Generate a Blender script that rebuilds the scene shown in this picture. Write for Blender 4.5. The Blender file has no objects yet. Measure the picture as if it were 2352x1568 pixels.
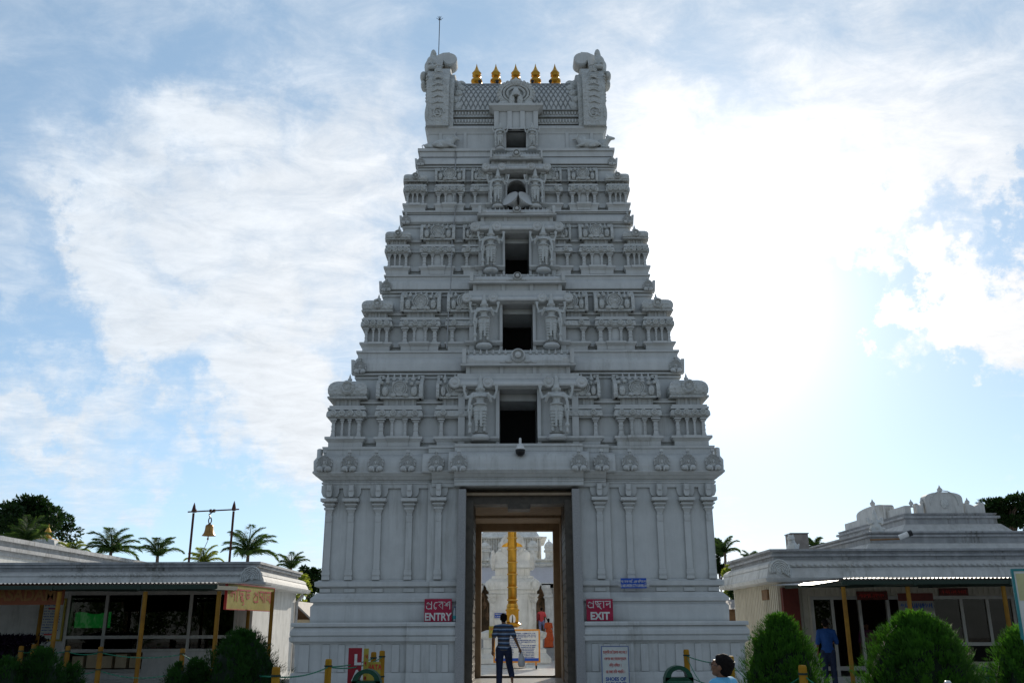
import bpy, math, random
from mathutils import Vector, Matrix, noise
random.seed(7)
R = math.radians
scene = bpy.context.scene
COL = scene.collection
CZ = 1.75                      # eye height of the photographer, metres
F_, CX, CY = 2107.0, 1176.0, 784.0
P_, YAW, ROLL = R(17.3), R(.16), R(.25)

def S(x, y, Y):
    """measured position in the photograph (2352 px wide) at real depth Y -> world X, Z"""
    u = (x-CX)/F_; v = (CY-y)/F_
    c, s = math.cos(-ROLL), math.sin(-ROLL)
    u, v = u*c-v*s, u*s+v*c
    d = (u, math.cos(P_)-v*math.sin(P_), math.sin(P_)+v*math.cos(P_))
    c, s = math.cos(YAW), math.sin(YAW)
    dx = d[0]*c+d[1]*s; dy = -d[0]*s+d[1]*c
    t = Y/dy
    return dx*t, CZ+d[2]*t
def SX(x, y, Y): return S(x, y, Y)[0]
def SZ(x, y, Y): return S(x, y, Y)[1]

# ------------------------------------------------------------------ mesh builder
WL = {}
KS = [1.0]      # plan scale used while setting out the far buildings and trees, ground stays at z = 0
def kp3(q):
    k = KS[0]
    return q if k == 1 else (q[0]*k, q[1]*k, max(0.0, CZ+(q[2]-CZ)*k))
class MB:
    def __init__(s): s.v = []; s.f = []; s.mi = []
    def add(s, vs, fs, m=0):
        n = len(s.v); s.v += [tuple(q) for q in vs]; s.f += [tuple(i+n for i in q) for q in fs]; s.mi += [m]*len(fs)
        return s
    def box(s, x0, x1, y0, y1, z0, z1, m=0):
        return s.add([(x0,y0,z0),(x1,y0,z0),(x1,y1,z0),(x0,y1,z0),(x0,y0,z1),(x1,y0,z1),(x1,y1,z1),(x0,y1,z1)],
              [(0,3,2,1),(4,5,6,7),(0,1,5,4),(1,2,6,5),(2,3,7,6),(3,0,4,7)], m)
    def loft(s, rings, m=0, cap=True):
        """rings: list of equal-length vertex loops"""
        n = len(rings[0]); vs = [q for r in rings for q in r]; fs = []
        for i in range(len(rings)-1):
            for j in range(n):
                a = i*n+j; b = i*n+(j+1) % n
                fs.append((a, b, b+n, a+n))
        if cap:
            fs.append(tuple(reversed(range(n)))); fs.append(tuple((len(rings)-1)*n+j for j in range(n)))
        return s.add(vs, fs, m)
    def rects(s, prof, m=0):
        """prof: list of (x0,x1,y0,y1,z)"""
        return s.loft([[(a,c,z),(b,c,z),(b,d,z),(a,d,z)] for a,b,c,d,z in prof], m)
    def lathe(s, prof, c, n=16, m=0, axis='z', a0=0):
        rings = []
        for r, z in prof:
            ring = []
            for j in range(n):
                a = a0+2*math.pi*j/n; x, y = r*math.cos(a), r*math.sin(a)
                if axis == 'z': ring.append((c[0]+x, c[1]+y, c[2]+z))
                elif axis == 'y': ring.append((c[0]+x, c[1]-z, c[2]+y))
                else: ring.append((c[0]+z, c[1]+x, c[2]+y))
            rings.append(ring)
        return s.loft(rings, m)
    def tube(s, pts, r, n=6, m=0):
        pts = [Vector(q) for q in pts]
        rs = r if isinstance(r, (list, tuple)) else [r]*len(pts)
        rings = []; up = None
        for i, q in enumerate(pts):
            d = (pts[min(i+1, len(pts)-1)]-pts[max(i-1, 0)]).normalized()
            if up is None:
                up = Vector((0,0,1)) if abs(d.z) < .9 else Vector((0,1,0))
            a = d.cross(up).normalized(); b = a.cross(d).normalized(); up = b
            rings.append([tuple(q+rs[i]*(a*math.cos(2*math.pi*j/n)+b*math.sin(2*math.pi*j/n))) for j in range(n)])
        return s.loft(rings, m)
    def ell(s, c, rad, n=12, k=8, m=0, rot=None):
        rings = []
        for i in range(1, k):
            th = math.pi*i/k; r = math.sin(th); z = -math.cos(th)
            rings.append([(r*math.cos(2*math.pi*j/n), r*math.sin(2*math.pi*j/n), z) for j in range(n)])
        b = MB(); b.loft(rings)
        M = Matrix.Diagonal(Vector(rad))
        if rot is not None: M = rot.to_3x3() @ M
        return s.add([Vector(c)+M @ Vector(q) for q in b.v], b.f, m)
    def cap(s, p0, p1, r0, r1, n=10, m=0):
        """capsule with a taper"""
        p0 = Vector(p0); p1 = Vector(p1); d = (p1-p0); L = d.length or 1e-4; d = d/L
        pts = []; rs = []
        for a in (-1, -.87, -.5, 0): pts.append(p0+d*(r0*a)); rs.append(max(r0*math.sqrt(1-a*a), r0*.08))
        for t in (.33, .66): pts.append(p0+d*L*t); rs.append(r0+(r1-r0)*t)
        for a in (0, .5, .87, 1): pts.append(p1+d*(r1*a)); rs.append(max(r1*math.sqrt(1-a*a), r1*.08))
        return s.tube(pts, rs, n, m)
    def prism(s, poly, y0, y1, m=0, axis='y'):
        """extrude a 2D polygon (x,z) along y, or (y,z) along x"""
        if axis == 'y': A = [(x, y0, z) for x, z in poly]; B = [(x, y1, z) for x, z in poly]
        else: A = [(y0, x, z) for x, z in poly]; B = [(y1, x, z) for x, z in poly]
        return s.loft([A, B], m)
    def quad(s, a, b, c, d, m=0): return s.add([a,b,c,d], [(0,1,2,3)], m)
    def xf(s, M):
        s.v = [tuple(M @ Vector(q)) for q in s.v]; return s
    def mesh(s, name, mats, o=(0,0,0), smooth=False):
        me = bpy.data.meshes.new(name)
        me.from_pydata([(q[0]-o[0], q[1]-o[1], q[2]-o[2]) for q in s.v], [], s.f)
        for m in (mats if isinstance(mats, (list, tuple)) else [mats]): me.materials.append(m)
        if any(s.mi): me.polygons.foreach_set('material_index', s.mi)
        if smooth: me.polygons.foreach_set('use_smooth', [True]*len(s.f))
        me.update(); return me
    def build(s, name, mats, parent=None, smooth=False, o=None):
        if KS[0] != 1: s.v = [kp3(q) for q in s.v]
        if o is None:
            if parent is None:
                xs = [q[0] for q in s.v]; ys = [q[1] for q in s.v]; zs = [q[2] for q in s.v]
                o = ((min(xs)+max(xs))/2, (min(ys)+max(ys))/2, min(zs))
            else: o = WL[parent.name]
        ob = bpy.data.objects.new(name, s.mesh(name, mats, o, smooth))
        return link(ob, o, parent)

def link(ob, wl, parent=None):
    COL.objects.link(ob); WL[ob.name] = Vector(wl)
    if parent is not None:
        ob.parent = parent; ob.location = Vector(wl)-WL[parent.name]
    else: ob.location = wl
    return ob
def empty(name, loc, label, cat, group=None):
    o = bpy.data.objects.new(name, None); o.empty_display_size = .3
    link(o, kp3(loc)); return tag(o, label, cat, group)
def tag(o, label=None, cat=None, group=None, kind=None):
    if label: o['label'] = label
    if cat: o['category'] = cat
    if group: o['group'] = group
    if kind: o['kind'] = kind
    return o
def dup(o, wl, parent=None, scale=None):
    """copy one object (mesh shared) to world location wl"""
    c = o.copy(); 
    for k in list(c.keys()):
        if k == 'label': del c[k]
    link(c, wl, parent)
    if scale is not None: c.scale = scale
    return c
def remesh(mb, name, mat, voxel, parent=None, smooth_it=3, o=None, dec=None):
    """fuse overlapping closed pieces into one continuous skin"""
    ob = mb.build(name, mat, parent, smooth=True, o=o)
    m = ob.modifiers.new('r', 'REMESH'); m.mode = 'VOXEL'; m.voxel_size = voxel; m.use_smooth_shade = True
    if smooth_it:
        k = ob.modifiers.new('s', 'SMOOTH'); k.iterations = smooth_it; k.factor = .5
    if dec:
        d = ob.modifiers.new('d', 'DECIMATE'); d.ratio = dec
    dg = bpy.context.evaluated_depsgraph_get(); dg.update()
    me = bpy.data.meshes.new_from_object(ob.evaluated_get(dg))
    ob.modifiers.clear(); old = ob.data; ob.data = me; bpy.data.meshes.remove(old)
    me.name = name
    if not me.materials: me.materials.append(mat)
    return ob

# ------------------------------------------------------------------ materials
def mat(name):
    m = bpy.data.materials.new(name); m.use_nodes = True
    nt = m.node_tree; b = nt.nodes['Principled BSDF']; return m, nt, b
def N(nt, t, **kw):
    n = nt.nodes.new(t)
    for k, v in kw.items():
        if k in n.inputs: n.inputs[k].default_value = v
        else: setattr(n, k, v)
    return n
def ramp(nt, stops):
    r = nt.nodes.new('ShaderNodeValToRGB'); e = r.color_ramp.elements
    while len(e) < len(stops): e.new(.5)
    for i, (p, c) in enumerate(stops):
        e[i].position = p; e[i].color = (*c, 1) if len(c) == 3 else c
    return r
def painted(name, col, col2=None, rough=.75, scale=3, bump=.15, streak=0.0, metallic=0, spec=.3, bscale=40, relief=0, ledge=0, crevice_shade=0, rdist=.1):
    """paint or plaster with blotches, rain streaks, dirt on ledges and a fine or carved bump"""
    m, nt, b = mat(name); L = nt.links.new
    col2 = col2 or tuple(c*.8 for c in col)
    g = N(nt, 'ShaderNodeNewGeometry'); 
    n1 = N(nt, 'ShaderNodeTexNoise', Scale=scale, Detail=6.0, Roughness=.65); L(g.outputs['Position'], n1.inputs['Vector'])
    r1 = ramp(nt, [(.32, col2), (.62, col)]); L(n1.outputs[0], r1.inputs[0]); last = r1.outputs[0]
    if streak:
        mp = N(nt, 'ShaderNodeMapping'); mp.inputs['Scale'].default_value = (4, 4, .5); L(g.outputs['Position'], mp.inputs[0])
        n2 = N(nt, 'ShaderNodeTexNoise', Scale=1.0, Detail=5.0, Roughness=.7); L(mp.outputs[0], n2.inputs['Vector'])
        r2 = ramp(nt, [(.40, (1-streak,)*3), (.60, (1, 1, 1))]); L(n2.outputs[0], r2.inputs[0])
        mx = N(nt, 'ShaderNodeMix', data_type='RGBA', blend_type='MULTIPLY'); mx.inputs[0].default_value = 1
        L(last, mx.inputs[6]); L(r2.outputs[0], mx.inputs[7]); last = mx.outputs[2]
        mp2 = N(nt, 'ShaderNodeMapping'); mp2.inputs['Scale'].default_value = (7, 7, .55); L(g.outputs['Position'], mp2.inputs[0])
        n4 = N(nt, 'ShaderNodeTexNoise', Scale=1.0, Detail=6.0, Roughness=.75); L(mp2.outputs[0], n4.inputs['Vector'])
        n5 = N(nt, 'ShaderNodeTexNoise', Scale=.5, Detail=2.0); L(g.outputs['Position'], n5.inputs['Vector'])
        am = N(nt, 'ShaderNodeMath', operation='MULTIPLY'); L(n4.outputs[0], am.inputs[0]); L(n5.outputs[0], am.inputs[1])
        r5 = ramp(nt, [(.29, (1, 1, 1)), (.42, (1-streak*3.2, 1-streak*3.3, 1-streak*3.6))]); L(am.outputs[0], r5.inputs[0])
        mx = N(nt, 'ShaderNodeMix', data_type='RGBA', blend_type='MULTIPLY'); mx.inputs[0].default_value = 1
        L(last, mx.inputs[6]); L(r5.outputs[0], mx.inputs[7]); last = mx.outputs[2]
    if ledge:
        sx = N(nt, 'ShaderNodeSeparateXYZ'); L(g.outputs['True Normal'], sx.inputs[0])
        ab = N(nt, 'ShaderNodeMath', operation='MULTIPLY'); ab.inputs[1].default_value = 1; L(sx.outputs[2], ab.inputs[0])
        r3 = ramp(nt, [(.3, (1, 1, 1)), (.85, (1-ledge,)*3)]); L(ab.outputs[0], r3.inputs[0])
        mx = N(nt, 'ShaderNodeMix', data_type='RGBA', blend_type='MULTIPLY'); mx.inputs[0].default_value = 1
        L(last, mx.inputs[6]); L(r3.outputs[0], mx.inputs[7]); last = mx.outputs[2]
    if crevice_shade:      # shade painted into the colour in corners and under mouldings
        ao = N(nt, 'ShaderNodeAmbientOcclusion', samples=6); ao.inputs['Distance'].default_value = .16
        r4 = ramp(nt, [(.25, (1-crevice_shade, 1-crevice_shade*1.02, 1-crevice_shade*1.08)), (.80, (1, 1, 1))]); L(ao.outputs['AO'], r4.inputs[0])
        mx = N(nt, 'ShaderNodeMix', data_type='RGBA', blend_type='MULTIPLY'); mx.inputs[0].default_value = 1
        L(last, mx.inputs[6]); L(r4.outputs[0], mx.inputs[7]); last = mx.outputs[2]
    L(last, b.inputs['Base Color'])
    b.inputs['Roughness'].default_value = rough; b.inputs['Metallic'].default_value = metallic
    b.inputs['Specular IOR Level'].default_value = spec
    n3 = N(nt, 'ShaderNodeTexNoise', Scale=bscale, Detail=4.0); L(g.outputs['Position'], n3.inputs['Vector'])
    bp = N(nt, 'ShaderNodeBump', Strength=bump, Distance=.01); L(n3.outputs[0], bp.inputs['Height']); nb = bp
    if relief:
        wn = N(nt, 'ShaderNodeTexNoise', Scale=6.0, Detail=2.0); L(g.outputs['Position'], wn.inputs['Vector'])
        va = N(nt, 'ShaderNodeMix', data_type='RGBA'); va.inputs[0].default_value = .12
        L(g.outputs['Position'], va.inputs[6]); L(wn.outputs['Color'], va.inputs[7])
        vo = N(nt, 'ShaderNodeTexVoronoi', Scale=relief, feature='SMOOTH_F1'); L(va.outputs[2], vo.inputs['Vector'])
        b2 = N(nt, 'ShaderNodeBump', Strength=1.0, Distance=.045); L(vo.outputs[0], b2.inputs['Height'])
        L(bp.outputs[0], b2.inputs['Normal']); nb = b2
    L(nb.outputs[0], b.inputs['Normal'])
    return m
def simple(name, col, rough=.6, metallic=0, spec=.4): return painted(name, col, tuple(c*.82 for c in col), rough, 8, .08, metallic=metallic, spec=spec)
def leafmat(name, c1, c2, trans=.35, tcol=None):
    m, nt, b = mat(name); L = nt.links.new
    g = N(nt, 'ShaderNodeNewGeometry'); n = N(nt, 'ShaderNodeTexNoise', Scale=2.5, Detail=4.0); L(g.outputs['Position'], n.inputs['Vector'])
    mxr = N(nt, 'ShaderNodeMath', operation='ADD'); L(n.outputs[0], mxr.inputs[0])
    m2 = N(nt, 'ShaderNodeMath', operation='MULTIPLY'); m2.inputs[1].default_value = .35; L(g.outputs['Random Per Island'], m2.inputs[0]); L(m2.outputs[0], mxr.inputs[1])
    r = ramp(nt, [(.45, c1), (.85, c2)]); L(mxr.outputs[0], r.inputs[0]); L(r.outputs[0], b.inputs['Base Color'])
    b.inputs['Roughness'].default_value = .65; b.inputs['Specular IOR Level'].default_value = .15
    t = N(nt, 'ShaderNodeBsdfTranslucent'); t.inputs[0].default_value = (*(tcol or (c2[0]*1.6, c2[1]*1.8, c2[2])), 1)
    mx = N(nt, 'ShaderNodeMixShader'); mx.inputs[0].default_value = trans
    out = nt.nodes['Material Output']; L(b.outputs[0], mx.inputs[1]); L(t.outputs[0], mx.inputs[2]); L(mx.outputs[0], out.inputs[0])
    return m

M_ = {}
M_['stone'] = painted('white_painted_plaster', (.67,.685,.68), (.61,.625,.62), streak=.07, ledge=.20, crevice_shade=.45, bscale=25, bump=.25)
M_['carve'] = painted('carved_white_plaster', (.65,.665,.65), (.54,.555,.54), streak=.07, ledge=.15, crevice_shade=.40, relief=9)
M_['carvef'] = painted('fine_carved_white_plaster', (.65,.665,.65), (.54,.555,.54), streak=.07, ledge=.15, crevice_shade=.40, relief=16)
M_['figure'] = painted('statue_plaster', (.64,.66,.65), (.54,.56,.55), streak=.05, ledge=.15, scale=9, crevice_shade=.6)
M_['lattice'] = painted('dark_grooved_plaster', (.34,.35,.35), (.26,.27,.27))
M_['granite'] = painted('speckled_grey_granite', (.42,.42,.42), (.27,.27,.28), scale=38, rough=.6, bscale=80)
M_['passage'] = painted('beige_passage_paint', (.36,.28,.19), (.30,.22,.15), streak=.12)
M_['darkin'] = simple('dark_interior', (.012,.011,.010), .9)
M_['gate'] = painted('dark_teak_gate', (.10,.085,.065), (.06,.05,.04), scale=6, rough=.5)
M_['gold'] = painted('polished_gold', (.66,.36,.05), (.46,.23,.03), rough=.32, metallic=.9, spec=.5)
M_['goldpaint'] = painted('gold_paint', (.62,.36,.06), (.45,.24,.04), rough=.45, metallic=.5)
M_['brass'] = painted('aged_brass', (.42,.24,.08), (.25,.14,.05), rough=.35, metallic=.85)
M_['shop'] = painted('white_shop_wall', (.66,.66,.64), (.56,.56,.54), streak=.12, ledge=.25)
M_['parapet'] = painted('weathered_grey_parapet', (.46,.47,.48), (.34,.35,.36), streak=.2, scale=2)
M_['rib'] = painted('ribbed_cream_cladding', (.62,.58,.48), (.54,.50,.41), streak=.05)
M_['yellow'] = painted('yellow_ochre_post_paint', (.28,.145,.015), (.19,.09,.012), rough=.75)
M_['yellow2'] = painted('amber_bollard_paint', (.42,.23,.02), (.32,.15,.015), rough=.7, spec=.15)
M_['alu'] = painted('aluminium_frame', (.45,.44,.41), (.36,.35,.33), rough=.4, metallic=.4)
M_['rope'] = simple('green_rope', (.02,.22,.13), .5)
M_['bin'] = painted('green_bin_plastic', (.015,.09,.05), (.01,.06,.035), rough=.38)
M_['black'] = simple('black_plastic', (.015,.015,.017), .35)
M_['rust'] = painted('rusty_red_brown_pipe', (.09,.03,.02), (.05,.02,.015), rough=.6)
M_['signred'] = painted('crimson_sign', (.44,.02,.07), (.33,.015,.05), .5, scale=5)
M_['white'] = simple('white_lettering', (.78,.78,.76), .5)
M_['signblue'] = simple('royal_blue_sign', (.015,.09,.50), .4)
M_['signyel'] = painted('yellow_sign', (.50,.42,.07), (.38,.31,.05), .5)
M_['signpale'] = painted('pale_notice', (.68,.71,.68), (.58,.61,.58), .5)
M_['redpaint'] = simple('red_lettering', (.60,.05,.04), .5)
M_['bluetext'] = simple('dark_blue_lettering', (.03,.10,.38), .5)
M_['orange'] = simple('orange_enamel', (.75,.30,.03), .45)
M_['wood'] = painted('brown_timber', (.24,.14,.07), (.15,.09,.05), scale=5)
M_['cream'] = painted('cream_wall', (.55,.45,.30), (.47,.38,.25), streak=.1)
M_['tin'] = painted('corrugated_tin', (.30,.31,.32), (.20,.21,.22), rough=.5, metallic=.5, scale=2)
M_['greensteel'] = simple('dark_green_steel', (.012,.035,.022), .5)
M_['maroon'] = painted('maroon_tile', (.16,.03,.02), (.10,.02,.015), rough=.5)
M_['skin'] = painted('brown_skin', (.23,.115,.065), (.19,.09,.05), rough=.5, scale=12)
M_['hair'] = painted('black_hair', (.013,.010,.009), (.006,.005,.005), rough=.8, spec=.1, scale=30, bscale=120, bump=.5)
M_['jeans'] = painted('dark_navy_cloth', (.022,.035,.085), (.014,.022,.055), scale=14, bscale=60)
M_['bluecloth'] = painted('bright_blue_cloth', (.02,.09,.32), (.015,.07,.25), scale=10)
M_['sky shirt'] = painted('light_blue_shirt', (.14,.46,.72), (.11,.38,.62), scale=8)
M_['orangecloth'] = painted('orange_sari', (.62,.11,.03), (.48,.07,.02), scale=9, bscale=18, bump=.5)
M_['redcloth'] = painted('coral_red_cloth', (.75,.09,.09), (.60,.06,.07), scale=9)
M_['pinkcloth'] = painted('plum_cloth', (.22,.07,.14), (.16,.05,.10), scale=9)
M_['pattern'] = painted('blue_patterned_cloth', (.35,.36,.50), (.06,.08,.28), scale=30)
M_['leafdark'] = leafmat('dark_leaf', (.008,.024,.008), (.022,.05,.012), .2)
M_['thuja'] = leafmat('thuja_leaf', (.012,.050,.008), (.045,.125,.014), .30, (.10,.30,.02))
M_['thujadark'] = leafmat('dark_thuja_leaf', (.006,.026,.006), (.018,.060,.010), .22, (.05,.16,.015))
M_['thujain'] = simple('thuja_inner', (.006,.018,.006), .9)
M_['palm'] = leafmat('palm_leaf', (.014,.038,.014), (.05,.10,.025), .28, (.14,.24,.04))
M_['palmy'] = leafmat('yellow_green_leaf', (.07,.12,.015), (.16,.22,.03), .45, (.40,.46,.05))
M_['purpleleaf'] = leafmat('purple_leaf', (.012,.008,.018), (.03,.016,.035), .15, (.05,.02,.05))
M_['bark'] = painted('bark', (.16,.12,.09), (.09,.07,.05), scale=7, bscale=14, bump=.6)
M_['courtyard'] = painted('courtyard_marble', (.60,.60,.58), (.50,.50,.48), rough=.25, scale=1.2)
M_['temple'] = painted('bright_temple_paint', (.88,.87,.82), (.76,.75,.70), streak=.12, ledge=.2)
M_['templec'] = painted('carved_temple_paint', (.84,.82,.77), (.64,.62,.57), streak=.12, relief=7)
M_['teal'] = simple('teal_frame', (.02,.22,.24), .4)
M_['brownroof'] = painted('grey_tile_roof', (.30,.28,.26), (.2,.18,.17), scale=4)

def glassmat():
    m, nt, b = mat('shop_glass'); L = nt.links.new
    t = N(nt, 'ShaderNodeBsdfTransparent'); t.inputs[0].default_value = (.55,.53,.50,1)
    g = N(nt, 'ShaderNodeBsdfGlossy', Roughness=.02); g.inputs[0].default_value = (.55,.52,.48,1)
    fr = N(nt, 'ShaderNodeFresnel', IOR=1.5); mx = N(nt, 'ShaderNodeMixShader'); L(fr.outputs[0], mx.inputs[0])
    L(t.outputs[0], mx.inputs[1]); L(g.outputs[0], mx.inputs[2]); L(mx.outputs[0], nt.nodes['Material Output'].inputs[0])
    return m
M_['glass'] = glassmat()
def stripes():
    m, nt, b = mat('striped_polo_shirt'); L = nt.links.new
    g = N(nt, 'ShaderNodeNewGeometry'); sx = N(nt, 'ShaderNodeSeparateXYZ'); L(g.outputs['Position'], sx.inputs[0])
    n = N(nt, 'ShaderNodeTexNoise', Scale=5.0); L(g.outputs['Position'], n.inputs['Vector'])
    a = N(nt, 'ShaderNodeMath', operation='MULTIPLY_ADD'); a.inputs[1].default_value = .03; L(n.outputs[0], a.inputs[0]); L(sx.outputs[2], a.inputs[2])
    f = N(nt, 'ShaderNodeMath', operation='MULTIPLY'); f.inputs[1].default_value = 1/.105; L(a.outputs[0], f.inputs[0])
    fr = N(nt, 'ShaderNodeMath', operation='FRACT'); L(f.outputs[0], fr.inputs[0])
    r = ramp(nt, [(0, (.035,.06,.12)), (.30, (.12,.25,.48)), (.42, (.50,.56,.62)), (.52, (.10,.22,.45)), (.62, (.10,.10,.11)), (.86, (.055,.05,.05))])
    r.color_ramp.interpolation = 'CONSTANT'
    L(fr.outputs[0], r.inputs[0]); L(r.outputs[0], b.inputs['Base Color']); b.inputs['Roughness'].default_value = .85
    return m
M_['stripe'] = stripes()
def pavers():
    m, nt, b = mat('concrete_paving'); L = nt.links.new
    g = N(nt, 'ShaderNodeNewGeometry')
    br = N(nt, 'ShaderNodeTexBrick', Scale=2.2); br.inputs['Mortar Size'].default_value = .012
    br.inputs['Color1'].default_value = (.34,.32,.29,1); br.inputs['Color2'].default_value = (.29,.275,.25,1); br.inputs['Mortar'].default_value = (.10,.10,.09,1)
    L(g.outputs['Position'], br.inputs['Vector']); L(br.outputs[0], b.inputs['Base Color']); b.inputs['Roughness'].default_value = .7
    return m
M_['paver'] = pavers()

# ------------------------------------------------------------------ text and hand-lettered glyphs
def text_mb(body, h, loc, m=0, align='CENTER', depth=.004, squeeze=1.0, bold=.012):
    """flat lettering facing -Y, centred on loc (x, y, z of the line's middle)"""
    c = bpy.data.curves.new('t', 'FONT'); c.body = body; c.size = h/.70; c.align_x = align; c.extrude = depth/2; c.offset = bold*h/.7; c.resolution_u = 3
    o = bpy.data.objects.new('t', c); COL.objects.link(o)
    dg = bpy.context.evaluated_depsgraph_get(); me = bpy.data.meshes.new_from_object(o.evaluated_get(dg))
    b = MB(); vs = [(v.co.x*squeeze+loc[0], loc[1]-v.co.z, v.co.y-h/2+loc[2]) for v in me.vertices]
    b.add(vs, [tuple(p.vertices) for p in me.polygons], m)
    bpy.data.objects.remove(o); bpy.data.curves.remove(c); bpy.data.meshes.remove(me)
    return b
def join(*mbs):
    r = MB()
    for b in mbs:
        n = len(r.v); r.v += b.v; r.f += [tuple(i+n for i in q) for q in b.f]; r.mi += b.mi
    return r
def stroke(mb, pts, x, z, w, h, y, r, m=0, slant=0):
    """a brush stroke through pts given in a 0..1 cell"""
    P = [Vector((x+p[0]*w+slant*p[1]*h, y, z+p[1]*h)) for p in pts]
    L = []; Rr = []
    for i, q in enumerate(P):
        d = (P[min(i+1, len(P)-1)]-P[max(i-1, 0)]); d = d.normalized() if d.length else Vector((1,0,0))
        n = Vector((-d.z, 0, d.x))*r; L.append(tuple(q+n)); Rr.append(tuple(q-n))
    k = len(P); mb.add(L+Rr, [(i, i+1, k+i+1, k+i) for i in range(k-1)], m)
G = {  # simplified hand-painted letter shapes, cell 0..1, head line at z=1
 'p': [[(.1,.72),(.3,.92),(.5,.8),(.25,.5),(.2,.45),(.55,.78),(.75,.62)],[(.05,.5),(.08,.15),(.35,.03),(.8,.12)],[(.85,1.08),(.85,-.02)]],
 'e': [[(.95,.95),(.4,.9),(.2,.5),(.3,.1),(.6,.0),(.7,.18),(.5,.25)]],
 'b': [[(.85,1.0),(.85,0),(.1,.55),(.85,.95)],[(.0,1.0),(1.0,1.0)]],
 'sh': [[(.05,1.0),(.2,.95)],[(.1,.55),(.3,.45),(.3,.75),(.5,.85),(.65,.6),(.5,.4),(.35,.6),(.6,.9),(.8,1.0)],[(.9,1.1),(.9,-.02)],[(.75,1.0),(1.0,1.0)]],
 's': [[(0,1),(1,1)],[(.15,1.0),(.2,.55),(.45,.6),(.3,.35)],[(.45,.6),(.85,.25)],[(.88,1.0),(.88,0)]],
 'sth': [[(0,1),(1,1)],[(.1,.95),(.1,.6),(.35,.6),(.2,.4)],[(.3,.9),(.7,.55),(.9,.75)],[(.25,.5),(.6,.45),(.75,.2),(.4,.15),(.3,.28),(.55,.25),(.95,-.2)]],
 'aa': [[(0,1),(1,1)],[(.55,1.05),(.6,0)]],
 'n': [[(0,1),(1,1)],[(.15,.5),(.3,.65),(.45,.5),(.3,.38),(.15,.5)],[(.4,.55),(.65,.6),(.85,.75)],[(.87,1.0),(.87,0)]],
 'l': [[(0,1),(1,1)],[(.15,.4),(.05,.65),(.25,.8),(.4,.6),(.4,.35),(.4,.7),(.6,.8),(.85,.6)],[(.87,1),(.87,0)]],
 'ddu': [[(0,1),(1,1)],[(.2,.95),(.2,.6),(.5,.75),(.75,.6),(.6,.45),(.3,.45)],[(.35,.4),(.4,.2),(.65,.3),(.85,.15),(.5,.05)],[(.8,.1),(.95,-.2),(.7,-.25)]],
 'dd': [[(0,1),(1,1)],[(.25,.95),(.2,.5),(.4,.3),(.75,.4),(.8,.65),(.5,.7),(.35,.5)]],
 'd': [[(0,1),(1,1)],[(.2,1.0),(.25,.35),(.6,.35),(.75,.6),(.5,.7)],[(.6,.35),(.95,.05)],[(.95,1.0),(.95,0)]],
}
def glyphs(word, x, z, cw, h, y, r, m=0, slant=0, gap=.08):
    b = MB()
    for i, (k, w) in enumerate(word):
        for s_ in G[k]: stroke(b, s_, x, z, w*cw, h, y, r, m, slant)
        x += (w+gap)*cw
    return b
# ================================================================== THE GATEWAY TOWER
TX, YC = .22, 26.4
def lev(y, h, base=4.92, Y0=23.0, k=.8):
    """level y of the tower with half width h (photo measure): world half width, front plane, height"""
    Y = Y0
    for i in range(8):
        H = (SX(1190+h, y, Y)-SX(1190-h, y, Y))/2; Y = Y0+k*(base-H)
    return H, Y, SZ(1190, y, Y)
def HW(x, y, Y): return abs(SX(x, y, Y)-TX)        # distance from the tower's axis
tower = empty('gateway_tower', (TX, YC, 0), 'tall white tiered temple gateway tower covered with carved shrines and statues', 'temple tower')
ST, CV, CF = M_['stone'], M_['carve'], M_['carvef']

def ring(H, Y, z, dx=0): return (TX-H-dx, TX+H+dx, Y-dx, 2*YC-Y+dx, z)
DH = HW(1068, 1300, 23)                             # half width of the doorway recess
DH2 = DH+.16                                        # outer edge of granite frame
def pier_loft(mb, levels, front_extra=0, hmax=None, m=0):
    """the same mouldings on the left and right pier, leaving the passage free"""
    for sgn in (-1, 1):
        pr = []
        for H, Y, z in levels:
            if hmax: H = min(H, hmax)
            a, b = TX+sgn*DH2*.995, TX+sgn*H
            pr.append((min(a, b), max(a, b), Y-front_extra, 2*YC-Y+front_extra, z))
        mb.rects(pr, m)
L_ = lambda y, h: lev(y, h)
def lv(y, h): return lev(y, h)
# --- plinth
low = MB()
zb = 0
A = []
H, Y, z = lev(1541, 520); f0 = (H, Y)
for y, h in ((1575, 532), (1556, 530), (1543, 527), (1541, 519), (1478, 517), (1474, 521), (1470, 530), (1461, 531), (1459, 526), (1456, 529), (1448, 528), (1441, 522), (1437, 519), (1436, 526), (1430, 526), (1427, 524)):
    A.append(lev(y, h))
A = [(A[0][0]+.04, A[0][1]-.04, 0)]+A
pier_loft(low, A)
pier_loft(low, [(H, Y, z) for H, Y, z in A], .10, hmax=HW(1456, 1500, 22.6))
Bl = [lev(y, h) for y, h in ((1430, 482), (1391, 481), (1385, 474), (1381, 474), (1380, 481), (1372, 481), (1365, 472), (1360, 467), (1359, 459), (1348, 459), (1347, 463), (1344, 471), (1334, 471), (1332, 464), (1330, 461))]
pier_loft(low, Bl)
pier_loft(low, Bl, .10, hmax=HW(1402, 1400, 22.9))
low.build('plinth', ST, tower)
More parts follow.
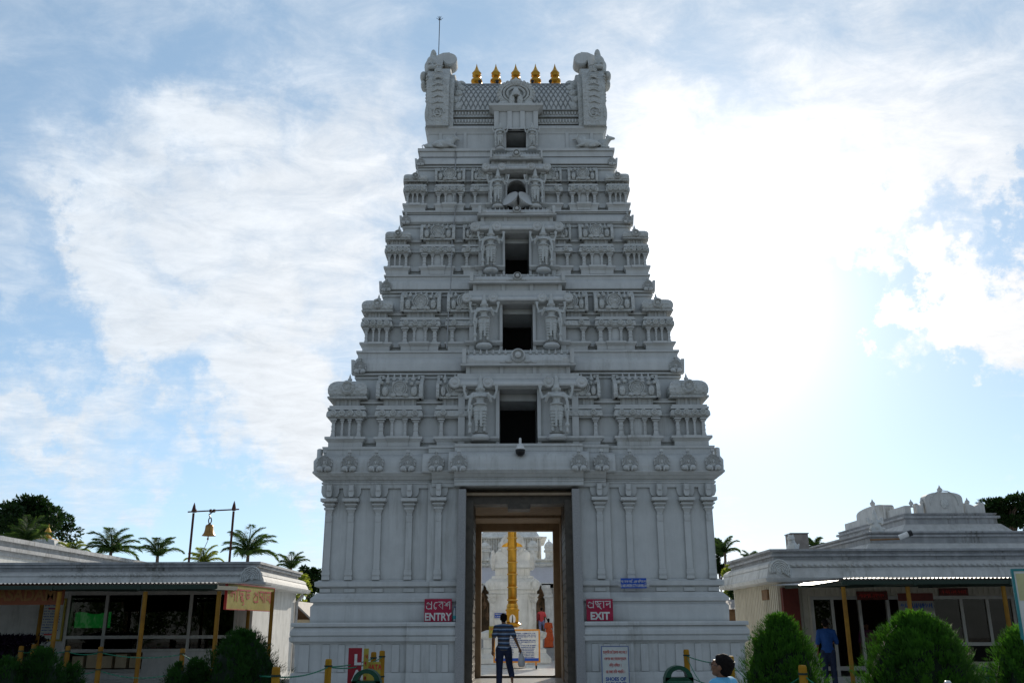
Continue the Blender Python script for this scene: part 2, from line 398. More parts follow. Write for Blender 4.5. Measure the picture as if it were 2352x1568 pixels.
# narrow upright strips on the plinth dado
dz0, dz1 = SZ(1190, 1541, 22.7), SZ(1190, 1478, 22.7)
for sgn in (-1, 1):
    for px, w in ((1480, 16), (1520, 14), (1560, 16), (1604, 14), (1640, 16), (1690, 22)):
        X = HW(px, 1500, 22.72); ww = w*.0107
        MB().box(TX+sgn*X-ww/2, TX+sgn*X+ww/2, A[4][1]-.035, A[4][1]+.1, dz0, dz1).build('panel_strip', ST, tower)
    for px, w in ((1366, 14), (1393, 14), (1430, 14)):
        X = HW(px, 1500, 22.72); ww = w*.0107
        MB().box(TX+sgn*X-ww/2, TX+sgn*X+ww/2, A[4][1]-.135, A[4][1]+.1, dz0, dz1).build('panel_strip', ST, tower)
gz0, gz1 = Bl[8][2]+.01, Bl[9][2]-.01
for sgn in (-1, 1):
    for px in (1378, 1448, 1520, 1584, 1640):
        X = HW(px, 1350, 23); e = .13 if px < 1400 else .03
        MB().box(TX+sgn*X-.13, TX+sgn*X+.13, Bl[8][1]-e, Bl[8][1]+.1, gz0, gz1).build('panel_strip', ST, tower)
# --- tall wall
w0, w1 = lev(1332, 459), lev(1118, 444)
WYF = 23.08
wall = MB()
def pier(mb, x0, x1, yf, z0, z1):
    for sgn in (-1, 1):
        a, b = TX+sgn*x0, TX+sgn*x1; mb.box(min(a,b), max(a,b), yf, 2*YC-yf, z0, z1)
for sgn in (-1, 1):
    a = TX+sgn*DH2
    pr = []
    for H, z in ((w0[0]-.03, w0[2]-.15), (w1[0]-.03, w1[2]+.1)):
        b = TX+sgn*H; pr.append((min(a,b), max(a,b), WYF, 2*YC-WYF, z))
    wall.rects(pr)
    b = TX+sgn*HW(1402, 1200, 23); wall.box(min(a,b), max(a,b), WYF-.12, WYF+.3, w0[2]-.1, w1[2]+.1)
wall.build('wall', ST, tower)
# --- pilasters with capitals and brackets
PZ = {k: SZ(1190, y, 22.95) for k, y in dict(b0=1329, b1=1322, b2=1318, b3=1309, b4=1306, n0=1196, n1=1182, n2=1176, c0=1168, c1=1158, c2=1152, a0=1150, a1=1143, k0=1140, k1=1112).items()}
pl = MB()
z = PZ; w = .26
def band(mb, hw, d, z0, z1, hw2=None, d2=None):
    hw2 = hw2 or hw; d2 = d2 or d
    mb.rects([(-hw, hw, -d, .06, z0), (-hw2, hw2, -d2, .06, z1)])
band(pl, .155, .10, z['b0'], z['b1']); band(pl, .14, .085, z['b1'], z['b2']); band(pl, .155, .10, z['b2'], z['b3']-.01); band(pl, .145, .09, z['b3']-.01, z['b4'])
band(pl, .125, .07, z['b4'], z['n0'])
band(pl, .115, .085, z['n0'], z['n1'], .135, .10); band(pl, .11, .08, z['n1'], z['n2'])
band(pl, .11, .08, z['n2'], z['c0'], .17, .13); band(pl, .20, .15, z['c0'], z['c0']+.05); band(pl, .15, .12, z['c0']+.05, z['c1']-.04)
band(pl, .17, .13, z['c1']-.04, z['c1'], .22, .17); band(pl, .25, .20, z['c1'], z['c1']+.035); band(pl, .20, .16, z['c1']+.035, z['c2'])
band(pl, .22, .18, z['c2'], z['a0'], .31, .26); band(pl, .33, .28, z['a0'], z['a1'])
band(pl, .13, .10, z['a1'], z['k0'])
kh = z['k1']-z['k0']
pl.prism([(-.37, z['k1']), (-.37, z['k1']-kh*.55), (-.30, z['k1']-kh*.9), (-.17, z['k0']), (.17, z['k0']), (.30, z['k1']-kh*.9), (.37, z['k1']-kh*.55), (.37, z['k1'])], -.075, .06)
pl.prism([(-.11, z['k1']), (-.11, z['k0']+.06), (-.07, z['k0']-.0), (.07, z['k0']), (.11, z['k0']+.06), (.11, z['k1'])], -.26, -.12)
pl.box(-.09, .09, -.29, -.26, z['k1']-kh*.5, z['k1']-.02)
pl.v = [(q[0]*.60, q[1]*.85, q[2]) for q in pl.v]
p0 = None
for sgn in (-1, 1):
    for px in (1378.5, 1447, 1519, 1582, 1633):
        X = HW(px, 1230, 22.95); yf = WYF-(.12 if px < 1400 else 0)
        if p0 is None: p0 = pl.build('pilaster', ST, tower, o=(0,0,0)); p0.location = Vector((TX+sgn*X, yf, 0))-WL[tower.name]
        else: dup(p0, (TX+sgn*X, yf, 0), tower)
# --- entablature over the door, growing outward into the flared underside
ent = MB()
E1 = [lev(y, h) for y, h in ((1121, 445), (1119, 449), (1111, 449), (1110, 452), (1106, 453), (1105, 449), (1102, 450), (1100, 455), (1094, 462), (1090, 468), (1087, 470))]
def whole(mb, L, ex=0, hm=None):
    mb.rects([(TX-min(H, hm or 99), TX+min(H, hm or 99), Y-ex, 2*YC-Y+ex, z+ex*.03) for H, Y, z in L])
whole(ent, E1)
whole(ent, [(h, y-.0, z) for h, y, z in E1], .16, HW(1392, 1100, 22.8))
whole(ent, E1, .34, HW(1340, 1100, 22.7))
ent.build('entablature', ST, tower)
# --- main cornice (rounded), slab
kp = MB()
K1 = [lev(y, h) for y, h in ((1087, 471), (1084, 474), (1081, 474), (1079, 471), (1076, 471), (1070, 471), (1062, 469), (1054, 465), (1048, 459), (1045, 453), (1043, 447), (1042, 446), (1031, 446), (1030, 450), (1024, 451))]
whole(kp, K1); 
whole(kp, K1[:-4], .16, HW(1412, 1060, 22.8)); whole(kp, K1[:-4], .34, HW(1352, 1060, 22.7))
whole(kp, K1[-4:], .14, HW(1398, 1040, 22.9)); whole(kp, K1[-4:], .30, HW(1338, 1040, 22.8))
kp.build('cornice', ST, tower)
# --- medallions
def medallion_mesh(r):
    b = MB()
    b.lathe([(r*.96, 0), (r*.96, r*.14), (r*.90, r*.20), (r*.2, r*.22)], (0,0,0), 22, axis='y')
    for k, q in enumerate((.88, .70, .53, .37)):
        b.tube([(q*r*math.cos(R(a)), -r*(.20+.02*k), q*r*math.sin(R(a))*.96+r*.04*k) for a in range(-48, 229, 23)], r*.055, 5)
    b.ell((0, -r*.24, -.02*r), (r*.14, r*.10, r*.20), 8, 6)
    for s_ in (-1, 1): b.tube([(s_*(r*.30+r*.20*math.cos(R(a))), -r*.26, -r*.62+r*.18*math.sin(R(a))) for a in range(-90, 200, 35)], r*.05, 5)
    for a in range(9):
        an = R(-20+a*27.5); b.ell((r*.93*math.cos(an), -r*.2, r*.93*math.sin(an)), (r*.13, r*.14, r*.13), 6, 4)
    for sx in (-1, 1):
        b.ell((sx*r*.5, -r*.25, -r*.72), (r*.42, r*.25, r*.36), 8, 6); b.ell((sx*r*.22, -r*.28, -r*.9), (r*.16, r*.2, r*.26), 6, 5)
    b.lathe([(r*.12, 0), (r*.2, r*.18), (r*.08, r*.32), (r*.16, r*.42), (r*.14, r*.6)], (0, -r*.18, r*.92), 8)
    b.box(-r*.22, r*.22, -r*.3, 0, r*1.25, r*1.6)
    return b
med = None
def put_med(x, y, z, r):
    global med
    if med is None:
        med = medallion_mesh(1).build('medallion', ST, tower, o=(0,0,0)); med.location = Vector((x, y, z))-WL[tower.name]; med.scale = (r, r*1.5, r)
    else: dup(med, (x, y, z), tower, (r, r*1.5, r))
for sgn in (-1, 1):
    for px, ex in ((1329.5, .34), (1381, .16), (1446, 0), (1519, 0), (1580, 0), (1637, 0)):
        Y = K1[5][1]-ex
        put_med(TX+sgn*HW(px, 1062, Y), Y+.0, SZ(1190, 1062, Y), .20)
    # corner knobs seen edge-on
for sgn in (-1, 1):
    corner = MB(); H, Y, z = K1[6]
    corner.lathe([(.14, -.2), (.15, 0), (.09, .08), (.075, .1), (.075, .30), (.04, .32)], (TX+sgn*(H-.06), Y+.3, z+.1), 12)
    corner.ell((TX+sgn*(H-.04), Y+.3, z), (.09, .2, .22), 10, 8)
    corner.build('corner_knob', ST, tower, smooth=True)

# --- shrines ---------------------------------------------------------------
def col_mesh(h, w):
    b = MB(); k = w
    for z0, z1, a, c in ((0,.08,1.25,1.25), (.08,.14,1.05,1.05), (.14,.30,.95,.85), (.30,.34,1.05,1.05), (.34,.52,.82,.9), (.52,.56,1.08,1.08), (.56,.72,.85,.8), (.72,.77,1.0,1.35), (.77,.80,1.5,1.5), (.80,.84,1.0,1.2), (.84,.90,1.9,1.9), (.90,1.0,1.0,1.6)):
        b.rects([(-k*a/2, k*a/2, -k*a/2, k*a/2, z0*h), (-k*c/2, k*c/2, -k*c/2, k*c/2, z1*h)])
    return b
def kap(x0, x1, y0, y1, zb, zt, out):
    """rounded eave: rings from the lip up, front/side overhang 'out'"""
    h = zt-zb; r = []
    for t, o in ((0, .80), (.0, 1.0), (.12, 1.02), (.3, 1.02), (.55, .93), (.78, .70), (.92, .38), (1.0, .1)):
        r.append((x0-out*o, x1+out*o, y0-out*o, y1, zb+h*t))
    return r
def small_finial(b, x, y, z, h):
    b.lathe([(h*.12, 0), (h*.14, h*.06), (h*.06, h*.14), (h*.22, h*.28), (h*.24, h*.42), (h*.10, h*.56), (h*.12, h*.62), (h*.03, h*.9), (h*.01, h)], (x, y, z), 8)
def shrine(kind, sgn, i, xs, ys, depth, colpx):
    """xs: photo x of (wall edge inner, wall edge outer); ys: photo levels"""
    yf = ys['Y']; zz = {k: SZ(1190, v, yf) for k, v in ys.items() if k != 'Y'}
    xi, xo = HW(xs[0], ys['ledge0'], yf), HW(xs[1], ys['ledge0'], yf)
    x0, x1 = sorted((TX+sgn*xi, TX+sgn*xo)); yb = yf+depth
    root = empty_part({'corner': 'corner_shrine', 'mid': 'barrel_roofed_shrine', 'inner': 'half_shrine'}[kind], ((x0+x1)/2, yf, zz['base']))
    w = x1-x0; o = w*.10 if kind != 'mid' else w*.06
    b = MB()
    b.box(x0, x1, yf, yb, zz['base']-.05, zz['ledge0'])
    lh = zz['ledge1']-zz['ledge0']
    b.rects([(x0+.0, x1-.0, yf, yb, zz['ledge0']), (x0-o*.7, x1+o*.7, yf-o*.7, yb, zz['ledge0']+lh*.5), (x0-o, x1+o, yf-o, yb, zz['ledge0']+lh*.55), (x0-o, x1+o, yf-o, yb, zz['ledge1'])])
    ins = w*.07; rec = .13 if kind != 'inner' else .145
    
    if kind == 'inner':
        ga, gb = (x0-.25, x1-ins) if sgn > 0 else (x0+ins, x1+.25)
        b.box(ga, gb, yf+rec, yb, zz['base'], zz['step'])
    else: b.box(x0+ins, x1-ins, yf+rec, yb, zz['ledge1'], zz['eave0'])
    b.box(x0-o*.1, x1+o*.1, yf-.01, yb, zz['eave0']-(zz['eave0']-zz['ledge1'])*.07, zz['eave0']+.01)
    if kind == 'mid':   # projecting centre
        cx = (x0+x1)/2; b.box(cx-w*.2, cx+w*.2, yf+.06, yb, zz['ledge1'], zz['eave0']-.01); b.rects([(cx-w*.23, cx+w*.23, yf-.02, yb, zz['base']), (cx-w*.23, cx+w*.23, yf-.02, yb, zz['ledge0']-.005),(cx-w*.23-o*.6, cx+w*.23+o*.6, yf-o-.06, yb, zz['ledge0']+lh*.6), (cx-w*.23-o*.6, cx+w*.23+o*.6, yf-o-.06, yb, zz['ledge1']+.004)])
    if kind == 'corner':
        cx = (x0+x1)/2; b.rects([(cx-w*.26, cx+w*.26, yf-o-.03, yb, zz['ledge0']+lh*.5), (cx-w*.26, cx+w*.26, yf-o-.03, yb, zz['ledge1']+.004)])
    # necking and stepped top
    nx = w*.12 if kind == 'mid' else w*.14
    b.box(x0-o*.6, x1+o*.6, yf-o*.6, yb, zz['eave1'], zz['eave1']+(zz['step']-zz['eave1'])*.5)
    b.box(x0-o*.2, x1+o*.2, yf-o*.2, yb, zz['eave1']+(zz['step']-zz['eave1'])*.5, zz['step'])
    b.box(x0+nx, x1-nx, yf+nx, yb-.0, zz['step'], zz['neck'])
    for q in (-.8, -.18, .18, .8):
        c = (x0+x1)/2+q*(w/2-nx); b.box(c-w*.035, c+w*.035, yf+nx-.02, yf+nx+.05, zz['step'], zz['neck'])
    b.build('body', ST, root)
    e = MB(); e.rects(kap(x0, x1, yf, yb, zz['eave0'], zz['eave1'], o*.85))
    k = {'corner': 4, 'mid': 4, 'inner': 1}[kind]
    for j in range(k):
        cx = x0+w*(j+.5)/k if k > 1 else (x1-w*.18 if sgn > 0 else x0+w*.18)
        rr = (zz['eave1']-zz['eave0'])*.48
        e.lathe([(rr, 0), (rr, rr*.4), (rr*.7, rr*.7), (rr*.4, rr*.5), (rr*.1, rr*.8)], (cx, yf-o*.72, (zz['eave0']+zz['eave1'])/2), 10, axis='y')
    e.build('eave', CF, root)
    ch = zz['eave0']-zz['ledge1']-.005
    cols = []
    for c, big in colpx:
        X = TX+sgn*HW(c, ys['ledge0'], yf); cw = min(w*.11, .16) * (1 if big else .62)
        cols.append((X, cw, big))
    first = {}
    for X, cw, big in cols:
        if big not in first:
            first[big] = o_ = col_mesh(ch, cw).build('column', ST, root, o=(0,0,0)); o_.location = Vector((X, yf+.04, zz['ledge1']))-WL[root.name]
        else: dup(first[big], (X, yf+.04, zz['ledge1']), root)
    r = MB(); fr = MB()
    t0, t1 = zz['neck'], zz['dome']; h = t1-t0
    if kind == 'corner':
        g = w*.03; yb2 = yf+w+.02
        pr = []
        for t, q in ((0, 0), (0, .05), (.08, .06), (.13, .0), (.25, .045), (.45, .055), (.62, .035), (.76, -.01), (.88, -.09), (.96, -.19), (1.0, -.33)):
            pr.append((x0-g-w*q+.0, x1+g+w*q, yf-g-w*q, yb2+g+w*q, t0+h*t))
        r.rects(pr)
        cx, cy = (x0+x1)/2, (yf+yb2)/2
        for dx_, dy_, ax in ((0, -1, 'y'), (sgn, 0, 'x')):
            rr = h*.36; zc = t0+h*.55
            if ax == 'y': r.lathe([(rr, 0), (rr, .05), (rr*.75, .09), (rr*.5, .05), (rr*.2, .09)], (cx, yf-g-.01, zc), 14, axis='y')
            else: r.lathe([(rr, -.05), (rr, .05)], (TX+sgn*xo+sgn*(g+.02), cy, zc), 14, axis='x')
        small_finial(fr, cx, yf+w*.28, t1-.05, (SZ(1190, ys['fin'], yf)-t1)*1.35+.05)
    else:
        # barrel vault along x with raised end plates
        zt = zz['dome']; dpt = min(depth, .62); ycn = yf+dpt/2+.02
        pts = []
        for t in range(13):
            a = math.pi*t/12; yy = -math.cos(a)*dpt*.52; z_ = math.sin(a)**.8*h
            pts.append((ycn+yy, t0+h*.08+z_*.92))
        xa, xb = (x0+w*.0, x1-w*.0)
        r.prism([(ycn-dpt*.58, t0), (ycn-dpt*.58, t0+h*.08)]+pts+[(ycn+dpt*.58, t0+h*.08), (ycn+dpt*.58, t0)], xa, xb, axis='x')
        plates = (xa, xb) if kind == 'mid' else ((xb,) if sgn > 0 else (xa,))
        zh = zz['horn']-t0
        for xp in plates:
            q = []
            for t in range(13):
                a = math.pi*t/12; q.append((ycn-math.cos(a)*dpt*.66, t0+h*.1+math.sin(a)**.7*h*.98))
            r.prism(q+[(ycn+dpt*.6, t0), (ycn-dpt*.6, t0)], xp-w*.045, xp+w*.045, axis='x')
            inn = 1 if xp < (x0+x1)/2 else -1
            r.box(xp-w*.045, xp+w*.045, ycn-.07, ycn+.07, t0+h, t0+zh)
            r.lathe([(w*.05, -.07), (w*.05, .07)], (xp+inn*w*.075, ycn, t0+zh-w*.05), 10, axis='y')
        # horseshoe ornament
        cx = (x0+x1)/2 if kind == 'mid' else (x0+x1)/2-sgn*w*.0
        rr = h*.40; zc = t0+h*.5; yy = yf-.02
        r.lathe([(rr, -.15), (rr*.98, .02), (rr*.3, .035)], (cx, yy, zc), 16, axis='y')
        for q in (.92, .68, .42): r.tube([(cx+q*rr*math.cos(R(a)), yy-.035, zc+q*rr*math.sin(R(a))) for a in range(-50, 231, 28)], rr*.075, 5)
        r.ell((cx, yy-.03, zc), (rr*.16, .03, rr*.26), 8, 5)
        for k_ in range(7): r.ell((cx-w*.42+w*.84*k_/6, yy+.03, t0+h*(.80+.05*math.sin(k_*2.1))), (w*.055, .05, h*.11), 7, 5)
        for sx in (-1, 1):
            r.ell((cx+sx*rr*.75, yy, t0+h*.16), (rr*.42, .07, rr*.3), 8, 5)
            r.ell((cx+sx*w*.34, yy+.02, t0+h*.36), (w*.09, .07, h*.26), 8, 6)
        nf = 5 if kind == 'mid' else 3
        for j in range(nf):
            cxx = x0+w*(.2+.6*j/(nf-1)) 
            small_finial(fr, cxx, yf+.13, t0+h*.84, (zh-h*.84)*1.08)
    r.build('roof', CF, root)
    fr.build('finial_row' if kind != 'corner' else 'finial', ST, root, smooth=True)
def empty_part(name, wl):
    o = bpy.data.objects.new(name, None); o.empty_display_size = .1
    return link(o, wl, tower)

# --- guardian statue: one fused figure, copied to every storey (height 1, standing on z=0, facing -Y)
def statue_mb():
    b = MB()
    b.cap((-.055,0,.04), (-.05,0,.22), .030, .040); b.cap((-.05,0,.22), (-.045,0,.42), .042, .062)
    b.cap((.055,-.01,.04), (.05,-.02,.22), .030, .040); b.cap((.05,-.02,.22), (.045,0,.42), .042, .062)
    b.ell((-.06,-.03,.02), (.028,.055,.02)); b.ell((.06,-.04,.02), (.028,.055,.02))
    b.ell((0,0,.44), (.105,.065,.055)); b.cap((0,0,.46), (0,0,.56), .072, .066); b.ell((0,-.005,.625), (.105,.068,.070))
    b.cap((-.11,0,.665), (.11,0,.665), .036, .036); b.cap((0,0,.68), (0,-.005,.73), .034, .03)
    b.ell((0,-.01,.765), (.054,.054,.060)); b.ell((0,-.062,.760), (.010,.014,.014))
    b.ell((-.055,0,.75), (.02,.02,.03)); b.ell((.055,0,.75), (.02,.02,.03)); b.ell((0,.02,.72), (.075,.03,.05))
    b.lathe([(.050,0),(.054,.02),(.040,.035),(.044,.05),(.036,.08),(.040,.09),(.030,.12),(.034,.135),(.020,.165),(.022,.17),(.006,.20)], (0,0,.80), 12)
    for s in (-1, 1):
        b.cap((s*.115,0,.655), (s*.155,-.02,.54), .034, .028)          # lower pair
        if s < 0: b.cap((s*.155,-.02,.54), (s*.13,-.09,.62), .026, .020); b.ell((s*.125,-.1,.645), (.018,.018,.032))
        else: b.cap((s*.155,-.02,.54), (s*.175,-.04,.40), .026, .020); b.ell((s*.178,-.045,.365), (.02,.02,.03))
        b.cap((s*.11,.02,.66), (s*.21,.01,.60), .032, .026)            # raised pair
        b.cap((s*.21,.01,.60), (s*.245,0,.72), .024, .018); b.ell((s*.245,0,.755), (.024,.014,.038))
        b.ell((s*.245,0,.80), (.034,.012,.034)); b.ell((s*.13,-.02,.60), (.03,.03,.012))
    b.cap((-.01,-.055,.44), (-.012,-.06,.10), .014, .020)              # sash between the legs
    for k in range(6):
        z = .10+k*.052
        for s in (-1, 1): b.lathe([(.040+k*.004, 0), (.046+k*.004, .01), (.040+k*.004, .02)], (s*.05, -.01, z), 10)
    b.lathe([(.108,0),(.112,.012),(.108,.024)], (0,0,.47), 14); b.lathe([(.10,0),(.104,.012),(.09,.02)], (0,-.005,.60), 14)
    b.cap((.125,-.03,.46), (.165,-.02,.10), .016, .020)               # flowing cloth
    b.cap((.17,-.05,.36), (.155,-.05,.16), .014, .018); b.ell((.152,-.05,.12), (.036,.036,.05)); b.cap((.152,-.05,.07), (.152,-.05,.0), .018, .028)   # club
    return b
SCALE = 1.0
statue0 = None
def statue(x, y, z, h, mirror):
    global statue0
    wl = (x, y, z)
    if statue0 is None:
        b = statue_mb(); b.v = [(q[0]+x, q[1]+y, q[2]+z) for q in b.v]
        sc = h
        ob = remesh(statue_mb(), 'guardian_statue', M_['figure'], .0085, tower, 1, o=(0,0,0))
        ob.location = Vector(wl)-WL[tower.name]; ob.scale = (-h*1.12 if mirror else h*1.12, h*1.1, h); statue0 = ob; WL[ob.name] = Vector(wl)
    else: ob = dup(statue0, wl, tower, (-h*1.12 if mirror else h*1.12, h*1.1, h))
    return ob
ped0 = None
def pedestal(x, y, z, r):
    global ped0
    if ped0 is None:
        b = MB(); b.lathe([(.98,-.55),(1.0,-.50),(.85,-.22),(.55,-.14),(.72,-.10),(.88,-.02),(.84,.0)], (0,0,0), 20)
        b.lathe([(.5,-.9),(.85,-.8),(1.06,-.6),(1.05,-.52)], (0,0,0), 20)
        ped0 = b.build('statue_pedestal', ST, tower, smooth=False, o=(0,0,0)); ped0.location = Vector((x,y,z))-WL[tower.name]; ped0.scale = (r,r*.8,r)
    else: dup(ped0, (x,y,z), tower, (r, r*.8, r))

# --- storeys ----------------------------------------------------------------
def tier(i, T):
    # core walls around the window niche
    H, Y, _ = lev(T['core_y'], T['core_h'])
    z0 = SZ(1190, T['slab'], T['Ys'])-.03; z1 = lev(T['kap'][0][0], T['kap'][0][1])[2]+.02
    wx = (SX(T['win'][1], T['win'][3], Y)-SX(T['win'][0], T['win'][3], Y))/2
    PY = T['Ys']-.045             # porch front plane
    wz0 = SZ(1190, T['win'][3], PY); wz1 = SZ(1190, T['win'][2], PY)
    b = MB(); yb = 2*YC-Y; nd = PY+1.7
    b.box(TX-H, TX-wx, Y, yb, z0, z1); b.box(TX+wx, TX+H, Y, yb, z0, z1)
    b.box(TX-wx, TX+wx, Y, yb, wz1, z1); b.box(TX-wx, TX+wx, nd, yb, z0, wz1); b.box(TX-wx, TX+wx, Y, nd, z0-.1, wz0)
    # lower stage of the wall, standing forward between the shrines, with its own ledges
    Hl = (SX(T['corner'][1], T['ys']['ledge0'], T['Ys'])-TX)*.93; Yl = T['Ys']+.24; zn = SZ(1190, T['ys']['step']-3, Yl)
    for s_ in (-1, 1):
        for e, za_, zb_ in ((0, z0, zn), (.06, SZ(1190, T['ys']['ledge0']+3, Yl), SZ(1190, T['ys']['ledge1']+1, Yl)), (.05, SZ(1190, T['ys']['eave0']+1, Yl), SZ(1190, T['ys']['eave0']-4, Yl)), (.09, zn, zn+.05), (.03, zn+.05, zn+.12)):
            p_, q_ = sorted((TX+s_*(wx+.16), TX+s_*(Hl+e))); b.box(p_, q_, Yl-e, Y+.3, za_, zb_+.001*e)
    # string courses on the core
    for a, c, e in T['courses']:
        za, zc = SZ(1190, a, Y), SZ(1190, c, Y); 
        for s_ in (-1, 1):
            r_ = []
            for ee, zq in ((e*.6, za), (e, za+(zc-za)*.4), (e, zc)):
                p_, q_ = sorted((TX+s_*(wx+.12), TX+s_*(H+ee))); r_.append((p_, q_, Y-ee, yb+ee, zq))
            b.rects(r_)
    b.build('storey_wall', ST, tower)
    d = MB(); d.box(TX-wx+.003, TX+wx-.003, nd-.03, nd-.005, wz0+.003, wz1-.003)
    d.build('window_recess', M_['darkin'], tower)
    # porch
    po = HW(T['porch'][0], T['win'][3], PY); x_in = wx
    zt = SZ(1190, T['arch'][1], PY)
    zt0 = SZ(1190, T['arch'][0], PY)          # top of architrave
    lz0, lz1 = SZ(1190, T['ledge'][1], PY), SZ(1190, T['ledge'][0], PY)
    for s in (-1, 1):
        p = MB(); a, c = sorted((TX+s*x_in, TX+s*po)); p.box(a, c, PY+.10, Y+.2, z0, zt+.01)      # panel
        pw = po*.11
        a, c = sorted((TX+s*(po-pw), TX+s*po)); p.box(a, c, PY, Y+.1, z0, zt)
        a, c = sorted((TX+s*x_in, TX+s*(x_in+pw*.55))); p.box(a, c, PY+.02, Y+.1, z0, zt)
        a, c = sorted((TX+s*x_in*1.0, TX+s*(po+pw*.8))); p.rects([(a+.03*(s<0), c-.03*(s>0), PY-.02, Y+.1, lz0), (a, c, PY-.12, Y+.1, lz0+(lz1-lz0)*.55), (a, c, PY-.12, Y+.1, lz1)])
        a, c = sorted((TX+s*(po-pw*1.3), TX+s*(po+pw*.5))); p.box(a, c, PY-.07, Y+.1, zt-(wz1-wz0)*.05, zt)
        p.build('porch', ST, tower)
    if i == 3:
        kh_ = MB(); zc_k = wz1-wx*1.0
        for s in (-1, 1):
            q_ = [(TX+s*wx, wz1-.002), (TX+s*.0, wz1-.002)]+[(TX+s*wx*.98*math.sin(R(a_)), zc_k+wx*.9*math.cos(R(a_))) for a_ in range(0, 91, 15)]
            MB().prism(q_[::s], PY+.08, PY+.3).build('arch_spandrel', ST, tower)
    ar = MB(); ao = HW(T['arch'][2], T['arch'][1], PY); hh = zt0-zt
    ar.rects([(TX-ao*.96, TX+ao*.96, PY-.03, Y+.1, zt), (TX-ao*.97, TX+ao*.97, PY-.10, Y+.1, zt+hh*.10), (TX-ao, TX+ao, PY-.20, Y+.1, zt+hh*.14), (TX-ao, TX+ao, PY-.22, Y+.1, zt+hh*.3), (TX-ao*.995, TX+ao*.995, PY-.2, Y+.1, zt+hh*.6), (TX-ao*.97, TX+ao*.97, PY-.12, Y+.1, zt+hh*.92), (TX-ao*.95, TX+ao*.95, PY-.04, Y+.1, zt+hh)])
    bz = SZ(1190, T['bal'][1], PY+.05); bo = HW(T['bal'][2], T['bal'][1], PY)
    sh = (bz-zt0)
    ar.box(TX-ao*.94, TX+ao*.94, PY-.06, Y+.1, zt0, zt0+sh*.22); ar.box(TX-ao*.90, TX+ao*.90, PY-.02, Y+.1, zt0+sh*.22, zt0+sh*.40)
    ar.box(TX-bo*.93, TX+bo*.93, PY+.06, Y+.1, zt0+sh*.40, bz-sh*.12)
    for q in (-1, -.33, .33, 1): ar.box(TX+q*bo*.9-.05, TX+q*bo*.9+.05, PY+.03, Y+.1, zt0+sh*.40, bz-sh*.12)
    ar.box(TX-bo*1.03, TX+bo*1.03, PY-.12, Y+.1, bz-sh*.12, bz)
    for q in (-.93, -.45, .45, .93):
        rr = hh*.62; ar.lathe([(rr, 0), (rr, .05), (rr*.8, .08), (rr*.5, .07), (rr*.2, .10)], (TX+q*ao, PY-.17, zt+hh*.5), 14, axis='y')
    ar.build('architrave', ST, tower)
    # balustrade above the architrave
    bt = SZ(1190, T['bal'][0], PY+.05); bh = bt-bz
    bl = MB(); bl.rects([(TX-bo, TX+bo, PY-.10, Y+.1, bz), (TX-bo, TX+bo, PY-.12, Y+.1, bz+bh*.2), (TX-bo, TX+bo, PY-.04, Y+.1, bz+bh*.62)])
    nb = 17
    for j in range(nb):
        x = TX-bo*.9+1.8*bo*j/(nb-1)
        if abs(x-TX) > bo*.16: small_finial(bl, x, PY+.04, bz+bh*.58, bh*.5)
    for s in (-1, 1):
        a, c = sorted((TX+s*bo*.93, TX+s*bo*1.0)); bl.box(a, c, PY-.14, Y+.1, bz, bt-.01); bl.ell((TX+s*bo*.84, PY-.05, bz+bh*.3), (bo*.09, .08, bh*.26), 10, 6)
    rr = bh*.46
    bl.lathe([(rr, -.1), (rr, .05), (rr*.8, .10), (rr*.66, .05), (rr*.5, .05), (rr*.42, .10), (rr*.1, .13)], (TX, PY-.10, bz+bh*.52), 18, axis='y')
    for s in (-1, 1): bl.ell((TX+s*rr*1.3, PY-.09, bz+bh*.16), (rr*.6, .08, bh*.15), 10, 5); bl.ell((TX+s*rr*2.2, PY-.08, bz+bh*.1), (rr*.5, .06, bh*.1), 10, 5)
    bl.build('balustrade', ST, tower)
    # statues
    for s in (-1, 1):
        x = TX+s*HW(T['stat'][0], T['stat'][1], PY-.2); zf = SZ(1190, T['stat'][2], PY-.2); ztp = SZ(1190, T['stat'][1], PY-.2)
        statue(x, PY-.20, zf, (ztp-zf), s < 0)
        pedestal(x, PY-.16, zf, (ztp-zf)*.155)
    # shrines
    ys = dict(T['ys']); ys['Y'] = T['Ys']
    for s in (-1, 1):
        ci, co = T['corner']; w = HW(co, ys['ledge0'], T['Ys'])-HW(ci, ys['ledge0'], T['Ys'])
        g = (co-ci)
        shrine('corner', s, i, (ci, co), ys, w*1.0, [(ci+g*.12, 1), (ci+g*.40, 0), (ci+g*.62, 0), (ci+g*.88, 1)])
        mi, mo = T['mid']; g = mo-mi; ym = dict(ys); ym['dome'] = T['mroof']; ym['horn'] = T['mhorn']
        shrine('mid', s, i, (mi, mo), ym, Y-T['Ys']+.1, [(mi+g*.10, 1), (mi+g*.35, 0), (mi+g*.65, 0), (mi+g*.90, 1)])
        ii, io = T['inner']; g = io-ii
        shrine('inner', s, i, (ii, io), ym, Y-T['Ys']+.1, [(io-g*.12, 1)])
    # rounded cornice and slab that carry the next storey
    k = MB(); KL = [lev(y, h) for y, h in T['kap']]
    whole(k, KL); k.build('cornice', ST, tower)
    mh = T['kap'][3]
    H3, Y3, z3 = lev(mh[0], mh[1]); rm = T['medr']
    for s in (-1, 1): put_med(TX+s*(H3-rm*1.15), Y3+.0, z3, rm)
    for s in (-1, 1): MB().rects([(TX+s*(H3-.02)-rm*.35, TX+s*(H3-.02)+rm*.35, Y3+.05, Y3+.25, z3-rm), (TX+s*(H3+.02)-rm*.25, TX+s*(H3+.02)+rm*.25, Y3+.05, Y3+.25, z3+rm*1.3)]).build('corner_knob', ST, tower)

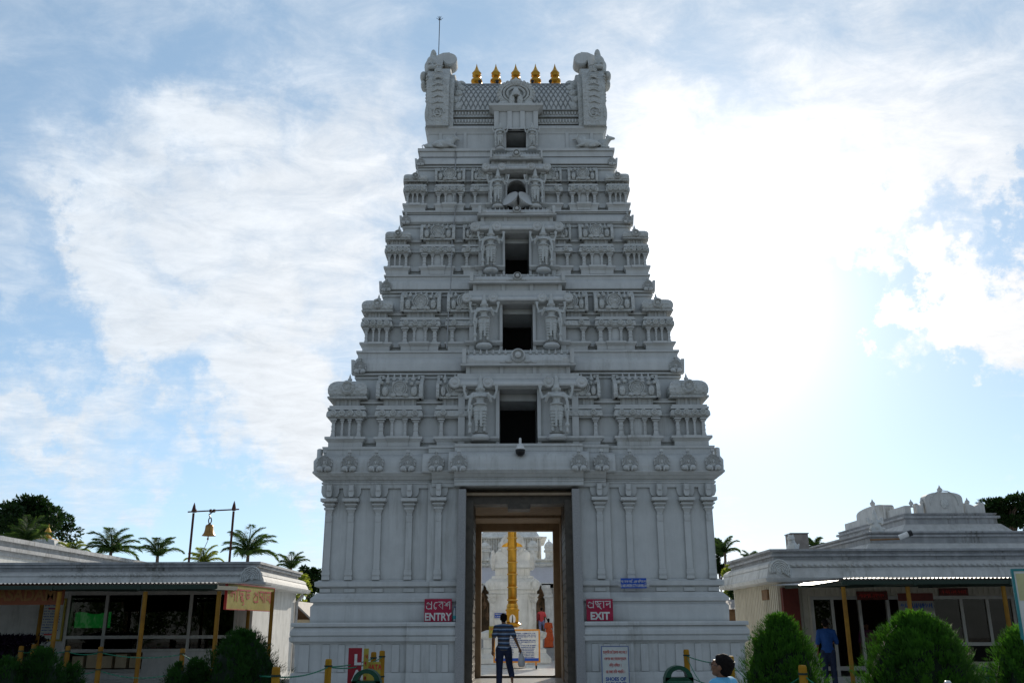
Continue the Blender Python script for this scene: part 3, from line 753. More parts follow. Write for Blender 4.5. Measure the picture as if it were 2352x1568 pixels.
def mkap(y0, y1, h0, ys, hs):
    """cornice profile from lip y0 up to y1, then slab ys (3 levels) with half widths hs"""
    d = y0-y1
    return [(y0+3, h0-9), (y0, h0-1), (y0-d*.08, h0), (y0-d*.3, h0-1), (y0-d*.6, h0-3), (y0-d*.85, h0-8), (y1, h0-13), (y1-1, hs[0]), (ys[0], hs[0]), (ys[0]-.5, hs[1]), (ys[1], hs[1])]
def Yof(y, h): return lev(y, h)[1]
TIERS = [
 dict(slab=1024, Ys=Yof(950, 440), core_y=900, core_h=372, win=(1150, 1236, 909, 1019), porch=(1331,), arch=(872, 893, 1346), ledge=(1003, 1013), bal=(804, 838, 1318),
      stat=(1277, 861, 993), corner=(1550, 1628), mid=(1418, 1518), inner=(1300, 1379), mroof=869, mhorn=855,
      ys=dict(base=1024, ledge0=1014, ledge1=1002, eave0=956, eave1=940, step=930, neck=914, dome=869, fin=856),
      courses=[(1010, 1004, .10), (950, 946, .06), (926, 921, .08), (870, 866, .05), (862, 858, .08)], medr=.17,
      kap=mkap(851, 820, 380, (809, 804), (367, 371))),
 dict(slab=804, Ys=Yof(742, 357), core_y=700, core_h=308, win=(1156, 1225, 709, 801), porch=(1301,), arch=(681, 698, 1313), ledge=(784, 793), bal=(630, 650, 1297),
      stat=(1265, 673, 784), corner=(1484, 1546), mid=(1372, 1458), inner=(1273, 1350), mroof=670, mhorn=665,
      ys=dict(base=804, ledge0=795, ledge1=786, eave0=749, eave1=735, step=728, neck=715, dome=684, fin=672),
      courses=[(793, 788, .08), (744, 740, .05), (724, 720, .07), (682, 678, .05), (674, 670, .07)], medr=.145,
      kap=mkap(664, 642, 315, (634, 630), (302, 306))),
 dict(slab=630, Ys=Yof(573, 299), core_y=545, core_h=258, win=(1160, 1215, 546, 625), porch=(1277,), arch=(519, 536, 1290), ledge=(612, 620), bal=(478, 496, 1275),
      stat=(1247, 514, 612), corner=(1438, 1489), mid=(1335, 1409), inner=(1252, 1311), mroof=513, mhorn=509,
      ys=dict(base=630, ledge0=621, ledge1=612, eave0=580, eave1=567, step=561, neck=550, dome=527, fin=515),
      courses=[(618, 614, .08), (577, 573, .05), (560, 556, .07), (524, 521, .05), (516, 513, .06)], medr=.13,
      kap=mkap(510, 492, 267, (487, 483), (258, 263))),
 dict(slab=483, Ys=Yof(434, 257), core_y=410, core_h=224, win=(1164, 1207, 409, 480), porch=(1252,), arch=(384, 398, 1261), ledge=(469, 477), bal=(351, 369, 1246),
      stat=(1229, 387, 467), corner=(1397, 1444), mid=(1309, 1373), inner=(1236, 1289), mroof=384, mhorn=380,
      ys=dict(base=483, ledge0=477, ledge1=468, eave0=441, eave1=428, step=423, neck=417, dome=396, fin=386),
      courses=[(474, 470, .07), (437, 434, .05), (424, 420, .06), (392, 389, .05), (386, 383, .06)], medr=.12,
      kap=mkap(377, 361, 231, (347, 340), (222, 226))),
]
for i, T in enumerate(TIERS): tier(i, T)

# --- top storey under the roof
H5, Y5, z5 = lev(325, 200); z50 = SZ(1190, 342, Y5)-.1; RB = lev(293, 207)
t5 = MB(); wx = .30; wz0, wz1 = SZ(1190, 349, Y5), SZ(1190, 310, Y5)
yb = 2*YC-Y5
t5.box(TX-H5, TX-wx, Y5, yb, z50, RB[2]); t5.box(TX+wx, TX+H5, Y5, yb, z50, RB[2]); t5.box(TX-wx, TX+wx, Y5, yb, wz1, RB[2]); t5.box(TX-wx, TX+wx, Y5+1.3, yb, z50, wz1)
for a in (-2.3, -1.55, 1.55, 2.3): t5.box(TX+a-.05, TX+a+.05, Y5-.03, Y5+.1, z50, RB[2])
t5.build('storey_wall', ST, tower)
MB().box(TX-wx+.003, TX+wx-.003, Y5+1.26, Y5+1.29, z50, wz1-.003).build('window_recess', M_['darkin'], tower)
cy5 = MB(); whole(cy5, [lev(y, h) for y, h in ((309, 198), (308, 201), (303, 203), (297, 207), (295, 209), (291, 209), (289, 206))]); cy5.build('cornice', ST, tower)
# central bay of the top storey, running up in front of the roof
cb = MB(); PB = Y5-.28
bx = HW(1234, 300, PB)
cb.box(TX-bx, TX-wx, PB, Y5+.05, z50, SZ(1190, 256, PB)); cb.box(TX+wx, TX+bx, PB, Y5+.05, z50, SZ(1190, 256, PB)); cb.box(TX-wx, TX+wx, PB, Y5+.3, wz1+.02, SZ(1190, 256, PB))
for q in (-1, -.33, .33, 1): cb.box(TX+q*bx*.93-.07, TX+q*bx*.93+.07, PB-.05, PB+.02, SZ(1190, 298, PB), SZ(1190, 257, PB))
zt0, zt1 = SZ(1190, 257, PB), SZ(1190, 245, PB)
cb.rects([(TX-bx, TX+bx, PB-.03, YC-.3, zt0), (TX-bx-.10, TX+bx+.10, PB-.15, YC-.3, zt0+(zt1-zt0)*.45), (TX-bx-.18, TX+bx+.18, PB-.2, YC-.3, zt0+(zt1-zt0)*.6), (TX-bx-.18, TX+bx+.18, PB-.2, YC-.3, zt1)])
cb.rects([(TX-wx-.1, TX+wx+.1, PB-.04, PB+.1, wz1+.02), (TX-wx-.2, TX+wx+.2, PB-.12, PB+.1, SZ(1190, 301, PB)), (TX-wx-.2, TX+wx+.2, PB-.12, PB+.1, SZ(1190, 298, PB))])
for s in (-1, 1):
    a, c = sorted((TX+s*wx, TX+s*(bx+.12))); cb.box(a, c, PB-.1, Y5, SZ(1190, 349, PB), SZ(1190, 343, PB))
cb.build('central_bay', ST, tower)
for s in (-1, 1):
    x = TX+s*HW(1222, 281, PB-.18); zf = SZ(1190, 336, PB-.18); ztp = SZ(1190, 281, PB-.18)
    statue(x, PB-.18, zf, ztp-zf, s < 0); pedestal(x, PB-.14, zf, (ztp-zf)*.16)
# reclining bulls at the corners of the top storey
def bull_mb(d):
    b = MB()
    b.ell((0,0,.24), (.42,.17,.20)); b.ell((-.22,0,.30), (.20,.15,.19)); b.ell((-.2,0,.46), (.12,.09,.10))
    b.cap((-.30,0,.34), (-.44,0,.50), .12, .09); b.cap((-.46,0,.52), (-.60,0,.45), .08, .05)
    for s in (-1, 1):
        b.cap((-.44,s*.05,.58), (-.40,s*.10,.72), .025, .012); b.ell((-.40,s*.10,.54), (.03,.05,.03))
        b.cap((-.25,s*.13,.14), (-.48,s*.13,.06), .06, .04); b.cap((.22,s*.15,.16), (.02,s*.17,.05), .08, .045); b.cap((.02,s*.17,.05), (.2,s*.18,.04), .04,.03)
    b.tube([(.42,0,.3),(.48,0,.2),(.44,.02,.06)], [.02,.02,.03])
    b.v = [(q[0]*d, q[1], q[2]) for q in b.v]
    if d < 0: b.f = [tuple(reversed(q)) for q in b.f]
    return b
zbl = SZ(1190, 340, Y5-.3)
for s in (-1, 1):
    b = bull_mb(s); b.v = [(q[0]*.8+TX+s*(H5-.45), q[1]+Y5-.18, q[2]*.78+zbl) for q in b.v]
    remesh(b, 'bull_statue', M_['figure'], .022, tower, 2)
    b = bull_mb(1); b.xf(Matrix.Rotation(R(90 if s > 0 else -90)+0, 4, 'Z')); b.xf(Matrix.Rotation(R(60*s), 4, 'Z'))
    b.v = [(q[0]+TX+s*(H5-.22), q[1]+Y5+.10, q[2]*.8+zbl) for q in b.v]
    remesh(b, 'bull_statue', M_['figure'], .025, tower, 2)
# --- barrel roof
rz0 = RB[2]; RY = lev(270, 190)[1]
ridge = SZ(1190, 191, YC); rxh = HW(1341, 220, 25.3)
zf1 = SZ(1190, 255, RY-.1)
fz = MB()
dpf = YC-RY
# friezes below the lattice
for a, c, e in ((289, 276, .10), (276, 273, .02), (273, 269, .12), (269, 257, .05), (257, 254, .12)):
    za, zc = SZ(1190, a, RY), SZ(1190, c, RY); fz.rects([(TX-rxh, TX+rxh, RY-e, 2*YC-RY+e, za), (TX-rxh, TX+rxh, RY-e*.6, 2*YC-RY+e*.6, zc)])
for a, c, e in ((288, 277, .115), (268, 258, .07)):
    n = 46
    for j in range(n):
        x = TX-rxh+2*rxh*(j+.5)/n
        if abs(x-TX) < bx+.05: continue
        za, zc = SZ(1190, a, RY), SZ(1190, c, RY); fz.ell((x, RY-e+.02, (za+zc)/2), (rxh/n*.72, .05, (zc-za)*.46), 6, 5)
fz.build('roof_frieze', ST, tower)
def barrel(t):   # t 0..1 front base -> ridge -> back base ; returns (y, z)
    a = math.pi*t; c = -math.cos(a); s_ = math.sin(a)
    y = YC + c*dpf*(1.0+.06*math.sin(a)**2); z = zf1+(ridge-zf1)*(s_**1.0)
    return y, z
def proj_y(x, y, z):
    v = co_M @ Vector((x, y, z)); return CY - F_*v.y/-v.z
co_M = (Matrix.Translation((0,0,CZ)) @ Matrix.Rotation(-YAW, 4, 'Z') @ Matrix.Rotation(R(90)+P_, 4, 'X') @ Matrix.Rotation(-ROLL, 4, 'Z')).inverted()
for _ in range(12):
    m_ = min(proj_y(TX, *barrel(t/40)) for t in range(8, 24)); ridge -= (194-m_)*.012
NB = 28
vp = [barrel(t/NB) for t in range(NB+1)]
rf = MB(); rf.prism(vp, TX-rxh, TX+rxh, axis='x')
rf.box(TX-rxh, TX+rxh, YC-.30, YC+.30, ridge-.15, ridge+.12)
rf.build('barrel_roof', ST, tower)
# diamond lattice ribs on the front of the barrel
x_in, x_out = bx+.05, HW(1322, 220, 25.3)-.25
def onroof(x, u):        # u 0..1 from base to near ridge
    y, z = barrel(u*.42); return (x, y-.010, z+.010)
for s in (-1, 1):
    lt = MB(); xa, xb = (x_in-.25, x_out+.12); span = xb-xa; n = 9; 
    for k in range(-6, n+7):
        for dr in (-1, 1):
            pts = []
            for q in range(13):
                u = q/12; x = xa+span*(k/n)+dr*(u-.5)*span*.62
                if xa < x < xb: pts.append(onroof(TX+s*x, u*.95+.02))
            if len(pts) > 1: lt.tube(pts, .013, 4)
    lt.build('roof_lattice', M_['lattice'], tower)
# end scrolls and central horseshoe ornament
for s in (-1, 1):
    orn = MB()
    for k in range(7):
        u = .08+.8*k/6; x = x_out+.18+.10*math.sin(k*1.7); p = onroof(TX+s*x, u); orn.ell((p[0], p[1], p[2]), (.15, .07, .13), 10, 6)
    orn.build('roof_scroll', CF, tower)
orn = MB()
YO = PB-.02; zc = SZ(1190, 216, YO); r0 = .47
for rr, d in ((r0, .06), (r0*.80, .09), (r0*.55, .06)):
    pts = [(TX+rr*math.cos(R(a)), YO-d*.3, zc+rr*.80*math.sin(R(a))) for a in range(-60, 241, 15)]
    orn.tube(pts, .05 if rr != r0*.8 else .04, 8)
pl_ = [(TX+(r0+.04)*math.cos(R(a)), zc+(r0+.04)*.82*math.sin(R(a))) for a in range(-55, 236, 15)]
orn.prism([(p[0], p[1]) for p in pl_], YO, YO+.9)
for a in range(-50, 231, 14): orn.ell((TX+(r0+.06)*math.cos(R(a)), YO, zc+(r0+.06)*.82*math.sin(R(a))), (.07, .08, .07), 8, 5)
for s in (-1, 1): orn.ell((TX+s*.36, YO-.02, zc-.38), (.20, .10, .12), 10, 6); orn.ell((TX+s*.12, YO-.08, zc-.30), (.10, .1, .25), 8, 6)
orn.lathe([(.13,-.1),(.14,.0),(.10,.1),(.05,.2)], (TX, YO-.1, zc-.05), 10)
orn.ell((TX, YO-.04, SZ(1190, 192, YO)), (.15, .12, .13), 10, 8); orn.ell((TX-.15, YO, SZ(1190, 194, YO)), (.07, .08, .07)); orn.ell((TX+.15, YO, SZ(1190, 194, YO)), (.07, .08, .07)); orn.lathe([(.06,0),(.07,.05),(.03,.12)], (TX, YO-.02, SZ(1190, 188, YO)), 8)
orn.build('roof_ornament', CF, tower, smooth=False)
# --- gable end plates with crowned monster face and scroll
for s in (-1, 1):
    g = MB(); xo = HW(1389, 250, RY); xi = HW(1338, 250, RY); xm = (xo+xi)/2
    a, c = sorted((TX+s*xi, TX+s*xo))
    ztop = SZ(1190, 160, RY+.35)
    Yg = RY-.30
    apex = ridge+1.0
    for _ in range(14):
        m_ = min(proj_y(TX+s*xm, YC-math.cos(math.pi*q/24)*(YC-Yg)*(1.0+.05*math.sin(math.pi*q/24)), zf1+.2+(apex-zf1-.2)*math.sin(math.pi*q/24)**.8) for q in range(4, 20)); apex -= (158-m_)*.012
    prof = []
    for t in range(17):
        an = math.pi*t/16; prof.append((YC-math.cos(an)*(YC-Yg)*(1.0+.05*math.sin(an)), zf1+.2+(apex-zf1-.2)*math.sin(an)**.8))
    prof = [(Yg, rz0-.0)]+prof+[(2*YC-Yg, rz0)]
    g.prism(prof, a, c, axis='x')
    # front strip relief : stacked scrolls up the edge
    for k in range(9):
        zz_ = rz0+.25+k*.215; g.ell((TX+s*(xm+.02*math.sin(k*2)), Yg+.03+k*.004, zz_), (.13, .045, .08), 10, 6)
        g.tube([(TX+s*(xm-.16), Yg-.0, zz_+.1), (TX+s*xm, Yg-.03, zz_+.13), (TX+s*(xm+.17), Yg-.0, zz_+.06)], .022, 6)
    g.ell((TX+s*(xo-.04), Yg+.12, rz0+.45), (.09, .16, .34), 10, 8)
    for k in range(9): g.ell((TX+s*(xo+.0), Yg+.12, rz0+.9+k*.11), (.045, .08, .045), 6, 4)
    g.tube([(TX+s*(xm-.03)+.19*math.cos(R(q*30))*(1-q*.05), Yg-.01, rz0+.42+.24*math.sin(R(q*30))*(1-q*.05)) for q in range(16)], .03, 6)
    a, c = sorted((TX+s*(xi-.14), TX+s*xi)); 
    prof2 = [(YC+(y-YC)*.93, rz0+(z_-rz0)*.93) for y, z_ in prof]; g.prism(prof2, a+.001, c, axis='x')
    g.build('gable_end', CF, tower)
    # crest : monster head above the plate
    h = MB(); zc0 = SZ(1190, 176, RY+.3); yh = RY+.35
    zt_ = SZ(1190, 118, yh); hh = zt_-zc0; xh = HW(1376, 150, yh)
    cx = TX+s*xh
    h.ell((cx, yh+.1, zc0+hh*.26), (.24, .4, hh*.34)); h.ell((cx+s*.0, yh, zc0+hh*.52), (.18, .3, hh*.22)); h.cap((cx-s*.02, yh, zc0+hh*.66), (cx-s*.05, yh-.05, zc0+hh*.86), .12, .10)
    h.ell((cx-s*.05, yh-.06, zc0+hh*.90), (.085, .10, .11)); h.ell((cx-s*.11, yh-.1, zc0+hh*.84), (.05, .06, .04)); h.ell((cx+s*.16, yh+.05, zc0+hh*.40), (.08, .2, .18)); h.ell((cx+s*.25, yh+.05, zc0+hh*.02), (.12, .3, .15)); h.ell((cx+s*.24, yh+.05, zc0-hh*.30), (.10, .3, .12))
    h.ell((cx-s*.06, yh-.32, zc0+hh*.16), (.18, .12, .08)); h.ell((cx-s*.14, yh-.3, zc0+hh*.34), (.06, .08, .06)); h.ell((cx+s*.06, yh-.3, zc0+hh*.34), (.06, .08, .06))
    remesh(h, 'gable_crest', M_['figure'], .03, tower, 2)
    # big inward scroll
    sc = MB(); pts = []
    x0_, zc_ = xh-.22, SZ(1190, 150, YC-.6)
    xs_, zs_ = HW(1333, 146, YC-.6), SZ(1190, 146, YC-.6)
    outl = []
    W = .52
    cxs = TX+s*xs_
    for a in range(-100, 181, 20): outl.append((cxs-s*.28*math.cos(R(a))*1.0, zs_+.27*math.sin(R(a))))
    # comma-shaped scroll: disc + arm to the crest
    sc.lathe([(.20, -.28), (.235, -.22), (.235, .22), (.20, .28)], (cxs-s*.0, YC-.6, zs_), 20, axis='y')
    sc.prism([(cxs, zs_+.235), (cxs+s*.22, zs_+.22), (cxs+s*.50, zs_+.08), (cxs+s*.55, zs_-.55), (cxs+s*.30, zs_-.50), (cxs+s*.20, zs_-.05), (cxs+s*.0, zs_+.0)][::(1 if s > 0 else -1)], YC-.87, YC-.33)
    sc.build('gable_scroll', ST, tower)
# --- five gilded pots on the ridge
pot = MB(); hf = SZ(1190, 146, YC)-ridge-.10
pot.lathe([(.27,0),(.27,.04),(.24,.12),(.15,.20),(.075,.24),(.07,.28),(.15,.33),(.205,.42),(.205,.50),(.15,.58),(.075,.63),(.07,.67),(.13,.70),(.165,.75),(.13,.80),(.15,.84),(.17,.90),(.13,.97),(.07,1.12),(.03,1.28),(.005,1.45)], (0,0,0), 20)
pot.v = [(x*.92, y*.92, z*hf/1.45) for x, y, z in pot.v]
f0_ = None
for px in (1095, 1139, 1184.5, 1230, 1274.5):
    wl = (SX(px, 170, YC), YC, ridge+.08)
    if f0_ is None: f0_ = pot.build('gilded_finial', M_['gold'], tower, smooth=True, o=(0,0,0)); f0_.location = Vector(wl)-WL[tower.name]
    else: dup(f0_, wl, tower)
lamp = None
for px in (1106, 1146, 1184, 1227, 1268):
    b = MB(); x = SX(px-4, 190, RY+.9); b.lathe([(.03,0),(.055,.05),(.055,.10),(.02,.11)], (x, RY+.95, ridge-.02), 10, axis='y'); b.build('spot_lamp', M_['black'], tower)
rod = MB(); xr = SX(1011, 130, YC); zr = SZ(1190, 64, YC)
rod.tube([(xr, YC-.6, zs_-.1), (xr+.01, YC-.6, zr)], .014, 5)
for a in (0, 60, 120, 180, 240, 300): rod.tube([(xr+.01, YC-.6, zr-.14), (xr+.01+.11*math.cos(R(a)), YC-.6+.11*math.sin(R(a)), zr-.06)], .008, 4)
rod.build('lightning_rod', M_['black'], tower)
# down-conductor cable running down the left of the front
cab = MB(); pts = []
for x, y in ((1048, 305), (1046, 380), (1047, 470), (1038, 560), (1036, 640), (1030, 720), (1026, 800)):
    dY = 24.9 - (y-300)/520*1.5; dY -= .15; pts.append((SX(x, y, dY), dY, SZ(x, y, dY)))
cab.tube(pts, .018, 5); cab.build('conductor_cable', M_['parapet'], tower)

# --- doorway : granite frame, passage, gate leaves
YF = 22.66
za, zb_, zc_, zd_ = 0, SZ(1190, 1427, YF), SZ(1190, 1313, YF), SZ(1190, 1122, YF)
for s in (-1, 1):
    gr = MB()
    for x0, x1, z0, z1, e in ((DH-.02, DH2+.03, 0, zb_, .16), (DH-.02, DH2+.02, zb_, zc_, .08), (DH-.02, DH2, zc_, zd_, 0)):
        a, c = sorted((TX+s*x0, TX+s*x1)); gr.box(a, c, YF-e, YF+.9, z0, z1)
    gr.build('door_frame', M_['granite'], tower)
FZ = .30
ps = MB(); BY = 2*YC-23.0
# front recess (dark soffit), inner passage walls, rear frame
r1 = DH; zt1 = SZ(1190, 1127, 22.7)
PX = DH-.02; rX = 1.13; rzt = SZ(1190, 1221, BY)
cei = zt1-.08
for s in (-1, 1):
    a, c = sorted((TX+s*(DH), TX+s*(DH2+.2))); ps.box(a, c, YF+.9, BY, 0, cei+.5)
    a, c = sorted((TX+s*rX, TX+s*(DH+.1))); ps.box(a, c, BY-.35, BY, FZ-.1, cei+.5)
    a, c = sorted((TX+s*(rX+.12), TX+s*(DH+.1))); ps.box(a, c, BY-2.6, BY-2.3, FZ-.1, cei+.3)
ps.box(TX-DH+.01, TX+DH-.01, YF+.2, YF+.9, cei, cei+.06); ps.box(TX-DH2, TX+DH2, YF+.9, BY, cei, cei+.5)
ps.box(TX-rX-.01, TX+rX+.01, BY-.35, BY, rzt, cei+.02)
ps.box(TX-DH, TX+DH, BY-2.6, BY-2.3, SZ(1190, 1190, BY-2.5), cei+.02)
ps.build('passage_lining', M_['passage'], tower)
dm = painted('tan_dado', (.26,.19,.12), (.22,.16,.10))
for s in (-1, 1):
    a, c = sorted((TX+s*(DH), TX+s*(DH-.03))); MB().box(a, c, YF+.9, BY-.4, FZ, FZ+1.25).build('passage_dado', dm, tower)
gt = None
for s in (-1, 1):
    g = MB(); a, c = sorted((TX+s*(DH-.02), TX+s*(DH-.20)))
    g.box(a, c, YF+.25, YF+1.75, FZ+.05, cei-.12)
    for k in range(12):
        zk = FZ+.25+k*(cei-FZ-.5)/12
        for yk in (YF+.45, YF+.85, YF+1.25, YF+1.6):
            g.ell((TX+s*(DH-.202), yk, zk+.18), (.010, .03, .03), 6, 4)
        g.box(TX+s*(DH-.203)-.006, TX+s*(DH-.203)+.006, YF+.25, YF+1.75, zk-.03, zk+.03)
    g.box(a, c, YF+.21, YF+.25, FZ+.05, cei-.12)
    g.build('gate_leaf', M_['gate'], tower)
hd = MB(); hd.box(TX-DH, TX+DH, YF+.35, YF+.95, cei-.20, cei-.001); hd.box(TX-.28, TX+.28, YF+.28, YF+.9, cei-.33, cei-.20)
hd.build('door_head', M_['gate'], tower)
fl = MB(); fl.box(TX-DH2, TX+DH2, YF-1.2, BY-.3, 0, FZ); fl.build('passage_floor', M_['courtyard'], tower)
th = MB(); th.box(TX-DH, TX+DH, BY-.3, BY, FZ-.08, FZ+.06); th.build('threshold', M_['gate'], tower)
# ================================================================== GROUND
g = MB(); g.quad((-400,-80,0),(400,-80,0),(400,900,0),(-400,900,0)); tag(g.build('ground', M_['paver'], o=(0,0,0)), 'grey paved temple forecourt around the tower', 'ground', kind='structure')
c = MB(); c.box(-25, 25, 2*YC-23.0+.002, 75, .0, FZ-.02); tag(c.build('courtyard', M_['courtyard'], o=(0,30,0)), 'pale marble courtyard behind the gateway', 'courtyard', kind='structure')

def mapped(mb, p0, p1, z0):
    """local (x right, y=0 face, z up) -> panel standing between ground points p0 and p1"""
    d = Vector((p1[0]-p0[0], p1[1]-p0[1], 0)); w = d.length; d /= w; n = Vector((-d.y, d.x, 0))
    mb.v = [tuple(Vector((p0[0], p0[1], z0))+d*q[0]+n*q[1]+Vector((0,0,q[2]))) for q in mb.v]
    return mb
def W2(a, b): return math.hypot(b[0]-a[0], b[1]-a[1])

# ================================================================== SMALL THINGS ON THE TOWER
def sign(name, label, p0, p1, z0, h, boardmat, letters, frame=None, thick=.03, group=None):
    """letters: function(width) -> list of (part name, MB in local coords, material)"""
    w = W2(p0, p1)
    root = empty(name, ((p0[0]+p1[0])/2, (p0[1]+p1[1])/2, z0), label, 'sign', group)
    b = MB().box(0, w, 0, thick, 0, h); mapped(b, p0, p1, z0).build('board', boardmat, root)
    if frame:
        f = MB(); t = frame[1]
        f.box(-t, w+t, -.01, thick+.005, -t, -.001); f.box(-t, w+t, -.01, thick+.005, h+.001, h+t); f.box(-t, -.001, -.01, thick+.005, -.001, h+.001); f.box(w+.001, w+t, -.01, thick+.005, -.001, h+.001)
        mapped(f, p0, p1, z0).build('frame', frame[0], root)
    for nm, mb, m in letters(w): mapped(mb, p0, p1, z0).build(nm, m, root)
    return root
Yb = Bl[1][1]-.20
def entry(w):
    b = glyphs([('p',1),('e',.75),('b',.8),('sh',1)], w*.06, .285, w*.235, .165, -.004, .009)
    t = text_mb('ENTRY', .17, (w/2, -.004, .115), squeeze=.84, bold=.03)
    return [('lettering', join(b, t), M_['white'])]
xa, xb = SX(974, 1430, Yb), SX(1037, 1430, Yb); zc1 = A[-1][2]+.01
sign('entry_sign', 'red sign with white Assamese word and ENTRY on the ledge left of the doorway', (xa, Yb), (xb, Yb), zc1, .52, M_['signred'], entry)
def exit_(w):
    b = glyphs([('p',1),('sth',1.05),('aa',.35),('n',.85)], w*.05, .30, w*.25, .15, -.004, .009)
    t = text_mb('EXIT', .165, (w/2, -.004, .12), squeeze=.95, bold=.04)
    return [('lettering', join(b, t), M_['white'])]
xa, xb = SX(1348, 1428, Yb), SX(1409, 1428, Yb)
sign('exit_sign', 'red sign with white Assamese word and EXIT on the ledge right of the doorway', (xa, Yb), (xb, Yb), zc1, .50, M_['signred'], exit_)
def cctv(w):
    return [('lettering', join(text_mb('আপোনাৰ ছবি - এক বিশেষ দৃষ্টি', .06, (w/2, -.004, .155), squeeze=.62), text_mb('YOU ARE UNDER CCTV SURVEILLANCE', .062, (w/2, -.004, .062), squeeze=.47, bold=.02)), M_['white'])]
Yc_ = 22.78
xa, xb = SX(1426, 1340, Yc_), SX(1485, 1340, Yc_)
sign('surveillance_notice', 'small blue notice about CCTV with white writing on the right pier', (xa, Yc_), (xb, Yc_), SZ(1456, 1350, Yc_), .235, M_['signblue'], cctv)
b = MB(); xc, zb0 = SX(1044, 1424, Yb), zc1
root = empty('water_bottle', (xc, Yb+.03, zb0), 'clear plastic water bottle standing beside the ENTRY sign', 'bottle')
b.lathe([(.035,0),(.04,.02),(.04,.20),(.035,.24),(.014,.30),(.014,.32)], (xc, Yb+.03, zb0), 12); b.build('bottle_body', simple('bottle_plastic', (.45,.52,.55), .2), root, smooth=True)
MB().lathe([(.042,.06),(.042,.14)], (xc, Yb+.03, zb0), 12).build('bottle_label', simple('turquoise_label', (.03,.35,.38)), root)
MB().lathe([(.017,.32),(.017,.345)], (xc, Yb+.03, zb0), 10).build('bottle_cap', M_['bluecloth'], root)
# security camera hung from the lowest window ledge
Yq = 22.45; xq = SX(1195, 1030, Yq); zq = SZ(1195, 1047, Yq)
root = empty('dome_camera', (xq, Yq, zq), 'white security camera with black dome hanging below the lowest tower window', 'security camera')
MB().lathe([(.02,.30),(.06,.31),(.11,.20),(.13,.17),(.13,.16)][::-1], (xq, Yq, zq), 16).build('housing', M_['white'], root, smooth=True)
b = MB(); b.tube([(xq, Yq, zq+.30), (xq, Yq, zq+.40), (xq, Yq+.05, zq+.44), (xq, Yq+.5, zq+.44)], .03, 8); b.build('bracket', M_['white'], root)
MB().lathe([(.005,-.0),(.06,.01),(.10,.05),(.118,.10),(.12,.16)], (xq, Yq, zq), 16).build('dome', M_['black'], root, smooth=True)
# horn loudspeakers in the fourth window
for s, lb in ((-1, 'white horn loudspeaker turned left in the arched fourth tower window'), (1, 'white horn loudspeaker turned right in the arched fourth tower window')):
    Yh = 24.0; xh = SX(1190+s*19, 455, Yh); zh = SZ(1190, 456, Yh)
    root = empty('horn_loudspeaker', (xh, Yh, zh), lb, 'loudspeaker')
    b = MB(); b.lathe([(.27,-.0),(.28,.01),(.21,-.08),(.12,-.22),(.05,-.38),(.04,-.48)], (0,0,0), 20, axis='y')
    M = Matrix.Translation((xh, Yh, zh)) @ Matrix.Rotation(R(38*s), 4, 'Z') @ Matrix.Rotation(R(-28), 4, 'X'); b.xf(M)
    b.build('horn', M_['stone'], root, smooth=True)
    b = MB(); b.lathe([(.07,-.35),(.09,-.38),(.09,-.55),(.03,-.58)], (0,0,0), 12, axis='y'); b.xf(M); b.build('driver', M_['parapet'], root)
    b = MB(); b.box(xh-s*.12-.02, xh-s*.12+.02, Yh+.30, Yh+.34, SZ(1190, 480, Yh)-.05, zh-.02); b.build('bracket', M_['yellow'], root)

# ================================================================== NOTICE BOARD AND LAND BOARD AT THE PLINTH
def bn(lines, w, h, m):
    return text_mb
Yp = 22.15
def shoes(w):
    red = join(*[text_mb(t, .062, (w/2, -.004, zz_), squeeze=.62, bold=.01) for t, zz_ in (('মন্দিৰ চৌহদত কোনো', 1.32), ('ধৰণৰ জোতা/চেণ্ডেল', 1.18), ('নিয়া নিষেধ ।', 1.04), ('মোজা নিব পাৰিব ।', .90))])
    blue = join(text_mb('SHOES OF', .075, (w/2, -.004, .745), squeeze=.95, bold=.03), text_mb('ANY KIND', .075, (w/2, -.004, .645), squeeze=.95, bold=.03), text_mb('ARE NOT ALLOWED', .062, (w/2, -.004, .545), squeeze=.80, bold=.03), text_mb('IN THE MANDIR', .062, (w/2, -.004, .455), squeeze=.80, bold=.03))
    lowp = MB().box(.0, w, -.003, 0, .0, .62)
    return [('lettering', red, M_['redpaint']), ('lettering', blue, M_['bluetext']), ('lower_panel', lowp, simple('pale_yellow_paint', (.55,.58,.30)))]
xa, xb = SX(1379, 1484, Yp), SX(1441, 1484, Yp)
sign('shoe_notice', 'pale upright notice in red and blue saying shoes are not allowed', (xa+.03, Yp), (xb+.01, Yp), SZ(1410, 1484, Yp)-1.44, 1.44, M_['signpale'], shoes, frame=(M_['bluetext'], .012))
Yr = 19.6
def land(w):
    def cell(ch, z, big): 
        b = text_mb(ch, .19, (w*.68, -.004, z), squeeze=1.0, bold=.05); return b
    return [('lettering', join(cell('L', .98, 1), cell('A', .68, 1), cell('N', .38, 1), cell('D', .12, 1)), M_['white'])]
xa, xb = SX(802, 1488, Yr), SX(832, 1488, Yr); zt = SZ(816, 1487, Yr)
sign('red_letter_board', 'tall red board with large white letters one above another behind the left bin', (xa, Yr-.05), (xb, Yr), zt-1.2, 1.2, simple('deep_red_board', (.34,.015,.03)), land)
def scribble(x0, x1, z, h, seed, r=.006, y=-.004):
    rn = random.Random(seed); b = MB(); x = x0
    while x < x1-h*.4:
        w_ = h*rn.uniform(.4, .8)
        stroke(b, [(0,.1+rn.random()*.5),(.4,1),(.6,rn.random()*.5),(1,.8)], x, z, w_, h, y, r)
        if rn.random() < .7: stroke(b, [(.9,1.05),(.95,0)], x, z, w_, h, y, r)
        x += w_*1.25+(h*.5 if rn.random() < .2 else 0)
    return b
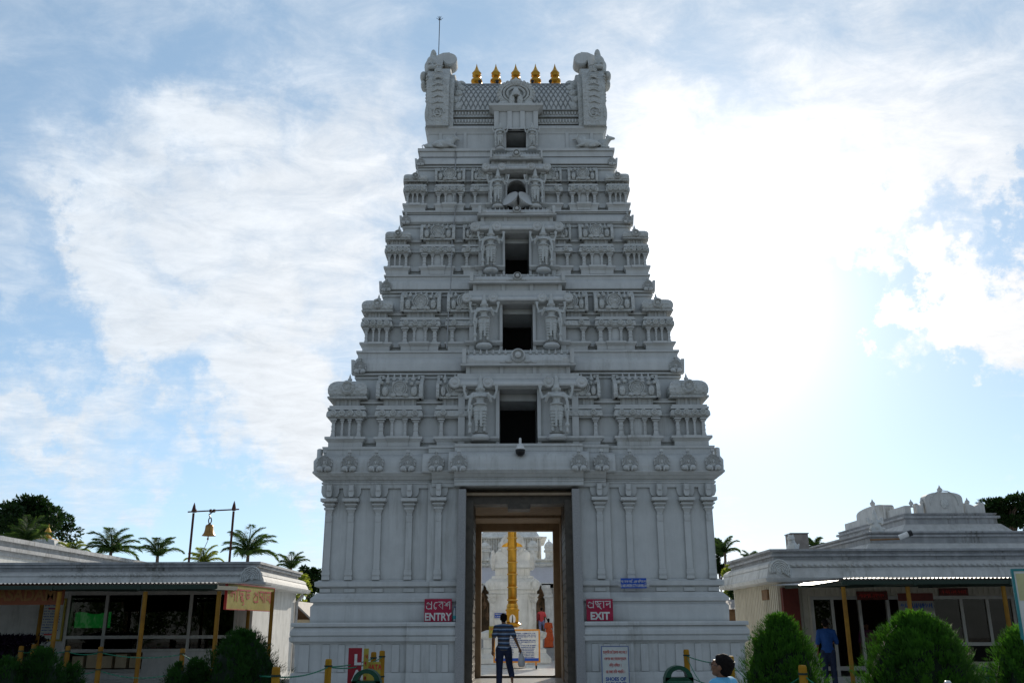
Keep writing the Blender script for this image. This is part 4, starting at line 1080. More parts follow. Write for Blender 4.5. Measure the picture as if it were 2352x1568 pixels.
def ybd(w): return [('lettering', join(*[scribble(w*.2, w*.85, 1.0-.14*i, .08, i, .008) for i in range(5)]), M_['redpaint'])]
xa, xb = SX(836, 1488, 19.9), SX(847, 1488, 19.9)
sign('narrow_yellow_board', 'narrow upright yellow board with faint red letters beside the red board', (xa, 19.9), (xb, 19.9), SZ(840, 1488, 19.9)-1.2, 1.2, M_['signyel'], ybd)
def yb2(w): return [('lettering', text_mb('KHATA', .10, (w*.5, -.004, .32), bold=.03, squeeze=.8), M_['redpaint'])]
xa, xb = SX(838, 1520, 20.3), SX(874, 1520, 20.3)
sign('low_yellow_board', 'low yellow board with red capitals standing between the amber posts', (xa, 20.3), (xb, 20.3), SZ(856, 1519, 20.3)-.42, .42, M_['signyel'], yb2)

# ================================================================== BOLLARDS AND ROPES
PH = 1.18
posts = {}
post0 = None
def post(key, x, y, label, w=None, Y=None, m='yellow2'):
    """post whose top is at photo (x, y) on depth Y"""
    global post0
    X, Z = S(x, y, Y)
    root = empty('bollard_post', (X, Y, 0), label, 'post', 'amber rope posts in front of the tower and shops')
    b = MB(); r = .062; b.lathe([(r*1.6,0),(r*1.6,.03),(r,.05),(r,Z-.05),(r*1.0,Z-.035),(r*.85,Z-.005),(r*.3,Z)], (X, Y, 0), 14); b.build('shaft', M_[m], root)
    for zz_ in (Z-.14, Z-.55): MB().lathe([(r+.012, 0), (r+.012, .03)], (X, Y, zz_), 12).build('rope_ring', M_['greensteel'], root)
    posts[key] = (X, Y, Z)
post('a', 50, 1482, 'dark amber post at the far left before the shop, leftmost of all', Y=24.5, m='yellow')
post('b', 79, 1478, 'dark amber post second from the left before the shop', Y=25.0, m='yellow')
post('c', 157, 1482, 'dark amber post below the yellow price notice of the left shop', Y=24.5, m='yellow')
post('d', 232, 1484, 'dark amber post before the shop display window with the green cloth', Y=24.0, m='yellow')
post('e', 420, 1488, 'dark amber post just left of the round left shrub', Y=24.0, m='yellow')
post('f', 635, 1530, 'bright amber post right of the big left shrub', Y=14.3)
post('g', 755, 1512, 'bright amber post left of the red letter board', Y=17.9)
post('h', 858.5, 1496, 'amber post right behind the left green bin', Y=21.6)
post('i', 878, 1493, 'tall thin amber post right of the left green bin', Y=21.3)
post('j', 1576, 1490, 'amber post rising behind the right green bin', Y=21.3)
post('k', 1678, 1505, 'amber post right behind the head of the man in light blue', Y=18.5)
post('l', 1842.5, 1526, 'bright amber post in front of the first right shrub', Y=14.5)
rope_n = 0
def rope(a, b, drop, sag, label, db=None):
    pa, pb = Vector(posts[a]), Vector(posts[b]); db = drop if db is None else db
    pa = pa-Vector((0,0,drop)); pb = pb-Vector((0,0,db)); pts = []
    n = max(14, int((pb-pa).length*22)); 
    for i in range(n+1):
        t = i/n; q = pa.lerp(pb, t); q.z -= sag*4*t*(1-t); pts.append(q)
    m = MB(); m.tube(pts, .008, 5)
    for k in range(2):       # twisted strands
        m.tube([q+Vector((0, math.cos(i*1.3+k*math.pi), math.sin(i*1.3+k*math.pi)))*.007 for i, q in enumerate(pts)], .007, 4)
    tag(m.build('rope', M_['rope']), label, 'rope', 'green ropes strung between the posts')
def ropes(a, b, s1, s2, where):
    rope(a, b, .14, s1, 'upper green rope sagging '+where); rope(a, b, .55, s2, 'lower green rope hanging '+where)
ropes('a', 'b', .05, .08, 'between the two leftmost posts')
ropes('b', 'c', .05, .08, 'left of the price notice post')
ropes('c', 'd', .06, .10, 'below the shop window with the green cloth')
ropes('d', 'e', .10, .16, 'across the long shop counter')
ropes('e', 'f', .12, .18, 'behind the big left shrub')
ropes('f', 'g', .06, .14, 'right of the big left shrub')
ropes('g', 'i', .10, .38, 'across the red letter board')
ropes('g', 'h', .04, .12, 'from the bright post to the bin post')
ropes('j', 'k', .05, .07, 'behind the man in light blue')
rope('j', 'k', .14, .55, 'slack green rope drooping deeply left of the man in light blue')
ropes('k', 'l', .30, .25, 'across the first right shrub')
X, Z = S(2176, 1562, 12.5)
posts['m'] = (X, 12.5, Z); 
root = empty('steel_post', (X, 12.5, 0), 'polished steel post top with round cap before the large right shrub', 'post')
MB().lathe([(.03,0),(.03,Z-.08),(.045,Z-.07),(.05,Z-.03),(.03,Z)], (X, 12.5, 0), 14).build('shaft', painted('steel', (.6,.6,.58), metallic=.9, rough=.25), root, smooth=True)
rope('l', 'm', .14, .35, 'green rope running down right of the first right shrub')

# ================================================================== BINS
def bin_(x, y, Y, label, w):
    X, Z = S(x, y, Y); r = w/2
    root = empty('litter_bin', (X, Y, 0), label, 'litter bin', 'hooded green litter bins')
    b = MB(); b.lathe([(r*.78,.06),(r*.80,.10),(r*.97,Z-.42),(r,Z-.40),(r*1.05,Z-.39),(r*1.05,Z-.31),(r,Z-.30)], (X, Y, 0), 24); b.build('drum', M_['bin'], root, smooth=False)
    # hood: arch band with an opening front and back
    h = MB(); out_, inn = [], []
    n = 14; hz = Z-.31; hh = .31
    for i in range(n+1):
        a = math.pi*i/n; out_.append((X+math.cos(a)*r*1.0, hz+math.sin(a)**.85*hh)); inn.append((X+math.cos(a)*r*.58, hz+.09+math.sin(a)**.85*(hh*.46)))
    for yy in (Y-r*.55, Y+r*.55):
        V = [(q[0], yy, q[1]) for q in out_]+[(q[0], yy, q[1]) for q in inn]
        h.add(V, [(i, i+1, n+2+i, n+1+i) for i in range(n)])
    k = n+1
    V = [(q[0], Y-r*.55, q[1]) for q in out_]+[(q[0], Y+r*.55, q[1]) for q in out_]; h.add(V, [(i, i+1, k+i+1, k+i) for i in range(n)])
    V = [(q[0], Y-r*.55, q[1]) for q in inn]+[(q[0], Y+r*.55, q[1]) for q in inn]; h.add(V, [(i, i+1, k+i+1, k+i) for i in range(n)])
    h.box(X-r, X+r, Y-r*.55, Y+r*.55, hz-.0, hz+.09); h.lathe([(r*1.08,0),(r*1.10,.03),(r*1.0,.06)], (X, Y, hz-.03), 24)
    h.build('hood', M_['bin'], root)
    f = MB()
    for s in (-1, 1): f.tube([(X+s*r*1.15, Y, 0), (X+s*r*1.15, Y, Z-.36), (X+s*r*1.0, Y, Z-.36)], .018, 6)
    f.tube([(X-r*1.15, Y-.2, .02), (X-r*1.15, Y+.2, .02)], .018, 6); f.tube([(X+r*1.15, Y-.2, .02), (X+r*1.15, Y+.2, .02)], .018, 6)
    f.build('stand', M_['black'], root)
bin_(844, 1535, 19.2, 'dark green hooded litter bin before the red letter board on the left', .56)
bin_(1556, 1527, 19.5, 'dark green hooded litter bin left of the man in light blue', .56)
bin_(2250, 1529, 22, 'dark green hooded litter bin half hidden between the two right shrubs', .56)
# ================================================================== LEFT SHOP
def MB_scale(mb, sx_, sz_):
    mb.v = [(q[0]*sx_, q[1], q[2]*sz_) for q in mb.v]; return mb
def shop_cornice(root, x0, x1, yf, yb, sgn, yv, lab='cornice'):
    """sgn +1: the free corner is at x1; -1: at x0.  yv: photo levels at the free corner"""
    def rr(e, z): 
        return (x0-(e if sgn < 0 else 0), x1+(e if sgn > 0 else 0), yf-e, yb+e, z)
    z = lambda v: SZ(CX, v, yf-.15)
    par = MB()
    par.rects([rr(.02, z(yv[2])), rr(.02, z(yv[1])-.0), rr(.07, z(yv[1])+.01), rr(.07, z(yv[1])+.05), rr(.03, z(yv[1])+.06), rr(.04, z(yv[0])-.05), rr(.10, z(yv[0])-.04), rr(.10, z(yv[0]))])
    par.build('parapet', M_['parapet'], root)
    kk = MB(); zl, zt = z(yv[4]), z(yv[2]); h = zt-zl
    kk.rects([rr(-.02, zl-.05), rr(.24, zl-.04), rr(.26, zl), rr(.27, zl+.03), rr(.235, zl+.035), rr(.22, zl+h*.18), rr(.20, zl+h*.4), rr(.165, zl+h*.62), rr(.155, zl+h*.63)])
    kk.rects([rr(.155, zl+h*.63), rr(.175, zl+h*.64), rr(.165, zl+h*.80), rr(.12, zl+h*.93), rr(.05, zt+.005)])
    kk.build('eave_moulding', M_['shop'], root)
    rp = MB(); zr = zl+h*.72; e = .185
    L0 = x1-x0; n = int(L0/.11)
    for i in range(n):
        x = x0+L0*(i+.5)/n
        if -8.5 < x < 9.5: rp.ell((x, yf-e+.0, zr), (.054, .030, .026), 7, 5, rot=Matrix.Rotation(R(22), 4, 'Y'))
    rp.build('rope_moulding', M_['shop'], root)
    # carved corner swirl
    cs = MB(); xc = x1 if sgn > 0 else x0
    for k in range(5):
        r = .20-.035*k
        cs.tube([(xc-sgn*(.02)+sgn*.0-sgn*r*math.cos(R(a))*.9, yf-.235+.02*math.sin(R(a)), zl+h*.42+r*math.sin(R(a))*1.0) for a in range(-30, 200, 20)], .02, 6)
    cs.ell((xc, yf-.12, zl+h*.42), (.14, .12, h*.42), 12, 8)
    cs.build('corner_swirl', M_['carvef'], root)
def awning(root, x0, x1, y0, y1, z0, z1, postx, sgn, ppost):
    """corrugated sheets from the wall (y1,z1) to the front edge (y0,z0)"""
    a = MB(); n = int((x1-x0)/.0125); vs = []; 
    for j, (y, zz_) in enumerate(((y0, z0), ((y0+y1)/2, (z0+z1)/2), (y1, z1))):
        for i in range(n+1):
            x = x0+(x1-x0)*i/n; vs.append((x, y, zz_+.0085*math.sin(2*math.pi*x/.062)))
    for j in range(2):
        for i in range(n): a.f.append((j*(n+1)+i, j*(n+1)+i+1, (j+1)*(n+1)+i+1, (j+1)*(n+1)+i)); a.mi.append(0)
    a.v = vs; sheet = a.build('awning', M_['tin'], root)
    s = MB(); s.box(x0, x1, y0+.03, y0+.08, z0-.085, z0-.025); s.box(x0, x1, (y0+y1)/2, (y0+y1)/2+.05, (z0+z1)/2-.10, (z0+z1)/2-.035)
    for x in postx: 
        sl = (z1-z0)/(y1-y0); s.loft([[(x-.02,y0+.02,z0-.10),(x+.02,y0+.02,z0-.10),(x+.02,y0+.02,z0-.04),(x-.02,y0+.02,z0-.04)],[(x-.02,y1,z1-.10),(x+.02,y1,z1-.10),(x+.02,y1,z1-.04),(x-.02,y1,z1-.04)]])
    s.build('awning_beam', M_['greensteel'], root)
    for x, y in ppost:
        zt = z0+(z1-z0)*(y-y0)/(y1-y0)-.12
        MB().lathe([(.032,0),(.032,zt)], (x, y, 0), 12).build('awning_post', M_['yellow'], root)
KSHOP = 30/17.4
KS[0] = KSHOP
YS = 17.4; YB = 20.8
XL = SX(577, 1450, YS)
shop = empty('shop_building', (-12, 19, 0), 'low white shop building left of the tower with tin awning and dark windows', 'shop building')
ox0, ox1 = SX(152, 1420, YS), SX(543, 1420, YS); wz1 = SZ(350, 1359, YS); cz = SZ(350, 1495, YS)
b = MB(); top = 2.75; XF = -19.0
b.box(ox1, XL, YS, YB, 0, top); b.box(XF, ox0, YS, YB, 0, top); b.box(ox0, ox1, YS, YS+.2, wz1, top); b.box(ox0, ox1, YS, YS+.2, 0, cz-.30)
b.box(SX(328, 1500, YS), ox1, YS-.002, YS+.2, cz-.31, cz); b.box(ox0, ox1, YB-.2, YB, 0, top); b.box(ox0, ox1, YS+.2, YB-.2, top-.1, top)
b.build('wall', M_['shop'], shop)
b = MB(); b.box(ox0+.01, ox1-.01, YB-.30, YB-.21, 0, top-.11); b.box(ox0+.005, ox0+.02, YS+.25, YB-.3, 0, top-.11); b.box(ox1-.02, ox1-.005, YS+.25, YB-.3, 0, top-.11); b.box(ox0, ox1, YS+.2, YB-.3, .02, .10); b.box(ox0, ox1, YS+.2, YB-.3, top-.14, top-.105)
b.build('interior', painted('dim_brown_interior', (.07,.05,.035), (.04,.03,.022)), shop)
shop_cornice(shop, XF, XL, YS, YB, 1, (1286, 1299, 1307, 1318, 1338))
# window frames and panes
fr = MB(); ZT = wz1; zm = SZ(350, 1462, YS); zl_ = SZ(350, 1493, YS)
mull = [154, 242, 325, 436, 541]; t = .028; yw = YS-.012
for px in mull: x = SX(px, 1420, YS); fr.box(x-t, x+t, yw, YS+.05, zl_, ZT)
for zz_ in (ZT-.02, zm, zl_): fr.box(ox0, ox1, yw-.004, YS+.046, zz_-t, zz_+t)
fr.box(SX(152, 1420, YS)-.02, SX(328, 1500, YS), yw-.006, YS+.03, cz-.36, cz-.30)
fr.build('window_frame', M_['alu'], shop)
for i in range(4):
    xa, xb = SX(mull[i], 1420, YS)+t, SX(mull[i+1], 1420, YS)-t
    MB().box(xa, xb, YS+.02, YS+.026, zm+t, ZT-.05).build('window_pane', M_['glass'], shop)
    MB().box(xa, xb, YS+.02, YS+.026, zl_+t, zm-t).build('window_pane', M_['glass'], shop)
# goods inside
def put(name, label, cat, mb, m, **k): return tag(mb.build(name, m, **k), label, cat)
yg = YS+.28
gx0, gx1 = SX(166, 1420, yg), SX(255, 1420, yg)
em = painted('glowing_green_cloth', (.03,.55,.12), (.02,.42,.08)); em.node_tree.nodes['Principled BSDF'].inputs['Emission Color'].default_value = (.02,.5,.1,1); em.node_tree.nodes['Principled BSDF'].inputs['Emission Strength'].default_value = .22  # emission added to the cloth so it glows without any lamp
g_ = MB(); n = 20
vs = []
for i in range(n+1):
    x = gx0+(gx1-gx0)*i/n; vs += [(x, yg+.03*math.sin(i*1.1), SZ(200, 1441, yg)), (x, yg+.03*math.sin(i*1.1+.3), SZ(200, 1407, yg)-.0+.02*math.sin(i*.4))]
g_.add(vs, [(2*i, 2*i+2, 2*i+3, 2*i+1) for i in range(n)])
put('glowing_cloth', 'green cloth with an added glow hanging inside the left shop window', 'cloth', g_, em)
cn = MB(); cn.box(ox0+.2, ox1-.2, YS+.5, YS+1.0, .1, SZ(350, 1497, YS+.5)); put('shop_counter', 'long dark counter inside the left shop', 'counter', cn, M_['wood'])
random.seed(3)
for i, (px, c, lb) in enumerate(((352, (.65,.12,.05), 'orange-red packet on the left shop counter'), (372, (.60,.20,.22), 'salmon packet beside the orange-red one on the left shop counter'), (388, (.45,.06,.10), 'crimson packet at the end of the row on the left shop counter'), (335, (.03,.30,.30), 'small teal packet on the left shop counter'))):
    x = SX(px, 1490, YS+.6); z0 = SZ(350, 1497, YS+.5)
    b = MB(); w_ = .11 if i < 3 else .05; b.rects([(x-w_*.5, x+w_*.5, YS+.58, YS+.70, z0), (x-w_*.55, x+w_*.52, YS+.56, YS+.72, z0+.04), (x-w_*.4, x+w_*.45, YS+.6, YS+.69, z0+.09)])
    put('sweet_packet', lb, 'packet', b, simple('packet', c))
for i in range(6):
    x = ox0+.15+i*.26; b = MB().box(x, x+.2, YS+.12, YS+.3, cz-.28, cz-.08+.03*(i % 2))
    put('display_box', 'tan display box number of the low case', 'box', b, M_['cream'])
    b = bpy.data.objects[list(WL.keys())[-1]]; b['label'] = 'tan goods box in the low display case under the left shop window'; b['group'] = 'boxes in the low display case'
# price notice and signs
yy = YS-.03
def price(w):
    ls = [scribble(w*.12, w*.88, 1.02-.085*i, .035, 40+i, .004) for i in range(11)]
    return [('heading', join(scribble(w*.08, w*.92, 1.10, .05, 3, .006), MB().box(w*.3, w*.7, -.003, 0, .92, .97), MB().box(w*.25, w*.75, -.003, 0, .12, .17)), M_['redpaint']), ('lettering', join(*ls), M_['bluetext'])]
xa, xb = SX(93, 1420, yy), SX(152, 1420, yy)
sign('price_notice', 'yellow framed pale price list on the wall left of the shop windows', (xa, yy), (xb-.07, yy), SZ(120, 1467, yy), SZ(120, 1378, yy)-SZ(120, 1467, yy), M_['signpale'], lambda w: [(n_, MB_scale(m_, 1, (SZ(120, 1378, yy)-SZ(120, 1467, yy))/1.2), mm_) for n_, m_, mm_ in price(w)], frame=(M_['signyel'], .035), thick=.015)

yo = 14.35
def pras(w): return [('lettering', text_mb('PRASADAM', .17, (w*.56, -.004, .15), bold=.03, squeeze=.92), simple('dull_amber_lettering', (.22,.10,.02)))]
xa, xb = -9.0, SX(146, 1370, yo)
sign('prasadam_sign', 'dark red-brown hanging sign with capital letters under the awning at the far left', (xb-1.55, yo), (xb, yo), SZ(80, 1388, yo), .30, simple('brown_sign', (.20,.05,.01)), pras)
def laddu(w):
    b = glyphs([('l',.9),('aa',.3),('ddu',1.0),('dd',.9)], w*.06, .12, w*.125, .18, -.004, .013)
    b2 = glyphs([('p',1),('s',.9),('aa',.3),('d',.9)], w*.54, .12, w*.115, .18, -.004, .013)
    return [('lettering', b, M_['redpaint']), ('lettering', b2, M_['redpaint'])]
pa, pb = (SX(520, 1380, 14.8), 14.8), (SX(628, 1380, 16.8), 16.8)
sign('sweet_shop_sign', 'yellow sign with red Assamese words hanging at the end of the left awning', pa, pb, SZ(560, 1399, 15.5), .375, M_['signyel'], laddu, frame=(M_['redpaint'], .012))
awning(shop, XF, -4.33, 14.0, YS-.2, 2.40, 2.50, [SX(p, 1340, 14.2) for p in (500, 330, 132)], 1,
       [(SX(500, 1400, 14.1), 14.1), (SX(330, 1400, 14.1), 14.1), (SX(132, 1400, 14.1), 14.1), (SX(95, 1400, 15.6), 15.6), (SX(571, 1400, 16.9), 16.9), (SX(624, 1400, 16.4), 16.4)])
dr = MB(); dr.tube([(XL+.04, YB-.05, 0), (XL+.04, YB-.05, 2.3), (XL+.16, YB-.02, 2.45)], .035, 8); dr.build('drain_pipe', M_['parapet'], shop)
# purple hedge
# bell frame on the shop roof
YBL = 19.0; rz = SZ(480, 1292, YBL)-.1
bell_root = empty('bell_frame', (SX(485, 1283, YBL), YBL, rz-.2), 'rust-brown pipe frame standing on the left shop roof', 'bell frame')
def P3(x, y, Y): X, Z = S(x, y, Y); return (X, Y, Z)
for px0, px1, pyt in ((434, 445, 1155), (527, 538.5, 1151)):
    X = SX(px0+.3, 1283, YBL); zt = SZ(px1, pyt, YBL)
    b = MB(); b.lathe([(.024, rz-.2), (.024, zt-.20)], (X, YBL, 0), 10); b.lathe([(.024, 0), (.06, .02), (.045, .04), (.024, .14), (.004, .20)], (X, YBL, zt-.19), 10); b.build('pipe_post', M_['rust'], bell_root)
zb_ = SZ(490, 1172.5, YBL)
b = MB(); b.tube([(SX(434, 1172, YBL)-.02, YBL, zb_-.02), (SX(549, 1172, YBL), YBL, zb_+.03)], .014, 8)
for px in (449, 484, 492): b.lathe([(.035, -.02), (.035, .02)], (SX(px, 1172, YBL), YBL, zb_), 10, axis='x')
b.build('cross_pipe', M_['rust'], bell_root)
xb_ = SX(481, 1210, YBL); zlow = SZ(480, 1230, YBL); hb = SZ(480, 1203, YBL)-zlow
bell = empty('brass_bell', (xb_, YBL, zlow), 'brass temple bell hanging from the rust-brown pipe frame', 'bell')
b = MB(); b.lathe([(.0,hb*.97),(.05,hb*.96),(.075,hb*.90),(.08,hb*.8),(.085,hb*.5),(.10,hb*.25),(.125,hb*.08),(.14,0),(.13,0),(.11,.03),(.07,hb*.5),(.06,hb*.85),(.0,hb*.88)][::-1], (xb_, YBL, zlow), 24); b.build('bell_body', M_['brass'], bell, smooth=True)
b = MB(); pts = [(xb_, YBL, zlow+hb*.96), (xb_-.01, YBL, zlow+hb*1.05)]; b.tube(pts, .03, 8)
ring_ = [(xb_+.0+.03*math.cos(R(a)), YBL, zlow+hb*1.05+.06+.06*math.sin(R(a))) for a in range(0, 361, 30)]; b.tube(ring_, .012, 6)
b.tube([(xb_, YBL, zlow+hb*1.05+.12), (xb_-.03, YBL, zlow+hb*1.05+.18), (xb_+.04, YBL, zlow+hb*1.05+.24), (xb_+.03, YBL, zb_-.02)], .014, 6)
b.build('hanger_chain', M_['black'], bell)
b = MB(); b.tube([(xb_, YBL, zlow+.1), (xb_-.01, YBL, zlow-.05)], .012, 6); b.ell((xb_-.01, YBL, zlow-.06), (.02, .02, .03)); b.build('clapper', M_['brass'], bell, smooth=True)
b = MB(); b.tube([(xb_-.01, YBL, zlow-.1), (xb_-.14, YBL, zlow-.45), (xb_-.25, YBL, rz+.02)], .007, 5); b.build('pull_rope', M_['parapet'], bell)

# higher white wing behind, running back from the left edge
back = empty('rear_white_building', (-16, 34, 0), 'higher white building with stepped parapet behind the left shop roof', 'building')
Xw = SX(0, 1232, 26.0)
b = MB(); hz = SZ(0, 1232, 26.0)
b.box(Xw-6, Xw, 24.0, 44.0, 0, hz-.5); b.build('wall', M_['shop'], back)
b = MB()
for e, z0, z1 in ((.05, hz-.50, hz-.36), (.14, hz-.36, hz-.26), (.08, hz-.26, hz-.12), (.20, hz-.12, hz)): b.box(Xw-6, Xw+e, 24.0-e, 44.0, z0, z1)
b.build('parapet', M_['parapet'], back)
Yk = 36.0; xk = SX(106, 1250, Yk); zk = SZ(106, 1262, Yk)
kup = empty('gilded_cupola', (xk, Yk, 0), 'small cupola with gold tip behind the far left roof', 'cupola')
b = MB(); b.box(xk-.7, xk+.7, Yk-.7, Yk+.7, 0, zk); b.rects([(xk-.7, xk+.7, Yk-.7, Yk+.7, zk), (xk-.55, xk+.55, Yk-.55, Yk+.55, zk+.3), (xk-.2, xk+.2, Yk-.2, Yk+.2, zk+.42)]); b.build('roof', M_['shop'], kup)
b = MB(); b.lathe([(.10,0),(.16,.08),(.05,.18),(.12,.28),(.03,.45),(.0,.6)], (xk, Yk, zk+.40), 10); b.build('finial', M_['goldpaint'], kup)
b = MB(); b.rects([(xk-.72, xk+.72, Yk-.72, Yk+.72, zk+.0), (xk-.3, xk+.3, Yk-.3, Yk+.3, zk+.40)]); b.v = [(q[0], q[1], q[2]+.004) for q in b.v]; b.build('gold_tiles', M_['goldpaint'], kup)
# small gabled shed between the shop and the tower
Yh = 27.0; sh = empty('gabled_shed', (SX(692, 1400, Yh), Yh, 0), 'small brown gabled shed with grey roof between the left shop and the tower', 'shed')
xa, xm, xb = SX(655, 1400, Yh), SX(678, 1380, Yh), SX(712, 1400, Yh); ze, zr = SZ(690, 1412, Yh), SZ(690, 1379, Yh)
b = MB(); b.box(xa, xb, Yh, Yh+3, 0, ze-.1); b.prism([(xa, ze-.1), (xb, ze-.1), (xm, zr-.1)], Yh+.3, Yh+3); b.build('wall', M_['wood'], sh)
b = MB(); b.box(xa-.1, xb+.1, Yh-.05, Yh, ze-.42, ze-.12); b.build('fascia', M_['cream'], sh)
b = MB()
for (p, q) in (((xa-.2, ze-.2), (xm, zr)), ((xm, zr), (xb+.15, ze-.12))):
    b.loft([[(p[0], Yh-.3, p[1]-.06), (q[0], Yh-.3, q[1]-.06), (q[0], Yh-.3, q[1]), (p[0], Yh-.3, p[1])], [(p[0], Yh+3.2, p[1]-.06), (q[0], Yh+3.2, q[1]-.06), (q[0], Yh+3.2, q[1]), (p[0], Yh+3.2, p[1])]])
b.build('roof', M_['brownroof'], sh)

# ================================================================== RIGHT SHOP
XR = SX(1789, 1400, YS); XE = 19.0
rs = empty('ribbed_shop_building', (12, 19, 0), 'cream ribbed shop building right of the tower with stepped white roof and awning', 'shop building')
b = MB()
r0, r1 = SX(1862, 1400, YS), SX(2335, 1400, YS); zt_ = SZ(2000, 1372, YS); zb_w = SZ(2200, 1478, YS)
b.box(XR, r0, YS, YB, 0, 2.75); b.box(r1, XE, YS, YB, 0, 2.75); b.box(r0, r1, YS, YS+.2, zt_, 2.75)
b.box(SX(2020, 1400, YS), r1, YS, YS+.2, 0, zb_w-.3); b.box(r0, r1, YB-.2, YB, 0, 2.75); b.box(r0, r1, YS+.2, YB-.2, 2.65, 2.75)
b.box(SX(2075, 1400, YS), SX(2143, 1400, YS), YS-.003, YS+.2, .1, zt_+.01)
b.build('wall', M_['rib'], rs)
b = MB()
for i in range(26): 
    y = YS+.05+i*(YB-YS-.1)/26; b.box(XR-.018, XR+.01, y, y+.05, 0, 2.5)
for i in range(7):
    x = XR+.04+i*.10
    if x < r0: b.box(x, x+.05, YS-.018, YS+.01, 0, 2.5)
for i in range(46):
    x = r0+i*.10
    if x < r1: b.box(x, x+.05, YS-.018, YS+.01, zt_+.06, 2.6)
b.build('wall_rib', M_['rib'], rs)
MB().box(XR-.04, XR+.02, YS+.55, YS+.95, SZ(1789, 1364, YS)-.08, SZ(1789, 1350, YS)).build('vent_hood', M_['wood'], rs)
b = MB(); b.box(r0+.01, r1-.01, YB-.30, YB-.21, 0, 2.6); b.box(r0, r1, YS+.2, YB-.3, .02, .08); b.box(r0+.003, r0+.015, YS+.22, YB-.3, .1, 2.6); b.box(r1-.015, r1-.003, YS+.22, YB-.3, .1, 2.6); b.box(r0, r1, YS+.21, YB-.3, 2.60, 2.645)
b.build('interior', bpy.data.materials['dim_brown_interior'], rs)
shop_cornice(rs, XR, XE, YS, YB, -1, (1262, 1280, 1288, 1296, 1333))
awning(rs, SX(1935, 1335, 14), XE, 14.0, YS-.2, SZ(2100, 1330, 14.0)+.02, 2.50, [SX(p, 1340, 14.2) for p in (1938, 2091, 2308)], -1, [(SX(1942, 1400, 14.1), 14.1), (SX(2091, 1400, 14.1), 14.1), (SX(2312, 1400, 14.1), 14.1)])
b = MB(); x0_ = SX(1775, 1340, 16.8); b.quad((x0_, YS-.2, 2.46), (SX(1935, 1335, 14), YS-.2, 2.48), (SX(1935, 1335, 14), 14.02, SZ(2100, 1330, 14.0)), (SX(1868, 1342, 14.6), 14.6, 2.36)); b.build('awning_end_sheet', M_['tin'], rs)
b = MB(); b.box(SX(1799, 1400, 17.3), SX(1836, 1400, 17.3), 17.25, 17.4, 0, 2.42); b.build('maroon_column', M_['maroon'], rs)
for k in range(9): pass
fr = MB(); t = .028
for px in (1866, 1912, 1975, 2040): x = SX(px, 1400, YS); fr.box(x-t, x+t, YS-.02, YS+.04, .1, zt_-.0)
for px in (2145, 2212, 2272, 2331): x = SX(px, 1420, YS); fr.box(x-t, x+t, YS-.02, YS+.04, zb_w, zt_)
fr.box(r0, r1, YS-.03, YS+.03, zt_-.03, zt_+.03); fr.box(SX(2143, 1400, YS), r1, YS-.03, YS+.03, zb_w-.03, zb_w+.03); fr.box(r0, SX(2000, 1400, YS), YS-.03, YS+.02, SZ(1900, 1532, YS)-.05, SZ(1900, 1532, YS)+.02)
fr.build('window_frame', M_['alu'], rs)
for a, c in ((2145, 2212), (2212, 2272), (2272, 2331)):
    MB().box(SX(a, 1420, YS)+t, SX(c, 1420, YS)-t, YS+.005, YS+.012, zb_w+.03, zt_-.03).build('window_pane', M_['glass'], rs)
MB().box(SX(1866, 1400, YS)+t, SX(1912, 1400, YS)-t, YS+.005, YS+.012, .2, zt_-.03).build('window_pane', M_['glass'], rs)
dk = MB(); dk.box(SX(2143, 1420, YS), r1, YS-.01, YS+.1, zb_w-.30, zb_w-.035); dk.build('counter_front', M_['darkin'], rs)
for (px0, px1, py0, py1, lb, sd_, mcol) in ((1968, 2038, 1357, 1377, 'dark red sign with illegible letters above the left door of the ribbed shop', 11, M_['maroon']), (2158, 2224, 1350, 1367, 'dark red sign above the windows of the ribbed shop', 12, M_['maroon'])):
    ys_ = YS-.05; xa, xb = SX(px0, 1360, ys_), SX(px1, 1360, ys_); z0 = SZ(px0, py1, ys_); h = SZ(px0, py0, ys_)-z0
    sign('shop_sign', lb, (xa, ys_), (xb, ys_), z0, h, mcol, lambda w, h=h, sd_=sd_: [('lettering', scribble(w*.08, w*.92, h*.28, h*.42, sd_, .007), M_['redpaint'])], thick=.02)
ys_ = 16.3; xa, xb = SX(2062, 1370, ys_), SX(2143, 1370, ys_); z0 = SZ(2100, 1403, ys_)
sign('hanging_shop_sign', 'larger sign with red and blue lines behind the middle post of the ribbed shop', (xa, ys_), (xb, ys_), z0, SZ(2100, 1362, ys_)-z0, simple('dim_white_board', (.30,.29,.27)), lambda w: [('red_band', MB().box(0, w, -.004, 0, .17, .30), M_['maroon']), ('lettering', scribble(w*.06, w*.94, .05, .08, 5, .009), M_['bluetext'])], thick=.02)
# stepped roof above
def tierbox(nm, m, prof): b = MB(); b.rects(prof); return b.build(nm, m, rs)
Y2 = 19.6; X2 = SX(2003, 1222, Y2); z2 = SZ(2003, 1221, Y2); zlow2 = SZ(2003, 1262, YS)-.25
H2 = z2-zlow2
def r2(e, z): return (X2-e, 22, Y2-e, 30+e, z)
tierbox('upper_roof_slope', M_['shop'], [r2(.35, zlow2), r2(.35, zlow2+.1), r2(.33, z2-.52), r2(.27, z2-.50), r2(.24, z2-.36), r2(.16, z2-.26), r2(.12, z2-.24)])
tierbox('upper_parapet', M_['parapet'], [r2(.06, z2-.24), r2(.06, z2-.12), r2(.12, z2-.11), r2(.12, z2-.07), r2(.08, z2-.06), r2(.14, z2-.03), r2(.14, z2)])
rp = MB()
for i in range(70):
    x = X2+.15+i*.14; rp.ell((x, Y2-.29, z2-.42), (.065, .035, .05), 7, 5, rot=Matrix.Rotation(R(22), 4, 'Y'))
